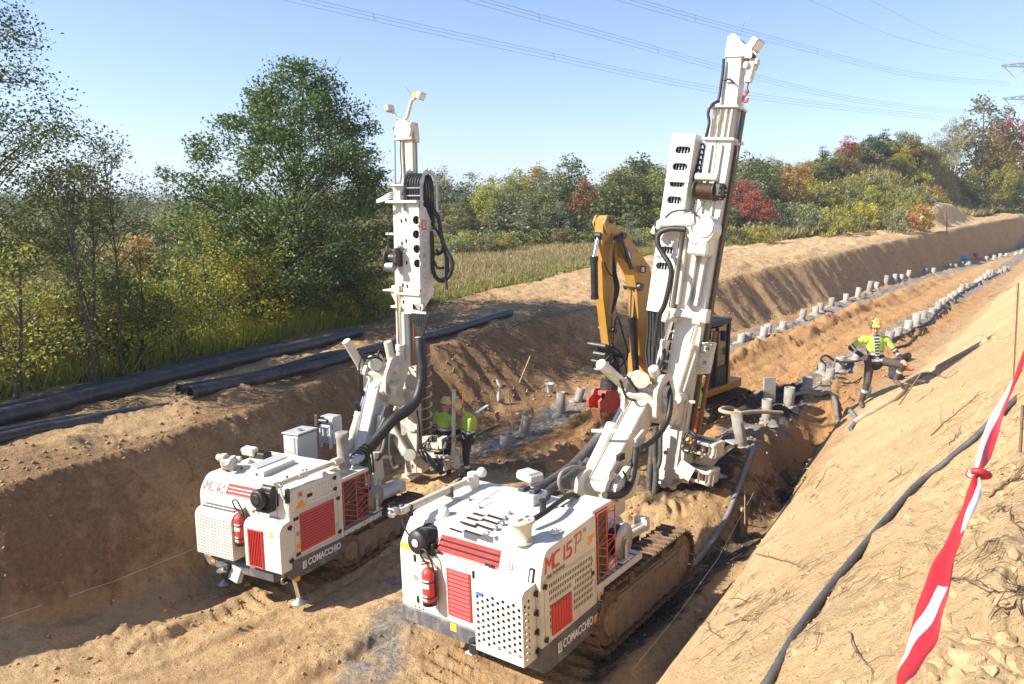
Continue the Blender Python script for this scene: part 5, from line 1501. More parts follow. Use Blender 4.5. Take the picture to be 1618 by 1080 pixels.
# ------------------------------------------------------------------ the smaller drilling rig
M12 = rig_matrix((-4.266, 10.895, -.254), .485, -.030, -.032)
def z2(x, y): return (290 + x / 3.6, 660 + y / 3.6)
def z3(x, y): return (520 + x / 3.177, 160 + y / 3.177)
def z4(x, y): return (500 + x / 3.177, 440 + y / 3.177)
def rig_small():
 root = thing('drilling_rig', 'smaller cream crawler drilling rig lettered MC 12 standing on jack legs by the shaded bank', 'drilling rig', group='drilling rigs working in the pit')
 root.matrix_world = M12
 W = 1.0
 mb = MB(); mb.mat(M['white'])
 prof = rprofile([(0, .68), (0, 1.62), (.17, 1.86), (1.55, 1.88), (1.55, .9), (1.2, .68)], [.01, .10, .10, .04, .02, .02], 5)
 mb.prism(prof, -.80, W, (0, 2, 1))
 prof2 = rprofile([(-.012, .66), (-.012, 1.78), (.07, 1.885), (1.10, 1.885), (1.19, 1.78), (1.19, .66)], [.01, .06, .05, .06, .06, .01], 5)
 mb.prism(prof2, -W, -.80, (0, 2, 1))
 root_h = mb.build('hood', root)
 k = MB(); k.mat(M['greytext'])
 plate(k, FR, -.42, 1.60, .005, .40, .001, .002); plate(k, FR, -.2, 1.44, 1.5, .006, .001, .002)
 k.each('seam', root)
 stroke_text('lettering', 'MC 12', .135, .021, M['redtext'], root, (.018, .935, 1.655), (0, -1, 0), Vector((.17, 0, .24)), wide=.98)
 k = MB(); k.mat(M['greytext']); Fq = fM((0, -1, 0), Vector((.17, 0, .24)), (.055, 0, 1.71))
 k.M = Fq
 for q in (-.44, -.405):
  for s_ in (-1, 1): k.box((q, .04 + s_ * .014, .004), (.036, .010, .003), rot=(0, 0, -s_ * .85), ch=.0008)
 k.M = None; o = k.build('lettering', root)
 FU = fM((0, -1, 0), Vector((.17, 0, .24)), (.006, 0, 1.615))
 louvre(root, FU, -.40, .34, .03, .20, 3)
 # skirt and chassis beam
 mb = MB(); mb.mat(M['skirt'])
 mb.prism(rprofile([(-.02, .50), (-.02, .69), (1.2, .69), (1.2, .5)], .015), -W + .02, W - .03, (0, 2, 1))
 mb.prism([(-.02, .55), (-.02, .775), (1.21, .72), (1.20, .60), (1.03, .46), (.2, .46)], -W - .012, -W + .03, (0, 2, 1))
 mb.prism(rprofile([(-.14, .42), (-.14, .60), (.1, .66), (.1, .40)], .03), -.72, .84, (0, 2, 1))
 sk = mb.build('skirt', root)
 Fs = FS @ Matrix.Translation((0, 0, W))
 st = MB(); st.M = Fs; st.mat(M['whitetext']); st.box((.24, .625, .014), (.08, .12, .004), ch=.001)
 st.mat(M['greytext']); st.box((.226, .635, .017), (.012, .08, .003), ch=.001); st.box((.254, .635, .017), (.012, .08, .003), ch=.001); st.box((.24, .592, .017), (.04, .012, .003), ch=.001)
 st.M = None; st.build('logo', sk)
 lettering('lettering', 'COMACCHIO', .155, M['whitetext'], sk, (.31, -W - .0145, .585), (1, 0, -.02), (0, 0, 1), width=.80, bold=.003)
 k = MB(); k.mat(M['silverbox']); k.box((-.13, .10, .40), (.10, .22, .24), rot=(.2, .3, 0)); k.build('tow_bracket', root)
 k = MB(); k.mat(M['steel']); k.cyl((-.22, .32, .44), (-.22, .32, .46), .09, n=16); k.cyl((-.22, .32, .54), (-.22, .32, .56), .09, n=16); k.cyl((-.2, .32, .44), (-.2, .32, .56), .03, n=10); k.mat(M['darksteel']); k.box((-.14, .28, .5), (.12, .12, .12)); k.build('tow_hitch', root)
 k = MB(); k.mat(M['orange']); plate(k, FR, -.62, .535, .08, .09, .147); plate(k, FR, .80, .53, .07, .10, .025); k.M = Fs; k.box((.06, .46, .016), (.13, .07, .004), ch=.001); k.M = None; k.each('sticker', sk)
 k = MB(); k.mat(M['steel']); k.tube(smooth_path([(-.03, -.86, .52), (-.10, -.86, .50), (-.10, -.86, .42), (-.03, -.90, .42)], 4), .014, 6); k.build('shackle', sk)
 # jack legs
 for (q, yv) in (((232, 940), .78), ((660, 1050), -.95)):
  foot = on(M12, 1, yv, *z2(*q)); 
  k = MB(); k.mat(M['chrome']); k.cyl((.05, yv, .5), (foot.x, yv, foot.z + .06), .038, n=14)
  jl = k.build('jack_leg', root)
  k = MB(); k.mat(M['steel']); k.lathe((foot.x, yv, foot.z), (0, 0, 1), [(0, .13), (.02, .13), (.05, .05), (.09, .045), (.091, .001)], n=18); k.build('jack_foot', jl)
  k = MB(); k.mat(M['skirt']); k.box((.06, yv, .56), (.13, .13, .2)); k.build('jack_sleeve', jl)
 # perforated silencer cover, left rear
 X0 = -.30
 def pq(x, y): return on(M12, 0, X0, *z2(x, y))
 a, b_, c = pq(58, 470), pq(262, 505), pq(262, 755)
 yl, yr = a.y, b_.y
 k = MB(); k.mat(M['bucket'] if False else M['white'])
 pr = rprofile([(X0, .70), (X0, 1.36), (X0 + .06, 1.44), (0, 1.50), (0, .70)], [.02, .05, .06, 0, 0], 5)
 k.prism(pr, yr, yl, (0, 2, 1)); cov = k.build('silencer_cover', root)
 k = MB(); k.mat(M['greylabel'])
 Fc = FR @ Matrix.Translation((0, 0, -X0)); k.M = Fc
 nx, nz_ = 12, 13
 for i in range(nx):
  for j in range(nz_):
   x = -yl + .05 + (yl - yr - .09) * i / (nx - 1); z = .74 + .60 * j / (nz_ - 1)
   k.box((x, z, .003), (.036, .020, .010), rot=(.35, 0, 0), ch=.003)
 k.M = None; o = k.build('pressed_vents', cov); o['kind'] = 'stuff'
 k = MB(); k.mat(M['greytext']); Ft = fM((0, -1, 0), Vector((.24, 0, .06)), (X0 + .06, 0, 1.444)); k.M = Ft
 for i in range(22):
  for j in range(2): k.box((-yl + .05 + (yl - yr - .1) * i / 21, .07 + j * .07, .002), (.018, .045, .004), rot=(0, 0, .5), ch=.001)
 k.M = None; o = k.build('vent_slits', cov); o['kind'] = 'stuff'
 # engine box, right rear, with upright red slats
 X1 = -.24
 def pr_(x, y): return on(M12, 0, X1, *z2(x, y))
 a, b_ = pr_(338, 560), pr_(556, 840)
 yl, yr = a.y, b_.y
 k = MB(); k.mat(M['white'])
 k.prism(rprofile([(X1, .66), (X1, 1.33), (X1 + .07, 1.41), (0, 1.44), (0, .66)], [.01, .05, .06, 0, 0], 5), yr, yl, (0, 2, 1)); eb = k.build('engine_cover', root)
 Fe = FR @ Matrix.Translation((0, 0, -X1))
 l0, l1 = pr_(365, 580), pr_(455, 790)
 louvre(eb, Fe, -l0.y, -l1.y, .69, 1.28, 8, vertical=True)
 k = MB(); k.mat(M['greytext']); k.M = Fe
 for i in range(4):
  for s_ in (0, 1): k.cyl((-l0.y - .035 + s_ * (l0.y - l1.y + .07), .75 + i * .16, 0), (-l0.y - .035 + s_ * (l0.y - l1.y + .07), .75 + i * .16, .004), .006, n=6)
 k.M = None; k.each('rivet', eb)
 k = MB(); k.M = Fe; k.mat(M['redtext']); k.ring((.68 + .0, 1.27, .001), (.68, 1.27, .004), .024, .018, n=16); k.mat(M['yellow']); k.box((.84, 1.285, .002), (.06, .05, .003), ch=.001); k.mat(M['orange']); k.box((.85, 1.24, .002), (.05, .03, .003), ch=.001); k.M = None; k.each('sticker', eb)
 k = MB(); k.mat(M['black']); Fx = FS @ Matrix.Translation((0, 0, -yr))
 for zz in (1.33, .80): hinge(k, Fx, -.03, zz, 1.3)
 k.each('hinge', eb)
 # right-hand side: upper access panel, door with louvres, stickers
 k = MB(); k.mat(M['greytext']); k.M = Fs
 for c_, d_ in (((.6, 1.535), (1.17, .006)), ((.08, 1.1), (.005, .72)), ((1.07, 1.1), (.005, .76)), ((.58, .79), (1.0, .005)), ((.60, 1.50), (.97, .005))):
  k.box((*c_, .001), (*d_, .002), ch=.0005)
 for c_, d_ in (((.72, 1.80), (.70, .004)), ((.72, 1.60), (.70, .004)), ((.37, 1.70), (.004, .2)), ((1.07, 1.70), (.004, .2))):
  k.box((*c_, .001), (*d_, .002), ch=.0005)
 for i in range(7): k.box((.60 + i * .07, 1.70, .001), (.003, .15, .002), ch=.0005)
 k.M = None; k.each('door_seam', root)
 louvre(root, Fs, .20, .96, .86, 1.46, 13)
 k = MB(); k.mat(M['black'])
 latch(k, Fs, .44, 1.70, .11, .055); latch(k, Fs, .12, 1.42, .10, .05); latch(k, Fs, .13, .84, .09, .05)
 k.each('latch', root)
 k = MB(); k.mat(M['black'])
 for xx, zz in ((1.02, 1.81), (1.02, 1.62), (1.08, 1.44), (1.08, .86)): hinge(k, Fs, xx, zz, 1.15)
 k.each('hinge', root)
 st = MB(); st.M = Fs
 st.mat(M['greylabel']); st.box((.235, 1.77, .002), (.12, .12, .003), ch=.001); st.mat(M['redtext']); st.box((.24, 1.77, .0045), (.07, .07, .002), ch=.0005); st.mat(M['yellow']); st.box((.23, 1.735, .0058), (.05, .02, .002), ch=.0005)
 st.mat(M['orange']); st.box((.24, 1.585, .002), (.22, .05, .003), ch=.001); st.box((.24, 1.635, .002), (.12, .06, .003), rot=(0, 0, .3), ch=.001)
 st.mat(M['yellow']); st.box((.13, 1.33, .002), (.09, .035, .003), ch=.001)
 st.mat(M['redtext']); st.ring((.14, 1.17, .001), (.14, 1.17, .004), .036, .027, n=18); st.mat(M['greytext']); st.box((.14, 1.17, .002), (.022, .03, .003), ch=.001)
 st.mat(M['yellow']); st.prism([(.10, 1.02), (.18, 1.02), (.14, 1.08)], .001, .004, (0, 1, 2)); st.mat(M['orange']); st.box((.14, .965, .002), (.08, .07, .003), ch=.001); st.mat(M['yellow']); st.box((.14, .905, .002), (.09, .04, .003), ch=.001); st.mat(M['redtext']); st.ring((.14, .965, .003), (.14, .965, .005), .026, .02, n=14)
 st.mat(M['greylabel']); st.box((1.03, .98, .002), (.06, .10, .003), ch=.001)
 st.M = None; st.each('sticker', root)
 # motor on the rear shoulder
 c = on(M12, 0, -.22, *z2(418, 465))
 k = MB(); k.mat(M['black']); k.lathe((.02, c.y, c.z), (-1, 0, 0), [(0, .10), (.02, .14), (.18, .15), (.24, .15), (.26, .13), (.265, .11), (.267, .001)], n=26)
 k.box((-.06, c.y - .13, c.z - .02), (.18, .14, .26)); k.box((-.05, c.y - .02, c.z - .19), (.24, .26, .08), ch=.02); k.lathe((-.245, c.y, c.z), (-1, 0, 0), [(0, .085), (.012, .085), (.014, .07)], n=20); k.build('winch_motor', root)
 k = MB(); k.mat(M['steel'])
 for dz in (.03, .08): k.tube(smooth_path([(-.05, c.y - .28, c.z + .2), (-.12, c.y - .30, c.z + .0), (-.12, c.y - .31, c.z - .45)], 4), .005, 5)
 k.build('hook_cable', root)
 # roof
 RZ = 1.87
 def rp(x, y): return on(M12, 2, RZ, *z2(x, y))
 k = MB(); k.mat(M['white'])
 pts = [rp(385, 305), rp(545, 240), rp(628, 262), rp(455, 335)]
 k.prism([(q.x, q.y) for q in pts][::-1], 1.86, 1.95, (0, 1, 2)); k.build('roof_hatch', root)
 k = MB(); k.mat(M['silverbox']); pts2 = [rp(378, 300), rp(545, 233), rp(600, 247), rp(418, 318)]; k.prism([(q.x, q.y) for q in pts2][::-1], 1.956, 1.966, (0, 1, 2)); k.build('hatch_plate', root)
 a = rp(262, 290)
 k = MB(); k.mat(M['white2']); k.M = Matrix.Translation((a.x, a.y, 1.95)) @ Matrix.Rotation(.5, 4, 'Z')
 k.box((0, 0, .06), (.30, .20, .12), ch=.03); k.box((0, .1, .13), (.22, .12, .08), ch=.02); k.cyl((-.15, -.05, .06), (-.3, -.08, .04), .05, n=12); k.cyl((.1, -.16, .05), (.1, .18, .05), .06, n=14); k.sphere((.1, .2, .1), .06); k.box((.0, 0, -.04), (.2, .2, .1)); k.M = None
 k.build('vibration_valve', root)
 k = MB(); k.mat(M['darksteel']); a = rp(255, 300); k.box((a.x - .02, a.y + .02, 1.88), (.16, .08, .02), rot=(.2, .5, .4)); k.build('deflector', root)
 a = rp(380, 225); k = MB(); k.mat(M['white']); k.M = Matrix.Translation((a.x, a.y, 1.97)); k.box((0, 0, .02), (.16, .30, .13), rot=(0, -.25, 0), ch=.02); k.mat(M['silverbox']); k.box((-.05, 0, .05), (.03, .24, .08), rot=(0, -.25, 0)); k.mat(M['white']); k.cyl((0, 0, -.1), (0, 0, 0), .02, n=8); k.M = None; k.build('work_lamp', root)
 a = rp(450, 228); k = MB(); k.mat(M['black']); k.box((a.x, a.y, 1.93), (.20, .28, .11), ch=.02); k.build('control_box', root)
 a = rp(370, 255); k = MB(); k.mat(M['white2']); k.lathe((a.x, a.y, 1.87), (0, 0, 1), [(0, .07), (.03, .07), (.035, .04), (.06, .035), (.061, .001)], n=14); k.build('breather_cap', root)
 a = rp(792, 330); k = MB(); k.mat(M['bucket']); k.lathe((a.x, a.y, 1.87), (0, 0, 1), [(0, .09), (.03, .09), (.05, .06), (.07, .05), (.072, .001)], n=16); k.build('filler_cap', root)
 k = MB(); k.mat(M['black'])
 for q in ((415, 325), (590, 340), (680, 305), (700, 300), (330, 290)): a = rp(*q); k.box((a.x, a.y, 1.885), (.05, .03, .03), rot=(0, 0, .6))
 k.each('roof_clip', root)
 # jib pipe across the roof
 k = MB(); k.mat(M['white2'])
 q0 = on(M12, 2, 2.0, *z2(520, 385)); q1 = on(M12, 2, 2.03, *z2(880, 245))
 k.cyl(q0, q1, .042, n=14); d = (q1 - q0).normalized(); k.cyl(q0 - d * .06, q0 + d * .05, .065, n=14); k.cyl(q0 + d * .45, q0 + d * .62, .056, n=14); k.cyl(q1 - d * .12, q1 + d * .1, .07, n=14)
 q2 = q1 + d * .12
 k.mat(M['tube']); k.lathe(q2 + Vector((0, 0, -.16)), (0, 0, 1), [(0, .12), (.05, .12), (.06, .10), (.52, .105), (.54, .12), (.62, .12), (.63, .09), (.6, .001)], n=20)
 jb = k.build('jib_arm', root)
 k = MB(); k.mat(M['darksteel']); k.cyl(q0 - d * .14 + Vector((0, .09, .0)), q0 - d * .14 + Vector((0, -.12, 0)), .055, n=12); k.mat(M['black']); k.box(q0 + Vector((.02, -.22, -.14)), (.07, .06, .22), rot=(0, 0, .3)); k.mat(M['chrome']); k.beam(q0 + Vector((-.02, -.12, .02)), q0 + Vector((.0, -.18, -.2)), .03, .03); k.sphere(q0 + Vector((.0, -.12, .02)), .04); k.build('jib_knuckle', jb)
 # grey tool box and steel frame at the far side of the roof
 a = rp(640, 235)
 k = MB(); k.mat(M['silverbox']); k.box((1.95, .62, 1.90), (.52, .36, .52), rot=(0, 0, .04), ch=.015); k.box((1.95, .62, 2.20), (.55, .39, .03), rot=(0, 0, .04)); k.mat(M['steel']); k.cyl((1.9, .58, 2.2), (1.9, .58, 2.25), .05, n=10)
 k.mat(M['greytext']); k.box((1.66, .48, 2.0), (.012, .02, .3)); k.build('tool_box', root)
 k = MB(); k.mat(M['silverbox']); k.box((2.55, .40, 2.12), (.26, .34, .52), ch=.02); k.mat(M['bucket'])
 k.beam((2.36, .50, 1.8), (2.36, .50, 2.22), .05, .05); k.beam((2.36, .26, 1.8), (2.36, .26, 2.22), .05, .05); k.beam((2.36, .52, 2.22), (2.36, .24, 2.22), .05, .05); k.beam((2.36, .50, 1.82), (2.36, .26, 2.2), .03, .03)
 k.mat(M['darksteel']); k.box((2.34, .54, 2.32), (.10, .08, .22)); k.cyl((2.34, .54, 2.32), (2.34, .30, 2.32), .04, n=10); k.build('cooler_frame', root)
 # platform, guard, reel
 k = MB(); k.mat(M['silverbox']); k.box((1.72, -.68, .80), (1.06, .62, .02)); k.mat(M['white']); k.box((1.70, -W, .775), (1.0, .03, .085)); k.mat(M['orange']); k.box((1.72, -W - .016, .78), (.05, .003, .04), ch=.001); k.build('side_platform', root)
 k = MB(); k.mat(M['darksteel']); k.box((1.55, -.80, 1.27), (.62, .30, .78)); k.mat(M['white']); k.box((1.56, -.80, 1.69), (.72, .38, .06)); k.build('radiator_core', root)
 lattice_guard(root, FS @ Matrix.Translation((0, 0, W - .05)), 1.22, 1.88, .88, 1.66)
 k = MB(); k.mat(M['bluegrey']); k.sphere((1.86, -.72, 1.86), .2, (1.3, .7, .5)); k.mat(M['black'])
 for i in range(4): k.tube(smooth_path([(1.6 + i * .1, -.75, 1.75), (1.75 + i * .1, -.78, 1.98 + .03 * i), (2.0 + .08 * i, -.8, 1.9), (2.1 + .06 * i, -.8, 1.5)], 5), .02, 6)
 k.build('hose_cluster', root)
 hose_reel(root, (2.13, -.86, 1.10), .23, .16, mat='tube')
 k = MB(); k.mat(M['darksteel']); k.box((1.9, 0, .62), (3.0, .9, .36)); k.mat(M['white2']); k.box((2.0, .1, 1.05), (1.1, 1.0, .7)); k.mat(M['white']); k.cyl((2.75, 0, .8), (2.75, 0, 1.05), .46, n=26); k.build('deck', root)
 k = MB(); k.mat(M['silverbox']); k.cyl((2.5, -.62, .90), (3.1, -.66, .92), .11, n=14); k.mat(M['white']); k.box((3.2, -.66, .92), (.2, .2, .2)); k.mat(M['steel']); k.cyl((2.62, -.52, 1.0), (3.3, -.58, .98), .05, n=10); k.build('front_outrigger', root)
 track(root, -1.02, -.64, 1.02, 3.7, .06, .74, M12)
 track(root, .64, 1.02, 1.02, 3.7, .06, .74, M12)
 return root
RIG12 = rig_small()
E12_LABEL = extinguisher('red fire extinguisher between two cream covers of the rig lettered MC 12', M12, -.20, -.135, .98, 1.15)
def boom_small(root):
 b = lambda yv, x, y: on(M12, 1, yv, *z4(x, y))
 P0 = b(.0, 232, 888); P1 = b(.0, 312, 545)
 d = (P1 - P0).normalized()
 mb = MB(); mb.mat(M['white'])
 mb.beam(P0, P1, .25, .32, up=(0, 0, 1), w1=.30, h1=.40, ch=.02)
 for s_ in (-.24, .24): mb.prism(rprofile([(P0.x - .4, 1.0), (P0.x + .3, 1.0), (P0.x + .25, P0.z + .1), (P0.x, P0.z + .2), (P0.x - .2, P0.z + .1)], .08), s_ - .035, s_ + .035, (0, 2, 1))
 mb.cyl((P0.x, -.34, P0.z), (P0.x, .38, P0.z), .10, n=18); mb.cyl(P1 + Vector((0, -.3, 0)), P1 + Vector((0, .3, 0)), .16, n=20)
 mb.box(P1 - d * .1 + Vector((0, 0, .1)), (.30, .5, .14), rot=(0, -.6, 0), ch=.03)
 mb.build('boom', root)
 hydraulic('boom_cylinder', root, b(.31, 150, 895), b(.31, 218, 675), b(.26, 282, 432), .09, .045)
 hydraulic('boom_cylinder', root, b(-.20, 300, 850), b(-.20, 322, 690), b(-.16, 345, 630), .06, .03)
 mb = MB(); mb.mat(M['white2'])
 H = b(.0, 345, 470)
 mb.box(H + Vector((0, 0, -.05)), (.46, .56, .36), rot=(0, -.4, .1), ch=.03); mb.cyl(H + Vector((0, -.4, .1)), H + Vector((0, .4, .1)), .11, n=18)
 for s_ in (-.27, .27): mb.prism(rprofile([(H.x - .4, H.z - .35), (H.x + .1, H.z - .45), (H.x + .4, H.z), (H.x + .2, H.z + .35), (H.x - .15, H.z + .35), (H.x - .38, H.z)], .1), s_ - .03, s_ + .03, (0, 2, 1))
 mb.cyl(b(.22, 285, 430), b(-.05, 300, 432), .12, n=18); mb.box(b(-.25, 385, 560), (.3, .3, .4), rot=(.3, -.3, 0), ch=.03); mb.cyl(b(-.2, 360, 600), b(-.35, 430, 620), .11, n=16)
 mb.cyl(b(.2, 250, 510), b(.2, 330, 520), .09, n=14)
 sw = mb.build('swivel_head', root)
 for q0, q1, y0, y1 in (((238, 460), (150, 313), .42, .5), ((392, 478), (358, 318), -.22, -.2)):
  mb = MB(); mb.mat(M['white2']); a, c = b(y0, *q0), b(y1, *q1); dd = (c - a).normalized(); mb.cyl(a, c, .085, n=18); mb.cyl(c, c + dd * .012, .075, n=18); mb.cyl(a, a + dd * .1, .10, n=18); mb.build('slewing_cylinder', sw)
 k = MB(); k.mat(M['black'])
 for q in ([(205, 350), (235, 385), (270, 380), (300, 385)], [(210, 365), (245, 400), (300, 395), (330, 410)], [(345, 370), (320, 355), (310, 385), (325, 420), (350, 430)], [(350, 360), (375, 380), (360, 410)], [(225, 390), (215, 440), (215, 500)]):
  k.tube(smooth_path([b(.15, *t) for t in q], 6), .02, 6)
 for q in ([(218, 480), (222, 540), (240, 590)], [(200, 620), (212, 660), (210, 640)]): corrugated(k, smooth_path([b(.3, *t) for t in q], 5), .05, .04, .08)
 k.each('hose', sw)
 # great sleeve of hoses looping from the mast down to the deck
 c = lambda yv, x, y: on(M12, 1, yv, *z4(x, y))
 k = MB(); k.mat(M['black'])
 path = smooth_path([b(-.75, 517, 300), b(-.8, 522, 360), b(-.85, 530, 440), b(-.87, 526, 530), b(-.85, 500, 610), b(-.8, 450, 665), b(-.72, 395, 700), b(-.62, 340, 760), b(-.55, 290, 820), b(-.5, 235, 880), b(-.45, 200, 920)], 5)
 corrugated(k, path, .105, .035, .05, 12); k.build('hose_sleeve', root)
 k = MB(); k.mat(M['black'])
 corrugated(k, smooth_path([b(-.5, 352, 700), b(-.42, 320, 760), b(-.35, 290, 830), b(-.3, 250, 890), b(-.3, 225, 930)], 5), .075, .035, .05); k.build('hose_sleeve', root)
 k = MB(); k.mat(M['hose']); corrugated(k, smooth_path([b(-.3, 340, 720), b(-.5, 345, 800), b(-.55, 330, 870), b(-.5, 300, 910)], 5), .05, .04, .06); k.build('ribbed_hose', root)
 k = MB(); k.mat(M['white2'])
 k.cyl(b(-.45, 290, 880), b(-.45, 285, 1040), .07, n=14); k.cyl(b(-.45, 292, 870), b(-.45, 291, 900), .10, n=14); k.beam(b(-.2, 300, 893), b(-.2, 375, 895), .06, .06)
 k.each('side_post', root)
 return
def mast_small(root):
 B = atY(650, 747, 15.3); T = atY(637, 190, 15.3)
 MF = mast_frame(B, T, .485)
 L = M12.inverted() @ MF
 def p(yv, q): return on(MF, 1, yv, *q)
 k = MB(); k.mat(M['white'])
 k.prism([(-.16, 5.86), (.16, 5.86), (.16, .75), (-.08, .75), (-.14, 1.5), (-.16, 3.0)], -.20, .20, (0, 2, 1))
 m = k.build('mast', root, M=L)
 k = MB(); k.mat(M['white'])
 k.box((.02, 0, 5.88), (.46, .52, .05)); k.box((.0, 0, 6.05), (.34, .36, .28)); k.box((.05, -.02, 6.21), (.44, .5, .04), rot=(0, 0, 0))
 k.prism([(-.10, 5.90), (-.16, 5.90), (-.26, 5.90), (-.16, 5.6)], -.05, .05, (0, 2, 1))
 k.box((-.21, -.1, 4.05), (.5, .3, .035)); k.prism([(-.3, 4.03), (-.16, 4.03), (-.16, 3.8)], -.2, .0, (0, 2, 1)); k.box((.05, -.12, 3.72), (.56, .34, .05))
 k.each('mast_flange', m)
 k = MB(); k.mat(M['white2']); k.box((.18, 0, 6.66), (.20, .18, .90)); k.mat(M['white']); k.box((.02, 0, 6.66), (.08, .22, .90)); k.build('mast_pole', m)
 k = MB(); k.mat(M['white2'])
 for yv in (-.13, .13): k.cyl((.08, yv - .015, 7.3), (.08, yv + .015, 7.3), .20, n=26)
 k.box((.08, 0, 7.13), (.44, .30, .05)); k.box((.20, 0, 7.3), (.16, .25, .3)); k.box((.33, 0, 7.15), (.03, .14, .2)); k.mat(M['darksteel']); k.cyl((.0, -.1, 7.3), (.0, .1, 7.3), .15, n=20); k.box((-.13, 0, 7.27), (.06, .2, .22), rot=(0, -.4, 0))
 hd = k.build('crown_block', m)
 k = MB(); k.mat(M['white2']); k.tube([(.05, -.05, 7.48), (-.10, -.1, 7.55), (-.18, -.1, 7.68)], .032, 8); k.tube([(.05, -.05, 7.48), (.14, -.05, 7.55), (.25, -.05, 7.86), (.36, -.05, 7.92)], .036, 8); k.build('lamp_arm', hd)
 k = MB(); floodlight(k, (-.28, -.10, 7.73), (-.9, .15, -.35), .8); k.build('floodlight', hd)
 k = MB(); floodlight(k, (.50, -.05, 7.93), (.85, .05, -.45), .85); k.mat(M['yellow']); k.cyl((.36, -.12, 7.96), (.36, -.04, 7.96), .05, n=12); k.build('floodlight', hd)
 k = MB(); k.mat(M['greytext']); k.tube([(.25, 0, 7.95), (.08, 0, 8.15)], .006, 5); k.build('antenna', hd)
 k = MB(); k.mat(M['darksteel'])
 k.tube([(-.14, -.1, 7.2), (-.16, -.1, 6.2)], .010, 5, caps=False); k.tube([(.37, -.1, 7.1), (.38, -.1, 6.35)], .010, 5, caps=False)
 k.each('wire_rope', m)
 k = MB(); k.mat(M['black']); k.tube(smooth_path([(.03, -.13, 7.2), (.02, -.14, 6.8), (.04, -.15, 6.5), (.05, -.2, 6.25)], 5), .012, 5); k.build('cable', m)
 # fittings that stick out on the left of the neck
 k = MB(); k.mat(M['steel'])
 for i in range(4): k.tube(smooth_path([p(-.3, z3(345, 460 + i * 9)), p(-.35, z3(310, 458 + i * 9)), p(-.4, z3(270, 480 + i * 7)), p(-.42, z3(240, 496 + i * 4))], 5), .014, 6)
 k.mat(M['white']); k.box(p(-.32, z3(352, 475)), (.14, .12, .2)); k.mat(M['darksteel']); k.box(p(-.25, z3(385, 455)), (.12, .14, .12)); k.build('valve_bank', m)
 # hose guard: front plate with four round holes and lettered right cheek
 Yg = -.34
 gl, gr = .155, .575
 zt, zb = 5.86, 3.35
 def fr(Yv): return Matrix(((1, 0, 0, 0), (0, 0, -1, Yv), (0, 1, 0, 0), (0, 0, 0, 1)))
 k = MB(); k.mat(M['white']); k.M = fr(Yg)
 hs = []
 for q in ((437, 595), (437, 667), (440, 740), (443, 813)):
  c = p(Yg, z3(*q)); hs.append(circ(c.x, c.z, .085, 18))
 c = p(Yg, z3(445, 1032)); hs.append(rprofile([(c.x - .13, c.z - .06), (c.x + .13, c.z - .06), (c.x + .13, c.z + .06), (c.x - .13, c.z + .06)], .03, 3))
 zb = p(Yg, z4(500, 172)).z
 holed_plate(k, [(gl, zb), (gr, zb), (gr, zt), (gl, zt)], hs, .012); k.M = None
 k.prism([(Yg + .0125, zb), (.14, zb + .35), (.14, zt - .45), (Yg + .25, zt - .1), (Yg + .0125, zt)], gr - .012, gr, (1, 2, 0))
 k.prism([(Yg + .0125, zb), (.1, zb), (.1, zt), (Yg + .0125, zt)], gl, gl + .012, (1, 2, 0))
 k.box((.20, -.30, zt + .02), (.78, .26, .06), ch=.01); k.box((.26, Yg - .02, 4.02), (.64, .04, .05))
 k.box((.35, Yg + .02, 3.62), (.5, .06, .03))
 gd = k.build('hose_guard', m)
 k = MB(); k.mat(M['slot']); k.box(((gl + gr) / 2, -.02, (zb + zt) / 2), (gr - gl - .06, .22, zt - zb - .3)); k.build('guard_dark_inside', gd)  # shade inside the guard given as a near-black box
 k = MB(); k.mat(M['hose'])
 for i in range(5): k.tube([(gl + .07 + i * .07, Yg + .08, zb + .02), (gl + .07 + i * .07, Yg + .08, zt - .05)], .018, 6, caps=False)
 k.each('hose', gd)
 k = MB(); k.mat(M['black'])
 for zz in (5.5, 5.05, 4.9, 4.2, 3.85): k.box((gl - .01, Yg - .006, zz), (.03, .02, .07)); k.box((gr - .0, Yg - .004, zz - .1), (.02, .02, .06))
 for zz in (5.52, 5.1, 4.66, 4.18): k.box((gl + .10, Yg - .005, zz), (.035, .012, .07))
 k.each('latch', gd)
 Fc = fM((0, 1, 0), (0, 0, 1), (gr, 0, 0))
 st = MB(); st.M = Fc; st.mat(M['redtext']); st.box((-.17, 5.42, .003), (.17, .20, .004), ch=.001); st.mat(M['whitetext']); st.box((-.20, 5.44, .006), (.02, .12, .003), ch=.001); st.box((-.14, 5.44, .006), (.02, .12, .003), ch=.001); st.box((-.17, 5.37, .006), (.08, .02, .003), ch=.001); st.M = None; st.build('logo', gd)
 for i, ch in enumerate('COMACCHIO'):
  lettering('lettering', ch, .185, M['bluegrey'], gd, (gr + .001, -.23, 5.16 - i * .205), (0, 1, 0), (0, 0, 1), width=.9, bold=.003)
 # hoses arching over the top of the guard in a steel cradle
 k = MB(); k.mat(M['black'])
 for i in range(6):
  y = -.28 + .0 * i; x = .30 + i * .062
  pts = [(x, -.30, 5.75), (x, -.31, 6.2), (x, -.24, 6.36), (x, -.10, 6.42), (x, .06, 6.34), (x, .12, 6.1), (x, .13, 5.3)]
  k.tube(smooth_path(pts, 6), .026, 7)
 k.build('hose_loop', m)
 k = MB(); k.mat(M['steel'])
 for x in (.255, .665):
  pts = [(-.36, 5.7), (-.36, 6.2), (-.26, 6.42), (-.10, 6.49), (.08, 6.42), (.19, 6.2), (.19, 5.5)]
  for a, b_ in zip(pts[:-1], pts[1:]): k.beam((x, *a), (x, *b_), .09, .012, up=(1, 0, 0)) if False else k.beam((x, *a), (x, *b_), .015, .10, up=(0, b_[1] - a[1], -(b_[0] - a[0])))
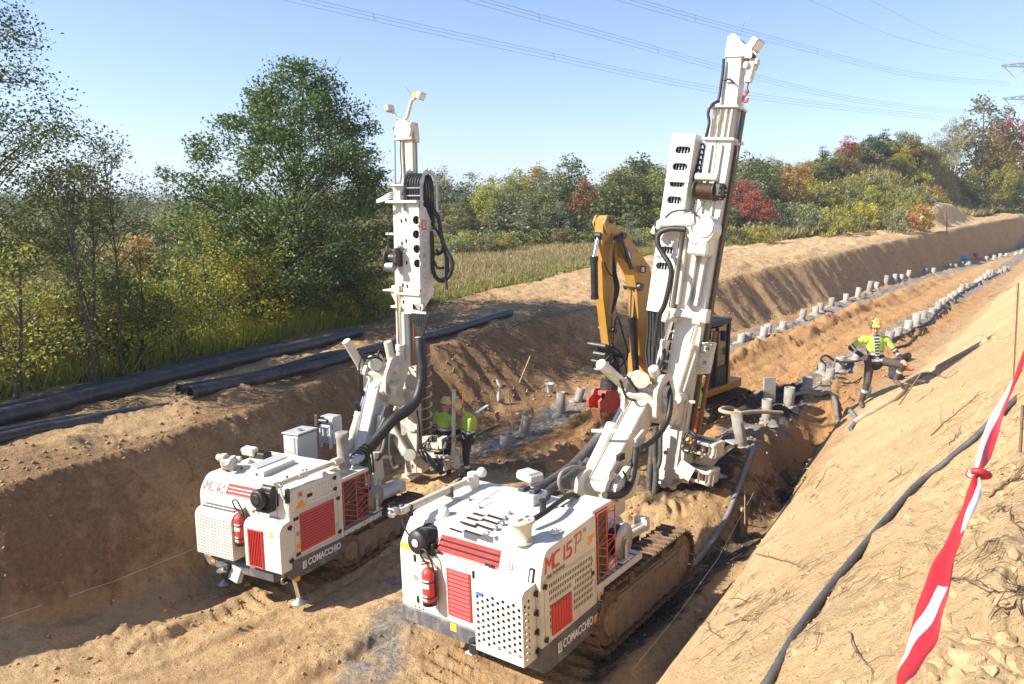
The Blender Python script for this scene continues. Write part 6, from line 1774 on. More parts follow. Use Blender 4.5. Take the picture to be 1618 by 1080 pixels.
 for zz in (5.85, 6.0, 6.15): k.beam((.24, -.35, zz), (.68, -.35, zz), .025, .01, up=(0, 1, 0))
 k.build('hose_cradle', m)
 k = MB(); k.mat(M['black'])
 for i, q in enumerate(([(512, 610), (545, 655), (565, 700), (570, 745), (555, 765), (525, 765)], [(515, 650), (520, 760), (520, 830), (535, 880), (565, 900), (590, 880), (592, 800), (580, 730)], [(525, 545), (550, 590), (565, 680), (585, 740), (612, 790), (618, 830), (600, 880), (560, 900)], [(540, 740), (550, 760), (575, 740)], [(525, 800), (545, 835), (575, 835)], [(585, 890), (590, 920), (592, 945)])):
  k.tube(smooth_path([p(.10 - .02 * i, z3(*t)) for t in q], 6), .045 if i in (1, 2) else .026, 8)
 k.each('hose', m)
 k = MB(); k.mat(M['silverbox']); k.box(p(.1, z3(545, 720)), (.22, .05, .06)); k.box(p(.12, z3(580, 800)), (.05, .05, .75)); k.box(p(.1, z3(522, 655)), (.1, .06, .1)); k.each('hose_bracket', m)
 # winch
 c = p(-.34, z3(330, 785))
 k = MB(); k.mat(M['darksteel'])
 for s_ in (-.13, .16): k.lathe((c.x + s_ - .012, -.38, c.z), (1, 0, 0), [(0, .04), (0, .17), (.024, .17), (.024, .04)], n=24)
 k.box((c.x + .05, -.26, c.z), (.34, .12, .26)); k.box((c.x + .13, -.38, c.z + .06), (.10, .3, .3), ch=.04)
 for i in range(8):
  a = i * math.pi / 4; k.box((c.x - .16, -.38 + .13 * math.cos(a), c.z + .13 * math.sin(a)), (.05, .04, .04), rot=(a, 0, 0))
 wn = k.build('winch', m)
 k = MB(); k.mat(M['black']); k.cyl((c.x - .12, -.38, c.z), (c.x + .15, -.38, c.z), .11, n=20); k.build('rope_drum', wn)
 k = MB(); k.mat(M['steel']); k.cyl((c.x - .08, -.50, c.z - .17), (c.x + .10, -.50, c.z - .17), .09, n=16); k.build('winch_motor', wn)
 k = MB(); k.mat(M['steel'])
 for i in range(7): k.tube(smooth_path([(c.x + .12 + i * .012, -.36, c.z + .12), (c.x + .13 + i * .02, -.42, c.z + .24 + .02 * (i % 3)), (c.x + .2 + i * .01, -.34, c.z + .18)], 4), .006, 5)
 k.build('wire_rope', wn)
 k = MB(); k.mat(M['darksteel']); k.tube([p(-.25, z3(300, 640)), p(-.25, z3(297, 690)), p(-.3, z3(296, 740))], .008, 5); k.build('wire_rope', m)
 k = MB(); k.mat(M['white2']); k.box(p(-.1, z3(308, 665)), (.2, .08, .05)); k.build('rope_guide', m)
 # feed cylinder on the left
 hydraulic('feed_cylinder', m, p(-.30, z4(422, 480)), p(-.30, z4(420, 335)), p(-.30, z4(412, 55)), .085, .045)
 k = MB(); k.mat(M['white2']); k.box(p(-.28, z4(410, 50)), (.2, .2, .14)); k.each('cross_head', m)
 k = MB(); k.mat(M['black']); k.prism([(.15, zb), (.20, zb), (.18, 2.0), (.13, 2.0)], -.1, .1, (0, 2, 1)); k.build('guide_rail', m)
 k = MB(); k.mat(M['rust']); k.prism([(.205, zb), (.25, zb), (.24, 2.0), (.19, 2.0)], -.15, .1, (0, 2, 1)); k.build('guide_rail', m)
 # hoses fanning out of the bottom of the guard into the sleeve
 k = MB(); k.mat(M['black'])
 for i in range(9):
  x0 = 480 + i * 9
  k.tube(smooth_path([p(Yg + .02, z4(x0, 150)), p(Yg - .03, z4(x0, 205)), p(Yg - .06, z4(505 + i * 4.5, 260)), p(Yg - .08, z4(512 + i * 2, 310))], 5), .017, 6)
 k.each('hose', m)
 k = MB(); k.mat(M['bucket']); k.box(p(Yg - .02, z4(512, 170)), (.40, .05, .05)); k.box(p(Yg - .08, z4(517, 297)), (.12, .16, .05)); k.each('hose_clamp', m)
 # carriage plates
 k = MB(); k.mat(M['white2']); Yc = -.38
 k.prism([(p(Yc, z4(*t)).x, p(Yc, z4(*t)).z) for t in ((458, 445), (500, 440), (500, 600), (478, 700), (440, 690), (440, 560))], Yc, Yc + .16, (0, 2, 1))
 c = p(-.42, z4(440, 620)); k.cyl((c.x, -.5, c.z), (c.x, -.2, c.z), .2, n=22); k.box(p(-.4, z4(470, 600)), (.3, .3, .4), ch=.03); k.cyl(p(-.5, z4(395, 640)), p(-.35, z4(450, 660)), .10, n=14)
 k.build('carriage', m)
 k = MB(); k.mat(M['white'])
 k.beam(p(-.4, z4(380, 750)), p(-.4, z4(450, 880)), .20, .12, up=(0, 1, 0), ch=.02); k.cyl(p(-.52, z4(467, 885)), p(-.34, z4(467, 885)), .13, n=18); k.build('stay_arm', m)
 k = MB(); k.mat(M['white']); Yf = -.26; k.M = fr(Yf)
 q = [p(Yf, z4(*t)) for t in ((442, 972), (500, 975), (505, 690), (462, 690))]
 hs = []
 for t in ((457, 943), (482, 943)): c = p(Yf, z4(*t)); hs.append(slotp(c.x, c.z, .11, .06, R(90)))
 holed_plate(k, [(t.x, t.z) for t in q], hs, .04); k.M = None
 for zz in (1.1, 1.35, 1.6): k.box((q[1].x - .06, Yf - .03, zz), (.18, .05, .05))
 k.box((.1, -.1, .02), (.3, .4, .08)); k.build('foot_plate', m)
 k = MB(); k.mat(M['hose'])
 for pts, r in (([(375, 780), (372, 860), (385, 930), (400, 950), (420, 940)], .05), ([(560, 890), (575, 920), (600, 950), (620, 960), (628, 930), (610, 910)], .05)):
  corrugated(k, smooth_path([p(-.5, z4(*t)) for t in pts], 5), r, .04, .07)
 k.each('ribbed_hose', m)
 k = MB(); k.mat(M['black'])
 rr = random.Random(9)
 for i in range(8):
  a = p(-.45, z4(510 + rr.random() * 60, 800 + rr.random() * 60)); b_ = p(-.45, z4(540 + rr.random() * 60, 840 + rr.random() * 90))
  k.tube(smooth_path([a, (a + b_) / 2 + Vector((rr.uniform(-.1, .1), -.08, rr.uniform(-.1, .15))), b_], 5), .013, 6)
 k.tube(smooth_path([p(-.35, z4(505, 660)), p(-.37, z4(515, 740)), p(-.36, z4(522, 820))], 4), .02, 6)
 k.each('hose', m)
 # clamp table and guard rail on the right
 k = MB(); k.mat(M['white2'])
 for t, d in (((590, 830), (.40, .3, .10)), ((560, 805), (.16, .22, .16)), ((635, 820), (.12, .26, .22)), ((600, 850), (.3, .2, .08)), ((530, 930), (.2, .3, .3)), ((645, 935), (.16, .2, .2))): k.box(p(-.1, z4(*t)), d)
 k.mat(M['darksteel']); k.box(p(.05, z4(600, 800)), (.30, .25, .2)); k.cyl(p(-.1, z4(560, 890)), p(-.1, z4(610, 890)), .16, n=16); k.cyl(p(-.2, z4(640, 830)), p(-.1, z4(656, 832)), .1, n=14)
 k.build('clamp_table', m)
 k = MB(); k.mat(M['white'])
 a, b_, c = p(-.25, z4(689, 555)), p(-.25, z4(689, 888)), p(-.25, z4(560, 890))
 k.beam(a, b_, .07, .05, up=(0, 1, 0)); k.beam(c, b_ + Vector((.14, 0, -.01)), .06, .06); k.box(b_ + Vector((.08, 0, -.12)), (.12, .08, .28))
 k.build('guard_rail', m)
 k = MB(); k.mat(M['redtext']); k.tube(smooth_path([p(-.2, z4(695, 562)), p(-.2, z4(722, 556)), p(-.2, z4(736, 570)), p(-.2, z4(736, 600)), p(-.2, z4(728, 700)), p(-.2, z4(726, 860))], 5), .008, 5); k.build('trip_cord', m)
 # auger: rusty stem with a pale helical flight
 k = MB(); k.mat(M['rust']); a0 = p(.42, z4(552, 990)); a1 = p(.42, z4(552, 330))
 k.cyl(a0 + Vector((0, 0, -.6)), a1, .075, n=14); au = k.build('auger', m)
 k = MB(); k.mat(M['white2']); H_ = a1.z - a0.z; n = 260; vs = []; fs = []
 for i in range(n + 1):
  an = i / n * H_ / .235 * 2 * math.pi; z = a0.z + i / n * H_
  for r, dz in ((.072, 0), (.165, -.012), (.165, .012)):
   vs.append((a0.x + r * math.cos(an), a0.y + r * math.sin(an), z + dz))
 for i in range(n):
  b0 = i * 3
  for q in ((0, 1), (1, 2), (2, 0)): fs.append([b0 + q[0], b0 + q[1], b0 + 3 + q[1], b0 + 3 + q[0]])
 k.add(vs, fs, True); k.build('flight', au)
 return m
boom_small(RIG12)
mast_small(RIG12)
# ------------------------------------------------------------------ excavator behind the tall mast
def excavator():
 yaw = R(-136)
 hd = Vector((math.sin(yaw), math.cos(yaw), 0))
 o = Vector((6.1, 20.75, 0)) + hd * 1.8
 o.z = hz(o.x, o.y) + .02
 ME = rig_matrix(o, yaw, 0, 0)
 root = thing('excavator', 'amber yellow tracked excavator with folded boom and red gripper behind the tall mast', 'excavator')
 root.matrix_world = ME
 e = lambda yv, x, y: on(ME, 1, yv, x, y)
 # undercarriage lies along the pit
 T = ME.inverted() @ rig_matrix(o, PA, 0, 0)
 for s_ in (-1, 1):
  y0, y1 = (.75, 1.25) if s_ > 0 else (-1.25, -.75)
  tr = track(root, y0, y1, -1.55, 1.55, -.02, .78, None)
  tr.matrix_local = T
 k = MB(); k.mat(M['darksteel']); k.box((0, 0, .55), (1.9, 1.5, .5)); k.cyl((0, 0, .7), (0, 0, .98), .6, n=26); k.build('undercarriage', root)
 k = MB(); k.mat(M['cat'])
 k.box((.35, 0, 1.10), (2.2, 2.35, .24), ch=.03)
 k.prism(rprofile([(-.75, 1.2), (-.75, 1.7), (-.6, 1.85), (-.05, 1.85), (-.05, 1.2)], .12), -1.15, .25, (0, 2, 1))
 k.box((.75, -.75, 1.55), (1.2, .75, .7), ch=.06)
 k.build('house', root)
 k = MB(); k.mat(M['darksteel']); k.cyl((-.6, -.5, 2.05), (-.6, -.5, 2.5), .07, n=12); k.build('exhaust', root)
 # cab: black frame, glass panes
 x0, x1, y0, y1, zb, zt = .22, 1.62, .30, 1.22, 1.22, 2.86
 k = MB(); k.mat(M['black'])
 ps = 0.06
 fr_x = lambda z: x1 - .16 * max(0, (z - 2.0) / (zt - 2.0)) if z > 2.0 else x1
 for y in (y0, y1):
  k.beam((x0, y, zb), (x0 + .03, y, zt), .08, .08); k.beam((x1, y, zb), (fr_x(2.05), y, 2.05), .07, .07); k.beam((x1, y, 2.05), (fr_x(zt), y, zt), .07, .07); k.beam((x0 + .62, y, zb), (x0 + .60, y, zt), .07, .06)
  k.beam((x0, y, zt), (fr_x(zt), y, zt), .08, .08); k.beam((x0, y, zb), (x1, y, zb), .10, .10); k.beam((x0, y, 1.72), (x0 + .6, y, 1.72), .05, .06)
 for x, z in ((x0, zt), (fr_x(zt), zt), (x0, zb), (x1, zb)): k.beam((x, y0, z), (x, y1, z), .07, .07)
 k.box(((x0 + x1) / 2 - .08, (y0 + y1) / 2, zt + .05), (1.36, 1.02, .09), ch=.03)
 k.box((x0 + .31, y1 + .005, 1.46), (.56, .03, .46), ch=.01)
 cb = k.build('cab', root)
 k = MB(); k.mat(M['cat']); k.box(((x0 + x1) / 2, y1 + .03, 1.18), (1.5, .06, .10), ch=.01); k.box((x0 - .05, y1 - .1, 1.5), (.1, .3, .6)); k.build('cab_sill', root)
 def pane(c, d):
  k = MB(); k.mat(M['glass']); k.box(c, d, ch=.002); k.build('pane', cb)
 pane((x0 + .31, y1 - .01, 2.27), (.54, .012, 1.02)); pane((1.20, y1 - .01, 2.02), (.62, .012, 1.5)); pane((x0 + .31, y0, 2.27), (.54, .012, 1.02)); pane((1.20, y0, 2.02), (.62, .012, 1.5))
 k = MB(); k.mat(M['glass']); k.beam((x1 + .0, (y0 + y1) / 2, 1.3), (fr_x(2.05), (y0 + y1) / 2, 2.05), y1 - y0 - .1, .012, up=(1, 0, 0)); k.build('pane', cb)
 k = MB(); k.mat(M['glass']); k.beam((x1 + .0, (y0 + y1) / 2, 2.08), (fr_x(zt), (y0 + y1) / 2, zt - .05), y1 - y0 - .1, .012, up=(1, 0, 0)); k.build('pane', cb)
 pane((x0 - .01, (y0 + y1) / 2, 2.2), (.012, y1 - y0 - .1, 1.1))
 k = MB(); k.mat(M['slot']); k.box((x0 + .45, (y0 + y1) / 2, 1.62), (.5, .5, .2), ch=.05); k.box((x0 + .25, (y0 + y1) / 2, 2.0), (.16, .48, .7), ch=.05); k.build('seat', cb)
 k = MB(); k.mat(M['black']); k.tube(smooth_path([(1.6, y1 + .03, 2.55), (1.75, y1 + .2, 2.5), (1.78, y1 + .24, 2.2), (1.6, y1 + .05, 1.9)], 4), .016, 6); k.box((1.78, y1 + .26, 2.3), (.05, .16, .3), ch=.02); k.box((.9, y1 + .2, 2.6), (.05, .14, .26), ch=.02); k.tube([(.85, y1, 2.7), (.9, y1 + .18, 2.65)], .012, 5)
 k.each('mirror', cb)
 k = MB(); k.mat(M['black']); k.tube(smooth_path([(1.55, y1 + .05, 1.3), (1.55, y1 + .14, 1.35), (1.5, y1 + .14, 2.1), (1.5, y1 + .04, 2.15)], 4), .016, 6); k.build('grab_rail', cb)
 # boom: goosenecked box that folds back down to the stick
 yb = -.30
 def q(x, y): v = e(yb, x, y); return (v.x, v.z)
 base = (.45, 1.35)
 outer = [base, (.60, 1.9), q(1036, 520), q(1024, 440), q(1019, 420), q(985, 372), q(975, 362), q(958, 358), q(962, 384), q(975, 400), q(994, 434), q(999, 462), q(1001, 500), q(1003, 560), (1.25, 1.25)]
 k = MB(); k.mat(M['cat'])
 k.prism(outer, yb - .14, yb + .14, (0, 2, 1)); bm = k.build('boom', root)
 k = MB(); k.mat(M['darksteel']); c = e(yb, 1001, 452); k.cyl((c.x, yb - .24, c.z), (c.x, yb + .24, c.z), .10, n=16); c = e(yb, 975, 372); k.cyl((c.x, yb - .23, c.z), (c.x, yb + .23, c.z), .08, n=14); k.each('pin', bm)
 hydraulic('boom_cylinder', bm, e(yb, 1006, 600), e(yb, 1003, 500) + Vector((.14, 0, 0)), e(yb, 1001, 452) + Vector((.02, 0, 0)), .085, .05, mat='black')
 k = MB(); F_ = Matrix(((-1, 0, 0, 0), (0, 0, 1, yb + .14), (0, 1, 0, 0), (0, 0, 0, 1))); k.M = F_
 c = e(yb + .14, 993, 404)
 k.mat(M['greytext']); k.prism([(-c.x - .17, c.z + .1), (-c.x - .02, c.z + .22), (-c.x + .14, c.z + .06), (-c.x + .10, c.z - .22), (-c.x - .04, c.z - .14)], .001, .004, (0, 1, 2))
 k.mat(M['whitetext']); k.box((-c.x - .0, c.z + .0, .006), (.12, .18, .003), rot=(0, 0, .35), ch=.001); k.M = None; k.build('logo', bm)
 k = MB(); c = e(yb + .24, 1016, 425); k.mat(M['black']); k.box(c, (.16, .10, .17), ch=.02); k.mat(M['label']); k.box(c + Vector((.06, .03, 0)), (.06, .07, .12), ch=.01); k.build('work_lamp', bm)
 # stick
 ys = yb
 def s2(x, y): v = e(ys, x, y); return (v.x, v.z)
 st = [s2(947, 346), s2(953, 340), s2(962, 342), s2(969, 372), s2(968, 470), s2(966, 545), s2(956, 545), s2(947, 470), s2(945, 390)]
 k = MB(); k.mat(M['cat'])
 k.prism(st, ys - .11, ys + .11, (0, 2, 1))
 for yy in (-.17, .13): k.prism(rprofile([s2(945, 352), s2(950, 339), s2(962, 340), s2(964, 360), s2(952, 372)], .05), ys + yy, ys + yy + .04, (0, 2, 1))
 sk = k.build('stick', root)
 k = MB(); k.mat(M['darksteel']); 
 for t in ((956, 347), (960, 520)): c = e(ys, *t); k.cyl((c.x, ys - .23, c.z), (c.x, ys + .23, c.z), .08, n=14)
 k.each('pin', sk)
 hydraulic('stick_cylinder', sk, e(ys + .05, 949, 470) + Vector((.22, 0, 0)), e(ys + .05, 947, 405) + Vector((.2, 0, 0)), e(ys, 949, 372) + Vector((.08, 0, 0)), .085, .045, mat='black')
 k = MB(); k.mat(M['black'])
 for i in range(5):
  yy = ys + .2 + i * .02
  k.tube(smooth_path([e(yy, 1000 - i, 425), e(yy, 984, 380 + i), e(yy, 976, 372 + 2 * i), e(yy, 970, 385), e(yy, 969 + i, 430), e(yy, 972 + i * 1.5, 455), e(yy, 970, 475 + i * 3), e(yy, 966, 500), e(yy, 966, 540)], 6), .022, 6)
 k.tube(smooth_path([e(ys + .2, 955, 414), e(ys + .2, 962, 430), e(ys + .22, 970, 436), e(ys + .22, 971, 420)], 5), .016, 6)
 k.tube(smooth_path([e(ys + .2, 968, 540), e(ys + .25, 975, 500), e(ys + .28, 985, 530), e(ys + .26, 992, 560), e(ys + .22, 980, 580)], 6), .02, 6)
 k.tube(smooth_path([e(ys + .2, 966, 545), e(ys + .25, 982, 560), e(ys + .28, 990, 590), e(ys + .2, 975, 600)], 6), .02, 6)
 k.each('hose', sk)
 # quick coupler, rotator and red gripper
 k = MB(); k.mat(M['darksteel'])
 for t, d in (((958, 552), (.34, .30, .3)), ((962, 575), (.42, .36, .3)), ((950, 560), (.2, .4, .16)), ((968, 590), (.3, .3, .3)), ((948, 585), (.16, .3, .14))): k.box(e(ys, *t), d, rot=(0, .2, 0), ch=.03)
 for t in ((944, 545), (950, 572), (972, 560)): c = e(ys, *t); k.cyl((c.x, ys - .26, c.z), (c.x, ys + .26, c.z), .06, n=12)
 k.cyl(e(ys, 962, 600), e(ys, 961, 622), .20, n=20); k.box(e(ys, 963, 610), (.34, .34, .16))
 cp = k.build('rotator', root)
 k = MB(); k.mat(M['black'])
 rr = random.Random(3)
 for i in range(7):
  a = e(ys + .2, 945 + rr.random() * 30, 545 + rr.random() * 50); b_ = e(ys + .2, 950 + rr.random() * 30, 560 + rr.random() * 50)
  k.tube(smooth_path([a, (a + b_) / 2 + Vector((rr.uniform(-.1, .1), .1, rr.uniform(-.1, .2))), b_], 5), .018, 6)
 k.each('hose', cp)
 k = MB(); k.mat(M['catred'])
 G = [(947, 615), (966, 615), (968, 624), (973, 634), (972, 645), (960, 650), (950, 650), (938, 644), (937, 632), (944, 624)]
 for yy in (-.20, .14): k.prism(rprofile([(e(ys, *t).x, e(ys, *t).z) for t in G], .03), ys + yy, ys + yy + .06, (0, 2, 1))
 k.box(e(ys, 956, 620), (.34, .36, .12), ch=.02); k.box(e(ys, 956, 640), (.3, .3, .12), ch=.02)
 g = k.build('gripper', root)
 k = MB(); k.mat(M['slot']); c = e(ys + .2, 953, 625); k.cyl((c.x, ys + .19, c.z), (c.x, ys + .205, c.z), .075, n=16); k.build('pivot_hole', g)
 for t0, t1 in (((941, 645), (944, 662)), ((970, 642), (968, 662))):
  k = MB(); k.mat(M['rust']); k.beam(e(ys, *t0), e(ys, *t1), .3, .07, w1=.26, h1=.03); k.build('jaw', g)
 return root
EXC = excavator()
# ------------------------------------------------------------------ people: one continuous surface each
def body_mesh(segs, blobs, voxel=.011):
 """segs: (a, b, ra, rb, material key, flatten) tapered limbs; blobs: (centre, radii, key). Fused into one surface."""
 mb = MB()
 for a, b, ra, rb, key, *fl in segs:
  a, b = Vector(a), Vector(b); L = (b - a).length
  F = frame(a, b, (0, -1, 0) if abs((b - a).normalized().y) < .9 else (0, 0, 1))
  sx = fl[0] if fl else 1.0; sy = fl[1] if len(fl) > 1 else 1.0
  prof = [(-ra * math.cos(t), ra * math.sin(t)) for t in np.linspace(0.02, math.pi / 2, 5)] + [(L + rb * math.sin(t), rb * math.cos(t)) for t in np.linspace(0, math.pi / 2 - .02, 5)]
  n = 14; vs = []; fs = []
  for z, r in prof:
   for i in range(n):
    an = 2 * math.pi * i / n; vs.append(F @ Vector((r * sx * math.cos(an), r * sy * math.sin(an), z)))
  for kx in range(len(prof) - 1):
   for i in range(n): fs.append([kx * n + i, kx * n + (i + 1) % n, (kx + 1) * n + (i + 1) % n, (kx + 1) * n + i])
  fs.append(list(range(n))[::-1]); fs.append([(len(prof) - 1) * n + i for i in range(n)])
  mb.add(vs, fs, True)
 for c, r, key in blobs:
  mb.sphere(c, 1.0, r, 16, 12)
 me = bpy.data.meshes.new('tmp'); me.from_pydata(mb.v, [], mb.f)
 o = bpy.data.objects.new('tmp', me); C.objects.link(o)
 m = o.modifiers.new('r', 'REMESH'); m.mode = 'VOXEL'; m.voxel_size = voxel; m.use_smooth_shade = True
 s = o.modifiers.new('s', 'SMOOTH'); s.iterations = 3; s.factor = .5
 dg = bpy.context.evaluated_depsgraph_get()
 out = bpy.data.meshes.new_from_object(o.evaluated_get(dg))
 bpy.data.objects.remove(o); bpy.data.meshes.remove(me)
 return out
def seg_dist(P, a, b):
 a = np.array(a, float); b = np.array(b, float); d = b - a
 t = np.clip(((P - a) @ d) / max(1e-9, d @ d), 0, 1)
 return np.linalg.norm(P - (a + t[:, None] * d), axis=1), t
def person(label, loc, rz, J, palette, tilt=0, scale=1.0, group=None, head_yaw=0.0, stripes=True, open_front=None, voxel=.011, name='person'):
 """J: joints in metres, x to the person's image right when rz = 0, y away from the viewer, z up. Faces -y."""
 root = thing(name, label, 'person', loc, (0, 0, rz), group)
 root.scale = (scale,) * 3
 v = {k: Vector(q) for k, q in J.items()}
 hc = v['head']; nk = v['neck']; up = (hc - nk).normalized()
 fw = Vector((math.sin(head_yaw), -math.cos(head_yaw), 0)); fw = (fw - up * fw.dot(up)).normalized(); rt = up.cross(fw) * -1
 T_, P_, K_, B_ = palette['top'], palette['trouser'], 'skin', 'boot'
 mid = (v['hipL'] + v['hipR']) / 2
 chest = (v['shL'] + v['shR']) / 2
 segs = [
  (mid - Vector((0, 0, .045)), mid + (chest - mid) * .45, .162, .150, T_, 1.0, .80), (mid + (chest - mid) * .45, chest - (chest - mid) * .16, .155, .165, T_, 1.08, .78),
  (v['shL'] * .82 + chest * .18 - up * .03, v['shR'] * .82 + chest * .18 - up * .03, .085, .085, T_), (chest - up * .02, nk, .075, .06, T_), (nk - up * .03, hc - up * .05, .056, .056, K_),
  (v['hipL'], v['hipR'], .125, .125, P_)]
 for s_ in 'LR':
  segs += [(v['hip' + s_], v['knee' + s_], .100, .070, P_), (v['knee' + s_], v['ankle' + s_] , .068, .056, P_), (v['ankle' + s_], v['ankle' + s_] - Vector((0, 0, .03)), .056, .055, B_)]
  toe = v['toe' + s_]
  segs += [(v['ankle' + s_] + Vector((0, 0, -.035)), toe, .050, .042, B_, 1.0, .9)]
  segs += [(v['sh' + s_], v['el' + s_], .066, .054, T_), (v['el' + s_], v['wr' + s_], .052, .040, palette.get('sleeve', T_))]
  w, h = v['wr' + s_], v['hand' + s_]
  d = (h - w).normalized(); side = d.cross(Vector((0, -1, 0)) if abs(d.y) < .8 else Vector((0, 0, 1))).normalized()
  nrm = side.cross(d)
  segs += [(w, w + d * .085, .030, .036, K_, 1.25, .65)]
  tip = Vector(J.get('curl' + s_, tuple(d)))
  for i, (off, ln) in enumerate(((-.033, .068), (-.011, .080), (.011, .075), (.033, .060))):
   b0 = w + d * .085 + side * off; b1 = b0 + d * ln * .5; b2 = b1 + (d * .5 + tip.normalized() * .8).normalized() * ln * .5
   segs += [(b0 - d * .02, b1, .0105, .010, K_), (b1, b2, .010, .009, K_)]
  tb = w + d * .03 + side * (.034 if s_ == 'L' else -.034); t1 = tb + (d * .7 + side * (.6 if s_ == 'L' else -.6)).normalized() * .035
  segs += [(tb, t1, .013, .012, K_), (t1, t1 + d * .032, .012, .010, K_)]
 H = lambda r_, u_, f_: hc + rt * r_ + up * u_ + fw * f_
 segs += [(H(0, .02, -.012), H(0, .04, -.01), .088, .085, K_, .88, 1.0), (H(0, -.06, .035), H(0, -.01, .03), .052, .066, K_, 1.0, 1.0),
    (H(0, .0, .095), H(0, -.030, .112), .010, .016, K_), (H(-.03, .028, .085), H(.03, .028, .085), .014, .014, K_), (H(0, -.092, .066), H(0, -.09, .06), .022, .024, K_)]
 for s_ in (-1, 1): segs += [(H(s_ * .082, .015, -.005), H(s_ * .085, -.025, .0), .016, .012, K_)]
 me = body_mesh(segs, [], voxel)
 keys = []
 for sg in segs:
  if sg[4] not in keys: keys.append(sg[4])
 extra = [k for k in ('reflect', 'navy', T_, P_) if k not in keys]; keys += extra
 for k in keys: me.materials.append(M[k])
 n = len(me.polygons); cen = np.zeros(n * 3); me.polygons.foreach_get('center', cen); cen = cen.reshape(-1, 3)
 best = np.full(n, 1e9); idx = np.zeros(n, int)
 for sg in segs:
  d, t = seg_dist(cen, sg[0], sg[1]); d = d - (sg[2] + (sg[3] - sg[2]) * t)
  m = d < best; best[m] = d[m]; idx[m] = keys.index(sg[4])
 # hi-vis clothing: dark lower part, silver bands round body, arms and shins
 ti = keys.index(T_); pi = keys.index(P_); rf = keys.index('reflect'); nv = keys.index('navy')
 ax = (chest - mid).normalized(); hh = (cen - np.array(mid)) @ np.array(ax)
 Lc = (chest - mid).length
 arm = np.full(n, False)
 for s_ in 'LR':
  for a, b in ((v['sh' + s_], v['el' + s_]), (v['el' + s_], v['wr' + s_])):
   d, t = seg_dist(cen, a, b); near = (d < .085) & (t > .02) & (idx == ti)
   tors, _ = seg_dist(cen, mid, chest); near &= (d - .06 < tors - .15)
   arm |= near
 if stripes:
  tor = (idx == ti) & ~arm
  idx[tor & (hh < Lc * .46)] = nv
  for c_ in (.06, .36): idx[tor & (np.abs(hh - Lc * c_) < .026)] = rf
  for s_ in 'LR':
   d, t = seg_dist(cen, v['el' + s_], v['wr' + s_]); m = (d < .08) & arm
   idx[m & (t > .12)] = nv; idx[m & (np.abs(t - .35) < .11)] = rf
   d, t = seg_dist(cen, v['sh' + s_], v['el' + s_]); m = (d < .09) & arm; idx[m & (t > .72)] = nv; idx[m & (np.abs(t - .86) < .05)] = rf
 if open_front is not None:
  nr = np.zeros(n * 3); me.polygons.foreach_get('normal', nr); nr = nr.reshape(-1, 3)
  c0 = np.array(mid) + np.array(ax) * hh[:, None]; dx = cen[:, 0] - c0[:, 0]
  m = (nr[:, 1] < -.2) & ((idx == ti) | (idx == nv) | (idx == rf)) & ~arm & (np.abs(dx - open_front) < .030 + .05 * np.clip(hh, 0, 1)) & (hh > Lc * .10)
  idx[m] = nv; idx[m & (np.mod(hh, .06) < .022)] = rf
 for s_ in 'LR':
  d, t = seg_dist(cen, v['knee' + s_], v['ankle' + s_]); m = (d < .09) & (idx == pi); idx[m & (np.abs(t - .42) < .075)] = rf
 me.polygons.foreach_set('material_index', idx.astype(np.int32)); me.polygons.foreach_set('use_smooth', np.ones(n, bool)); me.update()
 b = bpy.data.objects.new('body', me); C.objects.link(b); b.parent = root
 # hard hat with brim and ridge
 k = MB(); k.mat(M['helmet']); Fh = Matrix((rt, fw, up)).transposed().to_4x4(); Fh.translation = H(0, .078, -.016); k.M = Fh
 k.lathe((0, 0, 0), (0, 0, 1), [(-.012, .118), (0, .122), (.006, .110), (.05, .106), (.09, .086), (.118, .05), (.128, .001)], 22)
 k.box((0, .112, -.004), (.14, .05, .010), rot=(-.12, 0, 0), ch=.004); k.box((0, 0, .118), (.03, .17, .022), ch=.008)
 k.box((0, -.06, .098), (.028, .12, .02), rot=(.6, 0, 0), ch=.006); k.M = None
 k.build('hard_hat', root)
 k = MB(); k.mat(M['hair']); k.M = Fh; k.lathe((0, -.012, -.055), (0, 0, 1), [(0, .072), (.02, .092), (.05, .096), (.06, .09)], 18); k.M = None
 # keep hair to the back of the head
 keep = [i for i, f in enumerate(k.f) if sum((Vector(k.v[q]) - H(0, 0, 0)).dot(fw) for q in f) / len(f) < .01]
 k.f = [k.f[i] for i in keep]; k.m = [k.m[i] for i in keep]; k.sm = [k.sm[i] for i in keep]; k.build('hair', root)
 for s_ in (-1, 1):
  k = MB(); k.mat(M['label']); k.sphere(H(s_ * .031, .010, .082), .012, n=8, m=6); k.mat(M['hair']); k.sphere(H(s_ * .031, .010, .091), .006, n=6, m=4); k.build('eye', root)
 k = MB(); k.mat(M['redtext']); k.beam(H(-.022, -.056, .089), H(.022, -.056, .089), .012, .008); k.build('mouth', root)
 return root
def worker_on_slope():
 f = hit(1361, 641)
 J = dict(head=(.13, -.02, 1.625), neck=(.15, .02, 1.475), shL=(.37, .02, 1.40), shR=(-.06, .02, 1.40), hipL=(.29, .02, .96), hipR=(.10, .02, .95),
    kneeL=(.62, -.26, .93), ankleL=(.58, -.10, .60), toeL=(.60, -.27, .535), kneeR=(.05, -.07, .50), ankleR=(-.01, .0, .095), toeR=(-.04, -.17, .035),
    elL=(.54, -.06, 1.16), wrL=(.60, -.26, 1.03), handL=(.62, -.34, .99), curlL=(.1, -.4, -1), elR=(-.27, .10, 1.19), wrR=(-.06, .02, 1.045), handR=(.02, -.04, .99), curlR=(.6, .5, -.2))
 r = person('worker in yellow hi-vis jacket resting one foot on the sunny slope, hand on knee', f, R(-8), J, dict(top='hivis', trouser='trouser'), head_yaw=-.25, voxel=.0095, open_front=.0)
 # striped jersey at the open collar and a rucksack-like dark bag behind him
 return r
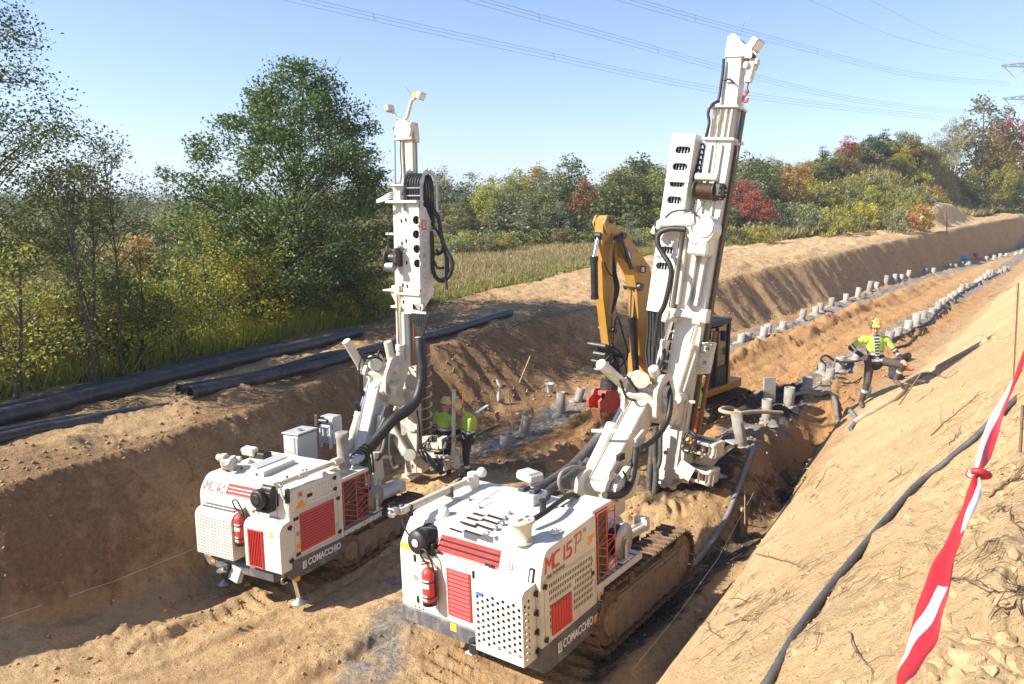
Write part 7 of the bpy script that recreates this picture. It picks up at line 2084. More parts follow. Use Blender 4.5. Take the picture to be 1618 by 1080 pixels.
def worker_pair():
 f = hit(738, 757); f.z += .0
 J = dict(head=(-.12, -.03, 1.53), neck=(-.02, 0, 1.42), shL=(.05, -.22, 1.34), shR=(.05, .20, 1.34), hipL=(.02, -.10, .93), hipR=(.02, .10, .93),
    kneeL=(-.03, -.12, .50), ankleL=(.03, -.12, .09), toeL=(-.15, -.14, .035), kneeR=(-.02, .12, .50), ankleR=(.05, .13, .09), toeR=(-.13, .16, .035),
    elL=(.0, -.30, 1.06), wrL=(-.20, -.24, .96), handL=(-.29, -.20, .94), curlL=(-.6, .3, -.6), elR=(.0, .28, 1.06), wrR=(-.2, .18, .96), handR=(-.29, .15, .94), curlR=(-.6, -.3, -.6))
 person('worker in hi-vis jacket looking down beside the upright rail of the smaller rig', f, R(8), J, dict(top='hivis', trouser='navy'), head_yaw=-1.25, group='workers in yellow hi-vis at the auger')
 f2 = atY(702, 758, f.y + .55); f2.z = hz(f2.x, f2.y)
 J2 = dict(head=(.05, .03, 1.60), neck=(.02, .02, 1.45), shL=(.22, .0, 1.37), shR=(-.20, .04, 1.37), hipL=(.10, 0, .94), hipR=(-.10, .02, .94),
    kneeL=(.11, -.03, .50), ankleL=(.11, .02, .09), toeL=(.14, .17, .035), kneeR=(-.11, .0, .50), ankleR=(-.12, .04, .09), toeR=(-.13, .20, .035),
    elL=(.28, .04, 1.09), wrL=(.24, .14, .88), handL=(.23, .19, .80), curlL=(0, .3, -1), elR=(-.26, .03, 1.09), wrR=(-.24, .06, .86), handR=(-.23, .08, .78), curlR=(0, .2, -1))
 person('worker in hi-vis vest and dark bib overalls standing close to the auger', f2, R(-30), J2, dict(top='hivis', trouser='navy', sleeve='skin'), head_yaw=2.4, group='workers in yellow hi-vis at the auger')
 f3 = atY(1098, 712, 15.4); f3.z = hz(f3.x, f3.y)
 J3 = dict(J2); J3['head'] = (.0, -.03, 1.60)
 person('worker in orange hi-vis trousers half hidden behind the tall mast', f3, R(70), J3, dict(top='hivis', trouser='hivisorange'), head_yaw=0)
worker_on_slope()
worker_pair()
# ------------------------------------------------------------------ tubes, pipes, hoses and litter of the site
ORD = ['first', 'second', 'third', 'fourth', 'fifth', 'sixth', 'seventh', 'eighth', 'ninth', 'tenth', 'eleventh', 'twelfth', 'thirteenth', 'fourteenth', 'fifteenth', 'sixteenth', 'seventeenth', 'eighteenth', 'nineteenth', 'twentieth',
  'twenty-first', 'twenty-second', 'twenty-third', 'twenty-fourth', 'twenty-fifth', 'twenty-sixth', 'twenty-seventh', 'twenty-eighth', 'twenty-ninth', 'thirtieth', 'thirty-first', 'thirty-second']
def steel_tube(px, py, h, r, tilt, label, group, mat='tube', up=0):
 g = hit(px, py)
 root = thing('casing_tube', label, 'steel tube', g - Vector((0, 0, .05)), (tilt[1], tilt[0], random.uniform(0, 6)) if False else (tilt[1], tilt[0], 0), group)
 k = MB(); k.mat(M[mat]); n = 18
 k.ring((0, 0, -.25), (0, 0, h + .05), r, r * .86, n); k.build('tube_wall', root)
 s = MB(); s.mat(M['slot']); s.cyl((0, 0, h - .22), (0, 0, h - .2), r * .85, n=n); s.build('bore_shade', root)  # near-black disc stands for the shade down the bore
 c = MB(); c.mat(M['tube'])
 # set grout slumped round the foot
 rr = random.Random(int(px * 7 + py)); vs = [(0, 0, .12)]; m = 14
 for q, (rad, z) in enumerate(((r * 1.15, .09), (r * 1.6, .045), (r * 2.2, -.04))):
  for i in range(m):
   a = 2 * math.pi * i / m; w = rad * rr.uniform(.65, 1.4); vs.append((w * math.cos(a), w * math.sin(a), z + rr.uniform(-.02, .02)))
 fs = [[0, 1 + i, 1 + (i + 1) % m] for i in range(m)]
 for q in range(2): fs += [[1 + q * m + i, 1 + (q + 1) * m + i, 1 + (q + 1) * m + (i + 1) % m, 1 + q * m + (i + 1) % m] for i in range(m)]
 c.add(vs, fs, True); c.build('grout_collar', root)
 return root
def zz8(x, y): return (1100 + x / 3.1236, 340 + y / 3.125)
rt_ = random.Random(21)
for (px, py, h, r, tl, lab) in (
  (886, 655, .66, .125, (0, 0), 'tallest grey steel tube standing upright left of the red gripper'),
  (912, 634, .44, .125, (.25, 0), 'grey tube leaning over just behind the tallest upright tube'),
  (826, 684, .50, .125, (.22, .05), 'pale grey tube leaning away beside the upright wooden stake'),
  (798, 706, .32, .13, (0, 0), 'short grey tube stub nearest the two workers at the auger'),
  (1174, 706, .78, .12, (-.22, -.05), 'leaning grout-smeared tube with a hose looped round its top'),
  (1212, 664, .52, .12, (-.05, 0), 'pale two-tone tube standing on the dark clay by the wooden shuttering'),
  (1246, 642, .50, .13, (0, 0), 'dark shaded tube on the wet clay between two pale tubes'),
  (1275, 616, .36, .13, (.02, 0), 'stout tube stub with dark shadow below the worker on the slope'),
  (1300, 588, .32, .11, (-.1, 0), 'tube with a thin hose arching out of its top'),
  (1310, 600, .34, .12, (.06, 0), 'tube stub in front of the one with the arching hose'),
  (1327, 584, .42, .13, (0, 0), 'tube stub by the black hoses left of the worker on the slope'),
  (1352, 566, .30, .12, (.2, 0), 'tilted tube stub behind the hip of the worker on the slope')):
 steel_tube(px, py, h, r, tl, lab, 'steel casing tubes sticking out of the pit floor')
k_ = MB(); k_.mat(M['tube'])
left = [(223, 628, 44), (248, 610, 44), (330, 602, 55), (355, 582, 44), (425, 560, 44), (520, 516, 46), (590, 484, 34), (610, 468, 44), (668, 448, 42), (738, 424, 44), (795, 408, 44), (850, 378, 46), (888, 362, 40), (935, 342, 36), (980, 326, 36), (1010, 322, 40), (1045, 308, 36), (1130, 286, 27), (1170, 282, 26), (1250, 258, 20), (1280, 254, 18), (1310, 247, 16), (1345, 243, 15), (1430, 222, 15), (1470, 214, 14), (1500, 206, 14), (1530, 200, 14), (1580, 192, 12), (1605, 186, 12)]
for i, (x, y, h) in enumerate(left):
 px, py = zz8(x, y); g = hit(px, py); d = (g - Vector(CAMP)).length
 t = (rt_.uniform(-.06, .14), rt_.uniform(-.06, .06)) if i != 1 else (.3, 0)
 steel_tube(px, py, min(.75, max(.3, h / 3.12 / FPX * d * .95)) * rt_.uniform(.72, 1.25), .15, t, '%s grey tube from the excavator in the row along the shaded bank' % ORD[i], 'steel casing tubes sticking out of the pit floor', 'paletube' if rt_.random() < .5 else 'tube')
right = [(950, 612, 46), (995, 590, 50), (1045, 562, 34), (1085, 540, 46), (1122, 508, 24), (1165, 480, 28), (1195, 458, 30), (1215, 448, 28), (1235, 424, 26), (1255, 418, 26), (1275, 402, 26), (1300, 384, 24), (1310, 364, 20), (1335, 354, 24), (1385, 328, 20), (1405, 322, 22), (1425, 314, 20), (1442, 298, 20), (1457, 292, 18), (1500, 284, 18), (1522, 280, 20), (1538, 270, 18)]
for i, (x, y, h) in enumerate(right):
 px, py = zz8(x, y); g = hit(px, py); d = (g - Vector(CAMP)).length
 steel_tube(px, py, min(.7, max(.3, h / 3.12 / FPX * d * .95)) * rt_.uniform(.72, 1.25), .15, (rt_.uniform(-.08, .14), rt_.uniform(-.06, .06)), '%s grey tube past the standing worker in the row beside the black hoses' % ORD[i], 'steel casing tubes sticking out of the pit floor', 'paletube' if rt_.random() < .6 else 'tube')
# pale timber shutter leaning on the two-tone tube
g = hit(1206, 650)
k = MB(); k.mat(M['paletube']); k.box((0, 0, .42), (.30, .06, .62), rot=(-.12, 0, .1)); o = k.build('shutter_board'); o.location = g + Vector((.06, -.16, .18))
tag(o, 'pale board leaning against the two-tone tube on the dark clay', 'board')
# black pipes on the bank
def big_pipe(name, label, p0, p1, r, dz=0.0, lift=(0, 0), open_end=None):
 a, b = hit(*p0), hit(*p1)
 n = 30; pts = []
 for i in range(n + 1):
  q = a.lerp(b, i / n); pts.append(q)
 hs = np.array([hz(q.x, q.y) for q in pts])
 ker = np.ones(9) / 9; hp = np.convolve(np.pad(hs, 4, mode='edge'), ker, 'valid')
 for i, q in enumerate(pts): q.z = hp[i] + r * .8 + lift[0] + (lift[1] - lift[0]) * i / n + dz
 root = thing('plastic_pipe', label, 'pipe', pts[0], None, 'black plastic pipes lying on the bank')
 loc = pts[0].copy(); pts = [q - loc for q in pts]
 k = MB(); k.mat(M['pipe']); k.tube(pts, r, 22, caps=False); k.build('pipe_wall', root)
 k = MB(); k.mat(M['pipe']); k.tube(pts, r * .9, 18, caps=False)
 k.f = [f[::-1] for f in k.f]; k.build('pipe_bore', root)
 k = MB(); k.mat(M['pipe'])
 for q, s in ((pts[0], pts[1]), (pts[-1], pts[-2])):
  d = (s - q).normalized(); k.ring(q, q + d * .02, r, r * .9, 22)
 k.each('pipe_rim', root)
 return root
big_pipe('p', 'longest black pipe lying along the foot of the trees', (-90, 692), (568, 530), .165)
big_pipe('p', 'black pipe half hidden behind the longest one at the trees', (-90, 676), (430, 553), .15)
big_pipe('p', 'black pipe with an open end that runs on behind the smaller mast', (301, 628), (806, 498), .135)
big_pipe('p', 'thinner black pipe beside the open-ended one', (282, 620), (560, 560), .10)
big_pipe('p', 'part-buried black pipe on the middle of the bank', (-90, 704), (186, 650), .10, lift=(0, -.16))
big_pipe('p', 'black pipe lying closest to the edge of the cut', (-90, 722), (268, 638), .115, lift=(0, -.18))
# hoses
def ground_hose(label, pts, r, mat='hose', ribbed=False, lift=None, cat='hose', name='hose', seg=8, group=None, sink=.85, n=10, smooth=2):
 P = []
 for i, q in enumerate(pts):
  if len(q) == 3: P.append(atY(*q))
  else:
   g = hit(*q); P.append(g)
 path = smooth_path(P, seg)
 fixed = [len(q) == 3 for q in pts]
 out = []
 for i, q in enumerate(path):
  a = fixed[min(i // seg, len(pts) - 1)] or fixed[min(i // seg + 1, len(pts) - 1)]
  if not a: q = Vector((q.x, q.y, hz(q.x, q.y) + r * sink))
  out.append(q)
 if len(out) > 6:
  z = [q.z for q in out]
  for _ in range(smooth):
   z = [z[0]] + [max((z[i - 1] + z[i] + z[i + 1]) / 3, z[i] - .01) for i in range(1, len(z) - 1)] + [z[-1]]
  for i in range(len(out)): out[i].z = z[i]
 k = MB(); k.mat(M[mat])
 if ribbed: corrugated(k, out, r, .05, .05, n)
 else: k.tube(out, r, n)
 o = k.build(name); tag(o, label, cat, group)
 return o
ground_hose('thick grey ribbed hose running down the middle of the sunlit bank', [(1190, 1110), (1225, 1062), (1290, 965), (1372, 852), (1440, 782), (1500, 727), (1548, 690), (1600, 640), (1660, 590)], .027, 'hose', True, seg=10, smooth=14)
ground_hose('earth-covered hose climbing the slope above the standing worker', [(1338, 684), (1352, 668), (1392, 644), (1424, 622), (1462, 592), (1500, 572), (1562, 538)], .06, 'sandhose', sink=.35)
ground_hose('dark hose curling from the leaning tube down past the tracks', [(1190, 706), (1184, 728), (1160, 790), (1136, 842), (1110, 880), (1084, 908), (1060, 918)], .05, 'greyhose')
ground_hose('grey hose from the wet clay round to the foot of the slope', [(1250, 630), (1285, 626), (1318, 632), (1340, 648), (1352, 664), (1342, 682)], .05, 'greyhose')
g0 = hit(1172, 700)
Y0 = g0.y
ground_hose('stiff hose looped round the top of the leaning tube', [(1236, 652, Y0 + .5), (1195, 650, Y0 + .2), (1160, 653, Y0 - .1), (1138, 648, Y0 + .1), (1150, 643, Y0 + .4), (1165, 650, Y0 + .3), (1160, 666, Y0 - .05), (1164, 686, Y0 - .15), (1172, 698, Y0 - .1)], .045, 'sandhose')
Y1 = hit(1300, 588).y
ground_hose('thin hose arching between the tube stubs by the slope', [(1302, 574, Y1), (1297, 566, Y1 - .2), (1306, 561, Y1), (1320, 570, Y1 + .3), (1342, 572, Y1 + .8), (1362, 568, Y1 + 1.2)], .035, 'hose')
ground_hose('second thin hose dropping into the tube stub in front', [(1312, 590, Y1 - .4), (1318, 574, Y1 - .1), (1322, 568, Y1 + .2), (1332, 578, Y1 + .5)], .03, 'greyhose')
ground_hose('black hose running along the far row of tubes', [(1405, 542), (1428, 530), (1462, 512), (1492, 484), (1520, 462), (1550, 444), (1592, 424)], .05, 'black')
ground_hose('wavy black hose beside the far row of tubes', [(1412, 552), (1432, 546), (1446, 534), (1458, 520), (1476, 508), (1500, 487)], .045, 'black')
ground_hose('thin cable lying between the pipe stubs and the slope foot', [(1260, 600), (1290, 612), (1330, 604), (1362, 596)], .015, 'black')
# builder's string
def string(label, pts, r=.006):
 k = MB(); k.mat(M['string']); k.tube(pts, r, 5); o = k.build('string_line'); tag(o, label, 'string')
string('white string stretched along the foot of the shaded bank', [hit(-30, 1010) + Vector((0, 0, .20)), hit(178, 940) + Vector((0, 0, .22)), hit(330, 875) + Vector((0, 0, .2))], .003)
string('white string running along the foot of the sunlit slope', [hit(1000, 1080) + Vector((0, 0, .2)), hit(1075, 985) + Vector((0, 0, .2)), hit(1132, 903) + Vector((0, 0, .2)), hit(1190, 800) + Vector((0, 0, .3))], .0025)
# stakes
def stake(label, p0, p1, r=.018, mat='wood', name='stake', cat='stake', flat=False, base=None):
 g = hit(*p0); t = atY(p1[0], p1[1], g.y + (p1[2] if len(p1) > 2 else 0))
 k = MB(); k.mat(M[mat])
 if flat: k.beam(Vector((0, 0, 0)) - (t - g) * .1, t - g, r * 2.6, r * 1.2)
 else: k.cyl(Vector((0, 0, 0)) - (t - g) * .1, t - g, r, r * .9, 8)
 o = k.build(name); o.location = g; tag(o, label, cat); return o
stake('thin upright wooden stake by the leaning pale tube', (811, 688), (804, 618), .016)
stake('long pale stick leaning against the shaded bank', (820, 606), (838, 562), .02)
stake('thin rusty peg with an orange foot at the shaded bank', (180, 948), (173, 868), .012, 'rust')
stake('pale wooden stake standing beside the barrier tape', (1601, 600), (1609, 446), .014, flat=True)
stake('short rusty bar pushed into the bank by the thick hose', (1612, 715), (1616, 640), .012, 'greywood')
stake('thin peg standing in the trench below the slope', (1177, 830), (1177, 776), .012)
stake('thin marker rod on the pit floor by the hose', (1314, 640), (1312, 595), .008, 'greywood')
stake('grey post on top of the spoil heap', (1495, 352), (1494, 334), .14, 'greywood')
stake('thin marker rod on the far bank below the heap', (1497, 372), (1495, 348), .05, 'greywood')
stake('thin stick in the sunny slope below the worker', (1420, 640), (1455, 590), .015, 'greywood')
k = MB(); k.mat(M['orange']); k.lathe((0, 0, 0), (0, 0, 1), [(0, .05), (.05, .055), (.08, .03), (.081, .001)], 10); o = k.build('marker_cap'); o.scale = (.45,) * 3; o.location = hit(179, 950); tag(o, 'orange cap at the foot of the rusty peg', 'marker cap')
k = MB(); k.mat(M['orange']); k.lathe((0, 0, 0), (0, 0, 1), [(0, .06), (.04, .065), (.07, .03), (.071, .001)], 10); o = k.build('marker_cap'); o.scale = (.5,) * 3; o.location = hit(261, 965); tag(o, 'orange cap lying on the sunlit pit floor', 'marker cap')
k = MB(); k.mat(M['orange']); k.box((0, 0, .03), (.10, .05, .03), rot=(.2, .1, .5), ch=.02); o = k.build('scrap'); o.location = hit(391, 926); tag(o, 'orange scrap on the ground by the jack legs', 'scrap')
# white plank by the workers, green bar, bucket, bottles
a, b = atY(752, 652, hit(752, 668).y), atY(770, 640, hit(770, 652).y)
k = MB(); k.mat(M['label']); k.beam(Vector(), b - a, .10, .03); o = k.build('white_plank'); o.location = a; tag(o, 'white plank sloping up behind the two workers', 'plank')
ground_hose('green bar lying on the soil behind the workers', [(752, 690), (770, 680), (790, 672)], .03, 'greenhose', cat='bar', name='green_bar', seg=4)
k = MB(); k.mat(M['bucket']); k.lathe((0, 0, 0), (0, 0, 1), [(0, .10), (.26, .14), (.265, .15), (.27, .135), (.05, .10), (.05, .001)], 20); bk = k.build('bucket'); bk.location = hit(868, 619); tag(bk, 'pale grey bucket at the foot of the shaded bank', 'bucket')
k = MB(); k.mat(M['steel']); k.tube(smooth_path([(-.145, 0, .25), (-.12, 0, .36), (0, 0, .41), (.12, 0, .36), (.145, 0, .25)], 5), .006, 5); k.build('handle', bk)
for px, py, tl, lab in ((792, 612, -.5, 'clear water bottle lying up the shaded bank'), (788, 634, 0, 'clear water bottle standing below the other bottle')):
 g = hit(px, py)
 r = thing('water_bottle', lab, 'bottle', g, (0, tl, 0), 'water bottles by the bank')
 k = MB(); k.mat(M['bottle']); k.lathe((0, 0, 0), (0, 0, 1), [(0, .04), (.01, .052), (.08, .05), (.10, .046), (.12, .05), (.2, .052), (.26, .03), (.29, .016), (.31, .016)], 16); k.build('bottle_body', r)
 k = MB(); k.mat(M['blue']); k.cyl((0, 0, .305), (0, 0, .33), .018, n=12); k.build('cap', r)
 k = MB(); k.mat(M['label']); k.cyl((0, 0, .11), (0, 0, .19), .0525, n=16, caps=False); k.build('bottle_label', r)
# blue and red things far along the pit
g = hit(*zz8(1318, 222)); k = MB(); k.mat(M['bluefoil'])
k.sphere((0, 0, .35), .6, (1.2, .8, .75), 14, 10); k.sphere((.6, .1, .3), .4, (1, .8, .8), 12, 8); k.sphere((-.5, 0, .45), .35, (1, .9, .7), 10, 8); o = k.build('blue_sheet'); o.scale = (.55,) * 3; o.location = g; tag(o, 'bright blue plastic sheet bundled far along the pit', 'plastic sheet')
g = hit(*zz8(1380, 214)); k = MB(); k.mat(M['catred']); k.lathe((0, 0, 0), (0, 0, 1), [(0, .3), (.05, .32), (.85, .32), (.9, .3), (.901, .001)], 16); o = k.build('red_drum'); o.scale = (.6,) * 3; o.location = g; tag(o, 'small red drum beside the blue sheet', 'drum')
g = hit(1424, 584); k = MB(); k.mat(M['redmesh'])
for i in range(9): k.tube(smooth_path([(rt_.uniform(-.25, .25), rt_.uniform(-.1, .1), .02), (rt_.uniform(-.2, .2), rt_.uniform(-.1, .1), rt_.uniform(.1, .25)), (rt_.uniform(-.2, .2), 0, rt_.uniform(.05, .2)), (rt_.uniform(-.25, .25), .1, .02)], 5), .02, 5)
o = k.build('red_netting'); o.location = g; tag(o, 'crumpled red netting behind the raised knee of the worker', 'netting'); o['kind'] = 'thing'
g = hit(1426, 572); k = MB(); k.mat(M['black']); k.ring((-.05, 0, .1), (.35, .35, .14), .11, .095, 18); o = k.build('pipe_offcut'); o.location = g; tag(o, 'short black pipe end behind the worker on the slope', 'pipe')
g = hit(1418, 600) + Vector((.02, .12, 0)); k = MB(); k.mat(M['navy']); k.sphere((0, .1, .30), .22, (.8, .7, 1.35), 14, 12); k.sphere((-.04, -.02, .12), .2, (1, .8, .8), 12, 10); o = k.build('dark_bag'); o.location = g; tag(o, 'dark bag leaning on the slope behind the worker', 'bag')
g = hit(1415, 598); 
# white bottle and rag near his feet
g = hit(1371, 628); k = MB(); k.mat(M['label']); k.lathe((0, 0, 0), (0, 0, 1), [(0, .05), (.02, .06), (.2, .06), (.26, .025), (.3, .02), (.301, .001)], 14); o = k.build('white_jug'); o.location = g + Vector((.05, .1, 0)); tag(o, 'white plastic jug behind the foot of the worker on the slope', 'jug')
# grey clay heap and cuttings round the feet of the masts come from the ground sheet; pale boards by the jaws
for q, lab in (((1140, 752), 'pale board on the dark mud by the pipe jaws'), ((1165, 700), 'pale scrap board on the dark mud behind the jaws')):
 g = hit(*q); k = MB(); k.mat(M['paletube']); k.box((0, 0, .03), (.5, .28, .04), rot=(.05, .1, .5), ch=.01); o = k.build('scrap_board'); o.location = g; tag(o, lab, 'board')
# ------------------------------------------------------------------ barrier tape: knotted red and white ribbon
def barrier_tape():
 root = thing('barrier_tape', 'knotted red and white barrier tape stretched along the top of the bank', 'barrier tape', atY(1545, 748, 2.35))
 base = Vector(root.location)
 def ribbon(name, ctrl, nseg, split):
  """ctrl: (px, py, Y, half width, roll); red left, white right or changing along the length"""
  P = [atY(c[0], c[1], c[2]) - base for c in ctrl]
  path = smooth_path(P, nseg); n = len(path)
  mb = MB(); mb.mat(M['tapered']); mb.mat(M['tapewhite'])
  W = 8; rows = []
  for i, q in enumerate(path):
   f = i / (n - 1) * (len(ctrl) - 1); a = int(min(f, len(ctrl) - 2)); t = f - a
   hw = ctrl[a][3] * (1 - t) + ctrl[a + 1][3] * t; ro = ctrl[a][4] * (1 - t) + ctrl[a + 1][4] * t
   d = (path[min(i + 1, n - 1)] - path[max(i - 1, 0)]).normalized()
   s = d.cross(Vector((0, 1, .3))).normalized(); nn = s.cross(d)
   s = s * math.cos(ro) + nn * math.sin(ro); nn = s.cross(d)
   row = []
   for j in range(W + 1):
    x = (j / W - .5) * 2
    row.append(q + s * (x * hw * .8) + nn * (.35 * hw * math.sin(2.6 * x + 2.2 * f) + .05 * hw * math.sin(i * .9 + j)))
   rows.append(row)
  vs = [p for r_ in rows for p in r_]
  fs = []; ms = []
  for i in range(n - 1):
   for j in range(W):
    fs.append([i * (W + 1) + j, i * (W + 1) + j + 1, (i + 1) * (W + 1) + j + 1, (i + 1) * (W + 1) + j])
    ms.append(1 if split(i / (n - 1), (j + .5) / W) else 0)
  mb.add(vs, fs, True); mb.m = ms
  o = mb.build(name, root)
  so = o.modifiers.new('thickness', 'SOLIDIFY'); so.thickness = .0015
  return o
 ribbon('tape', [(1660, 440, 4.3, .026, .2), (1612, 575, 3.5, .028, .5), (1578, 655, 2.9, .030, .8), (1556, 715, 2.5, .026, 1.2), (1546, 742, 2.36, .012, 1.4)], 10,
   lambda t, x: t > .22 and x > .60)
 ribbon('tape', [(1543, 752, 2.33, .012, 1.2), (1532, 790, 2.2, .034, .7), (1500, 880, 1.86, .042, .45), (1462, 985, 1.56, .045, .25), (1425, 1075, 1.36, .046, .15), (1395, 1150, 1.2, .046, .1)], 10,
   lambda t, x: (t < .34 and x < .30) or (t > .46 and .42 < x < .60))
 k = MB(); k.mat(M['tapered']); k.sphere((0, 0, 0), .022, (1.2, .9, 1.0), 10, 8); k.tube(smooth_path([(-.03, -.01, .012), (-.01, -.03, .02), (.025, -.02, .0), (.02, .02, -.018), (-.015, .02, -.012), (-.03, -.01, .012)], 5), .011, 7)
 k.mat(M['tapewhite']); k.sphere((-.024, -.006, .004), .016, (1, .8, 1.1), 8, 6); k.build('knot', root)
barrier_tape()
# ------------------------------------------------------------------ roots and twigs on the slope
def twig(label, pts, r, fork=True, seed=0):
 rr = random.Random(seed)
 P = [hit(*q) for q in pts]
 path = smooth_path(P, 6)
 out = []
 for i, q in enumerate(path):
  q = q + Vector((rr.uniform(-.01, .01), rr.uniform(-.01, .01), 0)); q.z = max(q.z, hz(q.x, q.y)) + r * .6 + .02 * math.sin(math.pi * i / len(path)); out.append(q)
 r = r * .62
 k = MB(); k.mat(M['greywood']); n = len(out)
 k.tube(out, r, 6, rad=[r * (1 - .7 * i / n) for i in range(n)])
 if fork:
  for _ in range(4):
   i = rr.randrange(2, n - 2); d = (out[i + 1] - out[i - 1]).normalized(); s = d.cross(Vector((0, 0, 1)))
   e = out[i] + (d * rr.uniform(.4, 1) + s * rr.uniform(-.8, .8) + Vector((0, 0, rr.uniform(-.1, .5)))).normalized() * rr.uniform(4, 12) * r * 3
   e.z = max(e.z, hz(e.x, e.y) + .005)
   k.tube([out[i], (out[i] + e) / 2 + Vector((0, 0, .02)), e], r * .5, 5, rad=[r * .5, r * .4, r * .2])
 o = k.build('dead_twig'); tag(o, label, 'twig', 'dead twigs and roots on the sunlit slope')
for i, (lab, pts, r) in enumerate((
  ('longest forked dead twig across the slope below the tape', [(1470, 690), (1500, 665), (1530, 640), (1545, 625)], .014),
  ('thin twig below the climbing earth-covered hose', [(1448, 636), (1470, 622), (1490, 608)], .010),
  ('stubby twig branching off the earth-covered hose', [(1462, 592), (1490, 598), (1512, 594)], .016),
  ('hooked dead twig standing over the slope edge', [(1280, 795), (1300, 755), (1315, 738), (1332, 742)], .010),
  ('thin straight twig lying across the bare slope', [(1195, 875), (1235, 888), (1275, 898)], .010),
  ('short dead root by the lower end of the slope', [(1160, 962), (1182, 955), (1200, 948)], .014),
  ('dead root sticking from the slope above the lowest stones', [(1145, 990), (1170, 984), (1195, 982)], .012),
  ('curved twig lying by the thick grey hose', [(1340, 1000), (1356, 1040), (1378, 1078)], .008),
  ('fine twig at the slope edge by the string', [(1100, 990), (1122, 1000), (1140, 1010)], .008),
  ('dead twig on the upper slope by the wooden stake', [(1500, 705), (1512, 690), (1520, 672)], .010),
  ('dark root lying in the clods behind the tape', [(1560, 790), (1590, 768), (1618, 760)], .014),
  ('thin crooked root below the wooden stake', [(1575, 800), (1600, 830), (1622, 860)], .010),
  ('pale root crossing the clods under the tape', [(1490, 915), (1530, 925), (1580, 940)], .008),
  ('short forked twig in the middle of the slope', [(1405, 762), (1420, 755), (1428, 752)], .010),
  ('bleached stick lying along the foot of the worker slope', [(1400, 590), (1430, 562), (1456, 545)], .016),
  ('dead branch high on the far slope', [(1560, 470), (1590, 458), (1618, 446)], .02))):
 twig(lab, pts, r, True, i)
# hair roots: too many to count
rr = np.random.default_rng(5); k = MB(); k.mat(M['greywood'])
for _ in range(420):
 c = [(1230, 900, 70, 60), (1170, 970, 60, 40), (1330, 770, 60, 40), (1500, 520, 60, 40), (1590, 840, 50, 90), (1400, 700, 130, 120)][rr.integers(6)]
 px, py = rr.normal(c[0], c[2]), rr.normal(c[1], c[3])
 if not (1080 < px < 1640 and 430 < py < 1110): continue
 g = hit(px, py)
 u_, v_ = to_uv(g.x, g.y)
 if v_ > 3.3: continue
 L = rr.uniform(.06, .24); a = rr.normal(.8, .7); d = Vector((math.cos(a), math.sin(a), 0))
 pts = []
 for t in (0, .35, .7, 1):
  q = g + d * (L * t) + Vector((rr.normal(0, .02), rr.normal(0, .02), 0)); q.z = hz(q.x, q.y) + .012 + abs(rr.normal(0, .015)); pts.append(q)
 k.tube(pts, .0022, 3, caps=False)
o = k.build('root_hair'); tag(o, 'fine dry roots scattered over the sunlit slope', 'roots'); o['kind'] = 'stuff'
# ------------------------------------------------------------------ clods and stones
def clod_mesh(seed, mat, squash=.7):
 rr = random.Random(seed)
 bm = bmesh.new(); bmesh.ops.create_icosphere(bm, subdivisions=2, radius=1.0)
 ax = [Vector((rr.uniform(-1, 1), rr.uniform(-1, 1), rr.uniform(-1, 1))).normalized() for _ in range(9)]
 lv = [rr.uniform(.36, .8) for _ in ax]
 for v in bm.verts:
  p = v.co.copy()
  for a, l in zip(ax, lv):
   d = p.dot(a)
   if d > l: p -= a * (d - l) * .9
  p *= rr.uniform(.86, 1.10); p.z *= squash; v.co = p
 me = bpy.data.meshes.new('clod'); bm.to_mesh(me); bm.free(); me.materials.append(mat)
 return me
CL = [clod_mesh(i, M['clod'], .6 + .05 * (i % 4)) for i in range(6)]
CB = [clod_mesh(40 + i, M['clodbrown'], .7) for i in range(4)]
def clod(px, py, s, brown=False, i=0):
 g = hit(px, py)
 if g.length > 60: return
 o = bpy.data.objects.new('clod', (CB if brown else CL)[i % (4 if brown else 6)]); C.objects.link(o); o.parent = GROUND
 o.location = g + Vector((0, 0, -s * .08)); o.rotation_euler = (rr.uniform(-.4, .4), rr.uniform(-.4, .4), rr.uniform(0, 6.3)); o.scale = (s * rr.uniform(.8, 1.3), s * rr.uniform(.8, 1.2), s * rr.uniform(.75, 1.1))
n_ = 0
for (px, py, s) in ((1500, 985, .075), (1470, 1000, .07), (1590, 1005, .085), (1535, 1040, .09), (1480, 1050, .06), (1560, 1060, .07), (1610, 1055, .06), (1545, 900, .05), (1575, 925, .06), (1608, 905, .05), (1450, 985, .05), (1262, 1030, .06), (1330, 932, .05), (1312, 955, .035), (1545, 830, .06), (1605, 875, .05), (1512, 940, .045)):
 clod(px, py, s * .8, False, n_); n_ += 1
for _ in range(210):
 px = rr.uniform(1330, 1640); py = rr.uniform(700, 1090)
 if px < 1618 - (py - 560) * .62 and rr.random() < .8: continue
 g = hit(px, py); s = np.clip(rr.gamma(2.0, .009), .010, .05) * (.6 + .14 * g.length) ** .5
 clod(px, py, s, False, n_); n_ += 1
m_ = 0
for cx, cy, sx, sy, cnt, sm in ((1085, 905, 60, 50, 22, .07), (1180, 760, 50, 50, 16, .10), (860, 745, 70, 40, 16, .10), (700, 990, 150, 40, 10, .05), (330, 960, 200, 60, 26, .05), (700, 790, 60, 20, 8, .1), (1000, 790, 60, 30, 10, .09)):
 for _ in range(cnt):
  px, py = rr.normal(cx, sx), rr.normal(cy, sy)
  if not (0 < px < 1618 and 600 < py < 1080): continue
  clod(px, py, abs(rr.normal(sm * .42, sm * .25)) + .010, rr.random() < .65, m_); m_ += 1
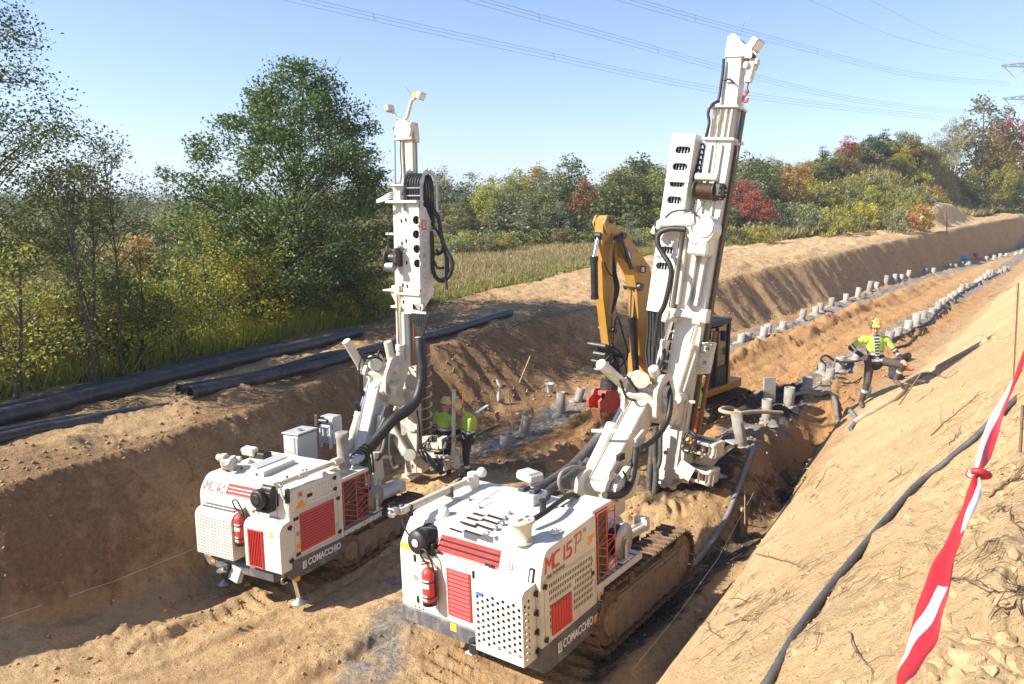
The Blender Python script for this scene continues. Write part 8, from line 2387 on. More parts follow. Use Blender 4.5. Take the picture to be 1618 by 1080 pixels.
def crumbs(name, label, n, gen, mat, smin, smax, seed):
 rg = np.random.default_rng(seed)
 px, py = gen(rg, n)
 base = np.array([(0, 0, 1), (.9, 0, .1), (.2, .85, .0), (-.8, .4, .1), (-.6, -.7, 0), (.4, -.9, .1), (0, 0, -.5)])
 FB = np.array([[0, 1, 2], [0, 2, 3], [0, 3, 4], [0, 4, 5], [0, 5, 1], [6, 2, 1], [6, 3, 2], [6, 4, 3], [6, 5, 4], [6, 1, 5]])
 Z = height(px, py)
 s = smin * (smax / smin) ** (rg.random(len(px)) ** 2.2)
 s = s * np.clip(np.hypot(px, py) / 9, .55, 2.0)
 a = rg.uniform(0, 6.28, len(px)); c, sn = np.cos(a), np.sin(a)
 B = base[None] * s[:, None, None] * rg.uniform(.7, 1.3, (len(px), 7, 1))
 X = B[:, :, 0] * c[:, None] - B[:, :, 1] * sn[:, None] + px[:, None]; Y = B[:, :, 0] * sn[:, None] + B[:, :, 1] * c[:, None] + py[:, None]
 V = np.stack([X, Y, B[:, :, 2] * .8 + Z[:, None] + .1 * s[:, None]], 2).reshape(-1, 3)
 F = (FB[None] + (np.arange(len(px)) * 7)[:, None, None]).reshape(-1, 3)
 o = np_mesh(name, V, F, mat); tag(o, label, 'soil', kind='stuff'); return o
def on_slope(rg, n):
 u = rg.uniform(1.2, 30, n * 3) ** 1.0; v = rg.uniform(-2.5, 3.2, n * 3)
 k = rg.random(n * 3) < np.clip(1.1 - (v + .2) * .42, .10, 1) * np.clip(8 / u, .15, 1); u, v = u[k][:n], v[k][:n]
 return from_uv(u, v)
def in_pit(rg, n):
 u = 2 + 38 * rg.random(n) ** 1.6; v = rg.uniform(3.6, 13.2, n); return from_uv(u, v)
def on_bank(rg, n):
 u = 1 + 50 * rg.random(n) ** 1.3; v = toe_v(u) + wall_w(u) * rg.uniform(.0, 1.1, n) + rg.exponential(1.0, n) * (rg.random(n) < .55); return from_uv(u, v)
crumbs('dry_gravel', 'dry crumbs of sandy soil on the sunlit bank', 9000, on_slope, M['clod'], .005, .032, 1)
crumbs('soil_debris', 'loose crumbs of soil over the pit floor', 9000, in_pit, M['clodpit'], .005, .034, 2)
crumbs('soil_debris', 'brown crumbs of soil on and above the shaded bank', 4500, on_bank, M['clodbrown'], .005, .034, 3)
# ------------------------------------------------------------------ trees, bushes and grass
def leaf_quads(P, size, rg, aspect=.62, up=.35):
 """one pointed leaf (or spray) per point"""
 n = len(P)
 nv = rg.normal(0, 1, (n, 3)); nv[:, 2] = np.abs(nv[:, 2]) + up; nv /= np.linalg.norm(nv, axis=1)[:, None]
 a = rg.normal(0, 1, (n, 3)); a -= (a * nv).sum(1)[:, None] * nv; a /= np.linalg.norm(a, axis=1)[:, None]
 b = np.cross(nv, a)
 s = size * rg.uniform(.6, 1.35, n)[:, None]
 V = np.stack([P - a * s * .5, P + b * s * aspect * .5 + nv * s * .08 - a * s * .08, P + a * s * .5, P - b * s * aspect * .5 + nv * s * .08 - a * s * .08], 1).reshape(-1, 3)
 F = np.arange(4 * n).reshape(n, 4)
 return V, F
class Veg: pass
def make_tree(seed, H, R_, base, trunk_r, K, per, leaf, prof, spread=.33, stems=1, lean=0.0, bark='bark', twig_k=1.0, shell=.55, flat=.75, limb=1.0):
 """returns (wood mesh, crown mesh) with the foot at the origin"""
 rg = np.random.default_rng(seed)
 ts = [p[0] for p in prof]; rs = [p[1] for p in prof]
 wood = MB(); wood.mat(M[bark])
 trunks = []
 for s in range(stems):
  off = Vector((rg.normal(0, .25), rg.normal(0, .25), 0)) if stems > 1 else Vector((0, 0, 0))
  pts = []; n = 9
  lx, ly = rg.normal(lean, .05), rg.normal(0, .06)
  for i in range(n):
   t = i / (n - 1); hh = H * (.93 if s == 0 else rg.uniform(.7, .9))
   pts.append(off + Vector((lx * t * H + .05 * H * math.sin(3 * t + s) * .4 + off.x * t * 2, ly * t * H + .02 * H * math.sin(4 * t + 1 + s) + off.y * t * 2, hh * t - .15 * (t == 0))))
  pts = smooth_path(pts, 2)
  wood.tube(pts, trunk_r, 9, rad=[trunk_r * (.12 + .88 * (1 - i / (len(pts) - 1)) ** .8) * (1.25 if i == 0 else 1) for i in range(len(pts))])
  trunks.append(pts)
 cent = []
 while len(cent) < K:
  t = rg.uniform(0, 1); r = np.interp(t, ts, rs)
  if rg.uniform(0, 1) > r + .15: continue
  q = rg.uniform(0, 1); rho = r * R_ * (shell + (1 - shell) * q ** .5 if rg.uniform() < .72 else q ** .5) * rg.uniform(.8, 1.12)
  an = rg.uniform(0, 2 * math.pi)
  # lumpy outline
  rho *= 1 + .22 * math.sin(3 * an + seed + 5 * t) * math.sin(7 * t + seed)
  z = base + t * (H - base)
  tr = trunks[rg.integers(len(trunks))]
  ax = tr[min(len(tr) - 1, int(np.clip(z / H, 0, 1) * (len(tr) - 1)))]
  cent.append((ax.x + rho * math.cos(an), ax.y + rho * math.sin(an), z, rho, tr))
 P = []
 for cx, cy, cz, rho, tr in cent:
  m = int(per * rg.uniform(.5, 1.5))
  g = rg.normal(0, 1, (m, 3)); g /= (1 + .25 * np.linalg.norm(g, axis=1))[:, None]
  P.append(np.array((cx, cy, cz)) + g * np.array((spread, spread, spread * flat)) * rg.uniform(.7, 1.3))
  if rg.uniform() < twig_k:
   i0 = int(np.clip((cz - rho * .55) / H, .12, .92) * (len(tr) - 1)); a = tr[i0]
   b = Vector((cx, cy, cz)); mid = a.lerp(b, .55) + Vector((0, 0, .10 * rho)) + Vector(rg.normal(0, .05 * (rho + .2), 3))
   r0 = min(trunk_r * .45, .010 + .014 * rho) * limb
   wood.tube(smooth_path([a, mid, b], 4), r0, 5, rad=[r0 * (1 - .75 * j / 8) for j in range(9)])
   for _ in range(2):
    c = b + Vector(rg.normal(0, spread * .9, 3)); wood.tube([mid.lerp(b, .6), c], r0 * .35, 4, caps=False)
 V, F = leaf_quads(np.concatenate(P), leaf, rg)
 return wood, V, F
def mesh_of(V, F, name, mat, k=4):
 o = np_mesh(name, V, F, mat); me = o.data; bpy.data.objects.remove(o); return me
def wood_mesh(w, name='trunk'):
 o = w.build(name); me = o.data; bpy.data.objects.remove(o); return me
def tree_from(kind, loc, label, cat, mat, rot=0, sc=1.0, group=None, name='tree', sxy=None):
 wm, cm = kind
 root = thing(name, label, cat, loc, (0, 0, rot), group)
 s = sxy if sxy else sc
 root.scale = (s, s, sc)
 t = bpy.data.objects.new('trunk', wm); C.objects.link(t); t.parent = root
 c = bpy.data.objects.new('crown', cm); C.objects.link(c); c.parent = root
 if mat is not None:
  c.material_slots[0].link = 'OBJECT'; c.material_slots[0].material = M[mat]
 return root
def kind(seed, mat, **kw):
 w, V, F = make_tree(seed, **kw)
 return wood_mesh(w), mesh_of(V, F, 'crown', M[mat])
OAKP = [(0, .62), (.12, .95), (.32, 1.0), (.55, .86), (.75, .62), (.9, .36), (1, .12)]
ROUND = [(0, .35), (.2, .85), (.45, 1.0), (.7, .8), (.9, .45), (1, .15)]
SLIM = [(0, .4), (.2, .9), (.45, 1.0), (.7, .75), (.9, .4), (1, .12)]
CONE = [(0, .95), (.15, 1.0), (.4, .72), (.7, .4), (.9, .15), (1, .03)]
BUSH = [(0, .85), (.3, 1.0), (.6, .8), (.85, .5), (1, .2)]
# ---- the young oak behind the pipes
g = hit(436, 514)
top = atY(470, 112, g.y).z
w, V, F = make_tree(3, H=top - g.z, R_=3.95, base=.9, trunk_r=.17, K=430, per=150, leaf=.105, prof=OAKP, spread=.37, stems=1, shell=.30, twig_k=.4, limb=.6, flat=.6)
tree_from((wood_mesh(w), mesh_of(V, F, 'crown', M['oakleaf'])), g, 'broad dark green oak with the widest crown standing behind the pipes', 'tree', None, .6, 1.0, name='oak_tree')
# ---- tall tree at the frame edge and the slender trees beside it
def single(label, foot, ytop, R_, seed, mat, K, per, leaf, base=.35, trunk_r=.06, prof=SLIM, spread=.3, stems=1, lean=0.0, bark='bark', name='tree', px_top=None, Y=None, twig=1.0):
 g = hit(*foot) if Y is None else atY(foot[0], foot[1], Y)
 if Y is not None: g.z = hz(g.x, g.y)
 top = atY(foot[0], ytop, g.y).z; H = top - g.z
 w, V, F = make_tree(seed, H=H, R_=R_, base=H * base, trunk_r=trunk_r, K=int(K * 1.35), per=per, leaf=leaf * .85, prof=prof, spread=spread * .78, stems=stems, lean=lean, bark=bark, twig_k=twig * .5, limb=.7)
 return tree_from((wood_mesh(w), mesh_of(V, F, 'crown', M[mat])), g, label, 'tree', None, 0, 1.0, name=name)
single('tallest tree with loose olive green crown rising out of the frame', (-38, 640), -120, 2.2, 11, 'oakleaf', 200, 85, .085, .26, .12, SLIM, .40, 1, .0, Y=15.0, twig=.35)
single('slender dark leafed tree with two thin stems behind the pipes', (124, 612), 205, .95, 12, 'darkleaf', 46, 70, .085, .38, .045, SLIM, .26, 2, .01)
single('slender tree with sparse pale leaves and a leaning thin trunk', (186, 596), 208, .95, 13, 'greyleaf', 30, 55, .07, .55, .035, SLIM, .28, 1, .05)
single('thin tree with dark crown low over the pipes', (222, 586), 392, .95, 14, 'darkleaf', 28, 70, .085, .35, .05, ROUND, .25, 1, .08)
single('thin tree between the slender ones with sparse green leaves', (158, 604), 250, .75, 15, 'greenleaf', 26, 60, .08, .42, .035, SLIM, .26, 1, -.02)
single('small green sapling just left of the broad oak', (292, 560), 395, .75, 16, 'darkleaf', 26, 70, .085, .3, .035, ROUND, .25, 1, .02)
single('yellowing maple leaning in from the frame edge', (-6, 640), 372, 1.4, 17, 'limeleaf', 40, 70, .10, .2, .06, ROUND, .38, 2, .05)
single('thin bare-stemmed sapling with yellow leaves before the oak', (384, 536), 380, .7, 18, 'yellowleaf', 22, 50, .08, .35, .025, SLIM, .25, 1, .03)
single('thin sapling with yellow green leaves before the oak', (330, 552), 330, .8, 19, 'limeleaf', 26, 55, .08, .35, .03, SLIM, .27, 1, -.02)
# ---- bushes behind the pipes
BK = [kind(50 + i, 'limeleaf', H=2.2, R_=1.15, base=.15, trunk_r=.025, K=46, per=60, leaf=.085, prof=BUSH, spread=.28, stems=4, twig_k=.6) for i in range(5)]
bl = ['yellow green bush', 'golden bush', 'pale green bush', 'olive bush']
bm_ = ['limeleaf', 'yellowleaf', 'greyleaf', 'oliveleaf']
rv = random.Random(77); nb = 0
spots = []
for i in range(46):
 px = 575 * i / 45 + rv.uniform(-10, 10); py = np.interp(px, [0, 150, 300, 450, 575], [622, 594, 552, 520, 506]) - rv.choice([0, 6, 14, 24, 36])
 spots.append((px, py))
for px, py in spots:
 g = hit(px, py); m = rv.choices([0, 1, 2, 3], [5, 2, 2, 3])[0]
 tree_from(rv.choice(BK), g, '%s in the thicket behind the pipes, %s from the frame edge' % (bl[m], ORD[nb % 30] if nb < 30 else ORD[nb - 30] + ' further'), 'bush', bm_[m], rv.uniform(0, 6), rv.uniform(.55, 1.15) * (1.25 if py < 560 and rv.random() < .3 else 1), 'bushes behind the pipes', 'bush')
 nb += 1
# ---- forest kinds
FK = {
 'round': [kind(100 + i, 'greenleaf', H=9, R_=2.7, base=.5, trunk_r=.13, K=95, per=34, leaf=.30, prof=ROUND, spread=.55, stems=1 + i % 2, twig_k=.35) for i in range(4)],
 'slim': [kind(110 + i, 'greyleaf', H=9, R_=1.8, base=.8, trunk_r=.10, K=70, per=32, leaf=.27, prof=SLIM, spread=.5, stems=2, twig_k=.45) for i in range(3)],
 'cone': [kind(120 + i, 'pineleaf', H=9, R_=2.0, base=.6, trunk_r=.13, K=85, per=38, leaf=.26, prof=CONE, spread=.42, flat=.5, twig_k=.4) for i in range(2)],
 'bare': [kind(130, 'greyleaf', H=9, R_=1.6, base=1.6, trunk_r=.09, K=60, per=13, leaf=.22, prof=SLIM, spread=.5, stems=2, twig_k=1.0)],
 'bush': [kind(140 + i, 'oliveleaf', H=2.4, R_=1.7, base=.1, trunk_r=.04, K=42, per=30, leaf=.24, prof=BUSH, spread=.36, stems=3, twig_k=.3) for i in range(3)],
}
DESC = {'greenleaf': 'mid green', 'darkleaf': 'dark green', 'greyleaf': 'grey green', 'oliveleaf': 'olive', 'yellowleaf': 'golden yellow', 'limeleaf': 'yellow green', 'orangeleaf': 'orange', 'redleaf': 'red', 'pineleaf': 'blue green'}
SHP = {'round': 'round-crowned tree', 'slim': 'slender tree', 'cone': 'conifer', 'bare': 'thin-leaved tree', 'bush': 'shrub'}
_seen = {}
def forest(px, ytop, Y, shp, mat, where, ratio=None, group=None, label=None, name=None):
 p = atY(px, 300, Y); z = hz(p.x, p.y)
 H = max(1.2, atY(px, ytop, Y).z - z)
 k = rv.choice(FK[shp]); h0 = 2.4 if shp == 'bush' else 9.0
 s = H / h0
 key = (mat, shp, where)
 _seen[key] = _seen.get(key, 0) + 1
 if label is None: label = '%s %s %s' % (DESC[mat], SHP[shp], where)
 tree_from(k, (p.x, p.y, z - .05), label, 'shrub' if shp == 'bush' else 'tree', mat, rv.uniform(0, 6.28), s, group or '%s %ss %s' % (DESC[mat], SHP[shp], where), name or ('shrub' if shp == 'bush' else 'tree'), sxy=max(.55, min(s * (ratio or rv.uniform(.85, 1.25)), 1.6)))
TX = [560, 600, 640, 700, 740, 770, 800, 860, 905, 950, 1010, 1080, 1120, 1150, 1185, 1250, 1290, 1330, 1390, 1440, 1465]
TY = [330, 318, 300, 268, 285, 278, 262, 250, 285, 268, 246, 258, 262, 258, 236, 250, 240, 228, 208, 246, 266]
W1 = 'in the wood across the meadow'
# single trees that stand out
for a in ((702, 262, 64, 'bare', 'greyleaf', 'tall thin-leaved willow at the near end of the wood', 1.1), (722, 268, 66, 'slim', 'greyleaf', 'grey green willow beside the yellowing tree in the wood', 1.5),
   (785, 276, 62, 'round', 'limeleaf', 'broad yellow green tree in the middle of the wood', 1.1), (872, 250, 66, 'round', 'darkleaf', 'tall dark green tree right of the broad yellow green one', 1.2),
   (922, 284, 64, 'round', 'orangeleaf', 'small orange topped tree between two dark green trees', .9), (893, 268, 66, 'slim', 'greenleaf', 'mid green slender tree beside the orange topped tree', 1.2),
   (985, 266, 61, 'round', 'greenleaf', 'bright green rounded tree behind the excavator stick', 1.2), (1020, 244, 66, 'round', 'darkleaf', 'dark green tree towering behind the excavator boom', 1.2),
   (1172, 272, 62, 'round', 'redleaf', 'red maple beside the tall mast', .95), (1196, 300, 60, 'round', 'redleaf', 'lower red and green tree at the edge of the red maple', .8),
   (1185, 232, 70, 'round', 'darkleaf', 'dark green tree rising behind the red maple', 1.1), (1250, 258, 70, 'round', 'orangeleaf', 'orange tree left of the pine group on the hill', 1.0),
   (1333, 214, 82, 'slim', 'redleaf', 'red topped tree high on the hill beside the pines', 1.25), (1388, 200, 86, 'cone', 'pineleaf', 'tallest blue green pine on top of the hill', 1.5), (1372, 212, 84, 'round', 'pineleaf', 'dark pine beside the tallest pine on the hill', 1.1),
   (1424, 232, 88, 'round', 'orangeleaf', 'orange tree just right of the pines on the hill', .9), (1447, 240, 88, 'cone', 'pineleaf', 'last small pine at the right end of the hill wood', 1.1),
   (1404, 244, 84, 'round', 'yellowleaf', 'golden tree in front of the pines on the hill', .7), (1160, 362, 55, 'bush', 'greyleaf', 'rounded grey green shrub in front of the red maple', 1.0),
   (1300, 226, 82, 'cone', 'pineleaf', 'blue green pine left of the red topped tree', 1.3), (610, 322, 90, 'round', 'redleaf', 'red tree glimpsed between the oak and the smaller mast', 1.0), (618, 380, 60, 'round', 'orangeleaf', 'orange shrub between the oak and the smaller mast', 1.0),
   (604, 292, 120, 'round', 'greyleaf', 'hazy grey green tree behind the oak edge', 1.0)):
 forest(a[0], a[1], a[2], a[3], a[4], '', a[6], 'standout trees of the wood', a[5])
mats = ['greenleaf', 'darkleaf', 'greyleaf', 'oliveleaf', 'limeleaf', 'yellowleaf', 'orangeleaf', 'redleaf', 'pineleaf']
px = 560.0
while px < 1470:
 yt = np.interp(px, TX, TY)
 far = np.interp(px, [560, 1100, 1250, 1470], [0, 0, 12, 22])
 shp = rv.choices(['round', 'slim', 'cone', 'bare'], [6, 3, 1.2 if px > 1100 else .3, .6])[0]
 mat = 'pineleaf' if shp == 'cone' else rv.choices(mats[:8], [4, 3.5, 3.5, 2, 1.2, .7, .8, .35])[0]
 forest(px, yt + rv.uniform(4, 26), 68 + far + rv.uniform(-2, 5), shp, mat, W1)
 if rv.random() < .8 and px < 1280: forest(px + rv.uniform(-8, 8), yt + rv.uniform(18, 60), 62 + far + rv.uniform(-2, 3), rv.choice(['round', 'round', 'slim']), rv.choices(mats[:5], [4, 3, 4, 2, 1])[0], W1)
 if rv.random() < .75 and px < 1240: forest(px + rv.uniform(-8, 8), min(yt + rv.uniform(55, 105), 372 - far), 57.5 + far + rv.uniform(-2, 2), rv.choice(['round', 'slim', 'bush']), rv.choices(mats[:5], [3, 1, 5, 2, 1])[0], W1)
 px += rv.uniform(11, 17)
for _ in range(34):                                      # scrub along the edge of the wood
 px = rv.uniform(640, 1240); forest(px, rv.uniform(374, 398), rv.uniform(50, 57), 'bush', rv.choices(['greyleaf', 'oliveleaf', 'limeleaf', 'yellowleaf', 'orangeleaf'], [4, 3, 2, 1, 1])[0], 'along the edge of the meadow')
# scrubby hillside
for _ in range(120):
 px = rv.uniform(1215, 1475); Y = rv.uniform(58, 96)
 p = atY(px, 300, Y); z = hz(p.x, p.y)
 b_ = ray(px, 300)
 H = rv.uniform(1.0, 2.6); k = rv.choice(FK['bush']); mat = rv.choices(['oliveleaf', 'limeleaf', 'yellowleaf', 'orangeleaf', 'greyleaf', 'redleaf'], [4, 4, 2, 1.6, 3, .4])[0]
 tree_from(k, (p.x, p.y, z - .05), '%s shrub on the scrubby hillside' % DESC[mat], 'shrub', mat, rv.uniform(0, 6), H / 2.4, '%s shrubs on the scrubby hillside' % DESC[mat], 'shrub', sxy=H / 2.4 * rv.uniform(.6, .9))
# low scrub that closes the hillside
rg = np.random.default_rng(31); n = 60000
az_ = np.radians(rg.uniform(17.5, 33, n)); dd = rg.uniform(55, 118, n); x, y = dd * np.sin(az_), dd * np.cos(az_); u_, v_ = to_uv(x, y)
kk = (v_ > grass_v(u_) + .2 + noise(x * .2, y * .2, 33)) & (noise(x * .18, y * .18, 35) + .5 * noise(x * .5, y * .5, 36) > -.25); x, y = x[kk][:26000], y[kk][:26000]
z = height(x, y) + rg.uniform(.05, 1, len(x)) ** 1.5 * 1.3
V, F = leaf_quads(np.stack([x, y, z], 1), .26, rg)
o = np_mesh('hillside_undergrowth', V, F, M['limeleaf'])
for q in ('oliveleaf', 'drygrass', 'orangeleaf', 'greyleaf'): o.data.materials.append(M[q])
q = noise(x * .12, y * .12, 37) + rg.normal(0, .25, len(x)); o.data.polygons.foreach_set('material_index', np.digitize(q, [-.55, -.15, .25, .55]).astype(np.int32)); o.data.update()
tag(o, 'yellow and orange scrub covering the hillside', 'undergrowth', kind='stuff')
# group at the right end, beyond the spoil heap
w, V, F = make_tree(150, H=12, R_=3.0, base=3.0, trunk_r=.16, K=110, per=30, leaf=.27, prof=SLIM, spread=.6, stems=2, bark='birch', twig_k=1.0)
BIRCH = (wood_mesh(w), mesh_of(V, F, 'crown', M['limeleaf']))
p = atY(1503, 300, 106); tree_from(BIRCH, (p.x, p.y, hz(p.x, p.y)), 'white stemmed birch left of the red and yellow group', 'tree', 'oliveleaf', .5, (atY(1503, 186, 106).z - hz(p.x, p.y)) / 12, name='birch_tree')
for a in ((1540, 160, 112, 'round', 'oliveleaf', 'tall yellow green tree behind the birch', 1.1), (1592, 166, 114, 'round', 'redleaf', 'bright red tree near the pylon', 1.2), (1560, 215, 108, 'round', 'yellowleaf', 'golden tree beside the birch', 1.0),
   (1622, 205, 110, 'round', 'orangeleaf', 'orange tree below the pylon', 1.1), (1484, 222, 110, 'round', 'greenleaf', 'mid green tree at the near end of the group', 1.0), (1530, 260, 104, 'round', 'limeleaf', 'yellow green tree at the foot of the birch', .9),
   (1580, 255, 104, 'round', 'limeleaf', 'yellow green tree below the bright red one', 1.0), (1610, 270, 104, 'round', 'oliveleaf', 'olive tree at the foot of the pylon group', 1.0), (1650, 190, 116, 'round', 'darkleaf', 'dark green tree at the frame edge under the pylon', 1.1),
   (1578, 160, 116, 'cone', 'pineleaf', 'thin dark tree peeping behind the bright red one', .7), (1490, 300, 104, 'bush', 'yellowleaf', 'golden shrub at the end of the spoil heap', 1.0), (1690, 180, 114, 'round', 'oliveleaf', 'olive tree just past the frame edge', 1.1), (1545, 300, 103, 'bush', 'oliveleaf', 'olive shrub behind the spoil heap', 1.2), (1600, 308, 103, 'bush', 'darkleaf', 'dark shrub behind the spoil heap', 1.2)):
 forest(a[0], a[1], a[2], a[3], a[4], '', a[6], 'autumn trees beyond the spoil heap', a[5])
# trees and bushes in the middle distance on the left, and the far wooded ridge
for _ in range(95):
 px = rv.uniform(-150, 590); Y = rv.uniform(30, 60) if px > 120 else rv.uniform(42, 64)
 p = atY(px, 300, Y); u_, v_ = to_uv(p.x, p.y)
 if v_ < 24: continue
 forest(px, rv.uniform(345, 430), Y, rv.choice(['round', 'slim', 'bush', 'bare']), rv.choices(mats[:7], [3, 2, 3, 3, 3, 2, 1])[0], 'behind the thicket')
# the far ridge and the depth of the wood read as one mass
def far_woods(name, label, items, seed):
 rg = np.random.default_rng(seed); Vs, Fs, Mi = [], [], []; o = 0
 for px, yt, Y, cone, mi in items:
  p = atY(px, 300, Y); z = hz(p.x, p.y); H = max(3, atY(px, yt, Y).z - z); R_ = H * rg.uniform(.26, .38)
  n = 620; K = 46
  t = rg.uniform(.08, 1, K); prof = CONE if cone else ROUND
  rr_ = np.interp(t, [q[0] for q in prof], [q[1] for q in prof]) * R_ * rg.uniform(.5, 1.05, K); an = rg.uniform(0, 6.28, K)
  c = np.stack([p.x + rr_ * np.cos(an), p.y + rr_ * np.sin(an), z + t * H], 1)[rg.integers(0, K, n)]
  V, F = leaf_quads(c + rg.normal(0, .085 * H, (n, 3)) * (1, 1, .7), .085 * H * .62, rg)
  Vs.append(V); Fs.append(F + o); o += len(V); Mi += [mi] * n
 ob = np_mesh(name, np.concatenate(Vs), np.concatenate(Fs), M['greenleaf'])
 for q in ('greyleaf', 'oliveleaf', 'darkleaf', 'pineleaf', 'orangeleaf'): ob.data.materials.append(M[q])
 ob.data.polygons.foreach_set('material_index', np.array(Mi, np.int32)); ob.data.update()
 tag(ob, label, 'woods', kind='stuff')
far_woods('far_woods', 'hazy wooded ridge far behind the thicket and the oak', [(px, np.interp(px, [-160, 150, 240, 300, 640], [300, 302, 306, 304, 288]) + rv.uniform(0, 18), rv.uniform(70, 150), rv.random() < .2, rv.choices(range(6), [3, 4, 3, 3, 2, .6])[0]) for px in np.linspace(-170, 660, 190)], 5)
far_woods('far_woods', 'trees deep in the wood behind its first rows', [(px, np.interp(px, TX, TY) + rv.uniform(8, 24), rv.uniform(98, 128), rv.random() < .3, rv.choices(range(6), [3, 4, 2, 3, 2, .8])[0]) for px in np.linspace(610, 1500, 60)], 6)
# ---- meadow: grass and weeds, nobody could count them
def blades(name, label, n, region, hmin, hmax, wd, mat, seed, lean=.35):
 rg = np.random.default_rng(seed)
 x, y = region(rg, n); z = height(x, y); n = len(x)
 h = rg.uniform(hmin, hmax, n); a = rg.uniform(0, 6.28, n); l = rg.normal(0, lean, (n, 2)) * h[:, None]
 wx, wy = np.cos(a) * wd * (.6 + rg.random(n)), np.sin(a) * wd * (.6 + rg.random(n))
 B0 = np.stack([x - wx, y - wy, z - .03], 1); B1 = np.stack([x + wx, y + wy, z - .03], 1); T = np.stack([x + l[:, 0], y + l[:, 1], z + h], 1)
 V = np.stack([B0, B1, T], 1).reshape(-1, 3); F = np.arange(3 * n).reshape(n, 3)
 o = np_mesh(name, V, F, mat); tag(o, label, 'grass', kind='stuff'); return o
def meadow(vlo, umin, umax, vr, dens=None):
 def f(rg, n):
  d = rg.uniform(.12, 1, n * 3) ** 1.4; u = umin + (umax - umin) * rg.random(n * 3); v = grass_v(u) + vlo + vr * rg.random(n * 3) ** 1.6
  x, y = from_uv(u, v); k = (y > 8) & (np.abs(np.arctan2(x, y)) < R(47))
  if dens: k &= noise(x * .25, y * .25, dens) > -.25
  return x[k][:n], y[k][:n]
 return f
blades('meadow_grass', 'dry tan grass over the meadow before the wood', 85000, meadow(.0, 12, 64, 30), .08, .28, .026, M['drygrass'], 1)
blades('weeds', 'brown weeds and seed heads standing in the meadow', 14000, meadow(.6, 12, 64, 26, 5), .12, .42, .022, M['weed'], 2, .5)
blades('green_grass', 'green grass along the edge of the sandy bank', 16000, meadow(-.5, 14, 60, 3.2), .08, .30, .03, M['greengrass'], 3)
blades('hill_grass', 'tan and green grass on the scrubby hillside', 30000, meadow(-.2, 56, 112, 44), .4, 1.1, .07, M['drygrass'], 4)
blades('hill_grass', 'green grass on the scrubby hillside', 16000, meadow(-.2, 56, 112, 40), .3, .9, .07, M['greengrass'], 6)
blades('thicket_grass', 'yellow green undergrowth under the trees by the pipes', 34000, meadow(-.6, -2, 20, 9), .15, .85, .024, M['limeleaf'], 5)
def litter(rg, n):
 u = rg.uniform(-1, 20, n); v = grass_v(u) + rg.exponential(2.5, n) - .6; return from_uv(u, v)
rg = np.random.default_rng(8); x, y = litter(rg, 16000); z = height(x, y)
V, F = leaf_quads(np.stack([x, y, z + rg.uniform(.02, .5, len(x)) ** 1.5], 1), .075, rg)
o = np_mesh('fallen_leaves', V, F, M['yellowleaf']); tag(o, 'yellow fallen leaves and low leaves under the trees', 'leaves', kind='stuff')
# ---- alike trees and shrubs: say which one by counting along the row
def ordinal(n):
 ones = ORD[:20]
 if n <= 20: return ones[n - 1]
 tens = {2: 'twenty', 3: 'thirty', 4: 'forty', 5: 'fifty', 6: 'sixty', 7: 'seventy', 8: 'eighty', 9: 'ninety'}
 t, o = divmod(n, 10)
 return (tens[t] + '-' + ones[o - 1]) if o else tens[t][:-1] + 'ieth'
_by = {}
for o in SC.objects:
 if o.parent is None and o.get('label'): _by.setdefault(o['label'], []).append(o)
for lab, os_ in _by.items():
 if len(os_) > 1 and os_[0].get('category') in ('tree', 'shrub', 'bush'):
  os_.sort(key=lambda o: math.atan2(o.location.x, o.location.y))
  for i, o in enumerate(os_): o['label'] = '%s, %s counted from the oak' % (lab, ordinal(i + 1))
# ------------------------------------------------------------------ power line and pylon
def power_line(label, ctrl, n_w, gap, r):
 P = [atY(*c) for c in ctrl]
 path = smooth_path(P, 10)
 root = thing('power_line', label, 'power line', path[0], None, 'overhead power lines')
 k = MB(); k.mat(M['cable'])
 offs = {1: [(0, 0)], 2: [(-.5, 0), (.5, 0)], 3: [(-.5, .5), (.5, .02), (0, -.45)]}[n_w]
 for a, b in offs:
  k = MB(); k.mat(M['cable']); k.tube([q - path[0] + Vector((a * gap * .3, 0, b * gap)) for q in path], r, 4, caps=False); k.build('wire', root)
 if n_w == 3:
  for t in (6, 14, 22):
   q = path[min(t, len(path) - 1)] - path[0]; k = MB(); k.mat(M['cable'])
   for a, b in ((0, 1), (1, 2), (2, 0)):
    k.beam(q + Vector((offs[a][0] * gap * .3, 0, offs[a][1] * gap)), q + Vector((offs[b][0] * gap * .3, 0, offs[b][1] * gap)), .03, .03)
   k.build('spacer', root)
power_line('lowest bundle of power lines crossing behind both masts', [(330, -40, 88), (475, 0, 96), (800, 73, 112), (1180, 150, 135), (1490, 187, 172)], 3, 1.0, .022)
power_line('middle bundle of power lines passing the tall mast', [(640, -42, 88), (755, 0, 96), (1000, 68, 116), (1180, 118, 136), (1350, 157, 156), (1530, 180, 178)], 3, 1.0, .022)
power_line('upper bundle of power lines ending at the pylon arm', [(880, -40, 90), (995, 0, 100), (1250, 70, 130), (1440, 117, 158), (1596, 133, 186)], 3, 1.0, .022)
power_line('thin single power line below the topmost one', [(1180, -40, 120), (1280, 0, 130), (1430, 62, 160), (1590, 96, 190)], 1, 1, .020)
power_line('topmost thin single power line', [(1290, -40, 125), (1375, 0, 135), (1500, 60, 165), (1622, 92, 195)], 1, 1, .018)
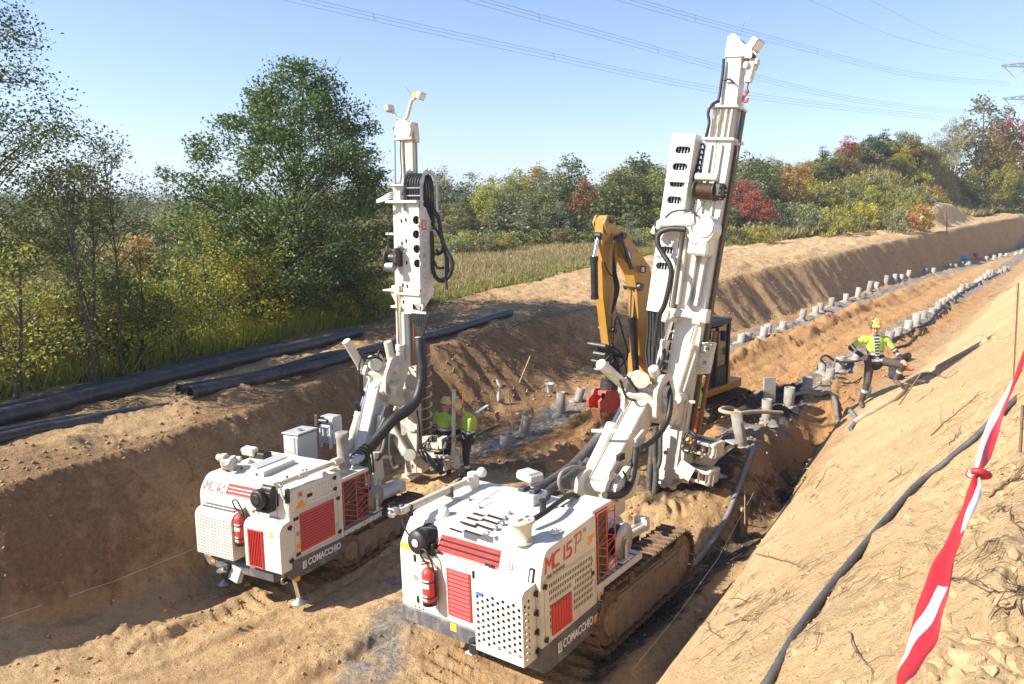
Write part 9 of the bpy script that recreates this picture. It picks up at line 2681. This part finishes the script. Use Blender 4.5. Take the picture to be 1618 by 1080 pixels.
def pylon():
 Y = 188.0
 b = atY(1640, 300, Y); z0 = hz(b.x, b.y)
 root = thing('power_pylon', 'grey lattice power pylon at the frame edge above the red trees', 'pylon', (b.x, b.y, z0))
 zt = atY(1640, 60, Y).z - z0
 def lat(name, p0, p1, w0, w1, n, up=(0, 0, 1)):
  k = MB(); k.mat(M['lattice'])
  F0 = frame(p0, p1, up); L = (Vector(p1) - Vector(p0)).length
  def c(t, i): w = (w0 + (w1 - w0) * t) / 2; sx, sy = ((-1, -1), (1, -1), (1, 1), (-1, 1))[i % 4]; return F0 @ Vector((sx * w, sy * w, L * t))
  for i in range(4): k.beam(c(0, i), c(1, i), .20, .20)
  for j in range(n):
   for i in range(4): k.beam(c(j / n, i), c((j + 1) / n, i + 1), .12, .12); k.beam(c(j / n, i + 1), c((j + 1) / n, i), .09, .09)
  o = k.build(name, root); o['kind'] = 'stuff'; return o
 lat('tower_lattice', (0, 0, 0), (0, 0, zt * .7), 5.0, 1.8, 7); lat('tower_lattice', (0, 0, zt * .7), (0, 0, zt), 1.8, .5, 5)
 for ya, xe in ((106, 1581), (158, 1583)):
  za = atY(1640, ya - 6, Y).z - z0; q = atY(xe, ya, Y); tip = q.x - b.x
  for s_ in (1, -1): lat('cross_arm', (0, 0, za), (s_ * tip, 0, za - .5), 1.7, .25, 6)
  k = MB(); k.mat(M['lattice'])
  for x in (tip * .96, tip * .45): k.tube([Vector((x, 0, za - .4)), Vector((tip * .7, 0, za - 3.4))], .10, 5)
  k.tube([Vector((tip * .7, 0, za - 3.4)), Vector((tip * .66, 0, za - 5.5))], .08, 5)
  k.build('insulator_string', root)
pylon()
# ------------------------------------------------------------------ thin autumn haze
def haze():
 k = MB(); m = bpy.data.materials.new('thin_haze'); m.use_nodes = True; nt = m.node_tree
 nt.nodes.remove(nt.nodes['Principled BSDF'])
 v = nt.nodes.new('ShaderNodeVolumePrincipled'); v.inputs['Color'].default_value = (.74, .87, 1, 1); v.inputs['Density'].default_value = .0007; v.inputs['Anisotropy'].default_value = .2
 nt.links.new(v.outputs[0], nt.nodes['Material Output'].inputs['Volume'])
 k.mat(m)
 lo, hi = Vector((-3600, -3600, -5)), Vector((3600, 3600, 60))
 k.box((lo + hi) / 2, hi - lo, ch=.01)
 o = k.build('haze'); tag(o, 'thin pale haze over the whole site', None, kind='stuff')
haze()
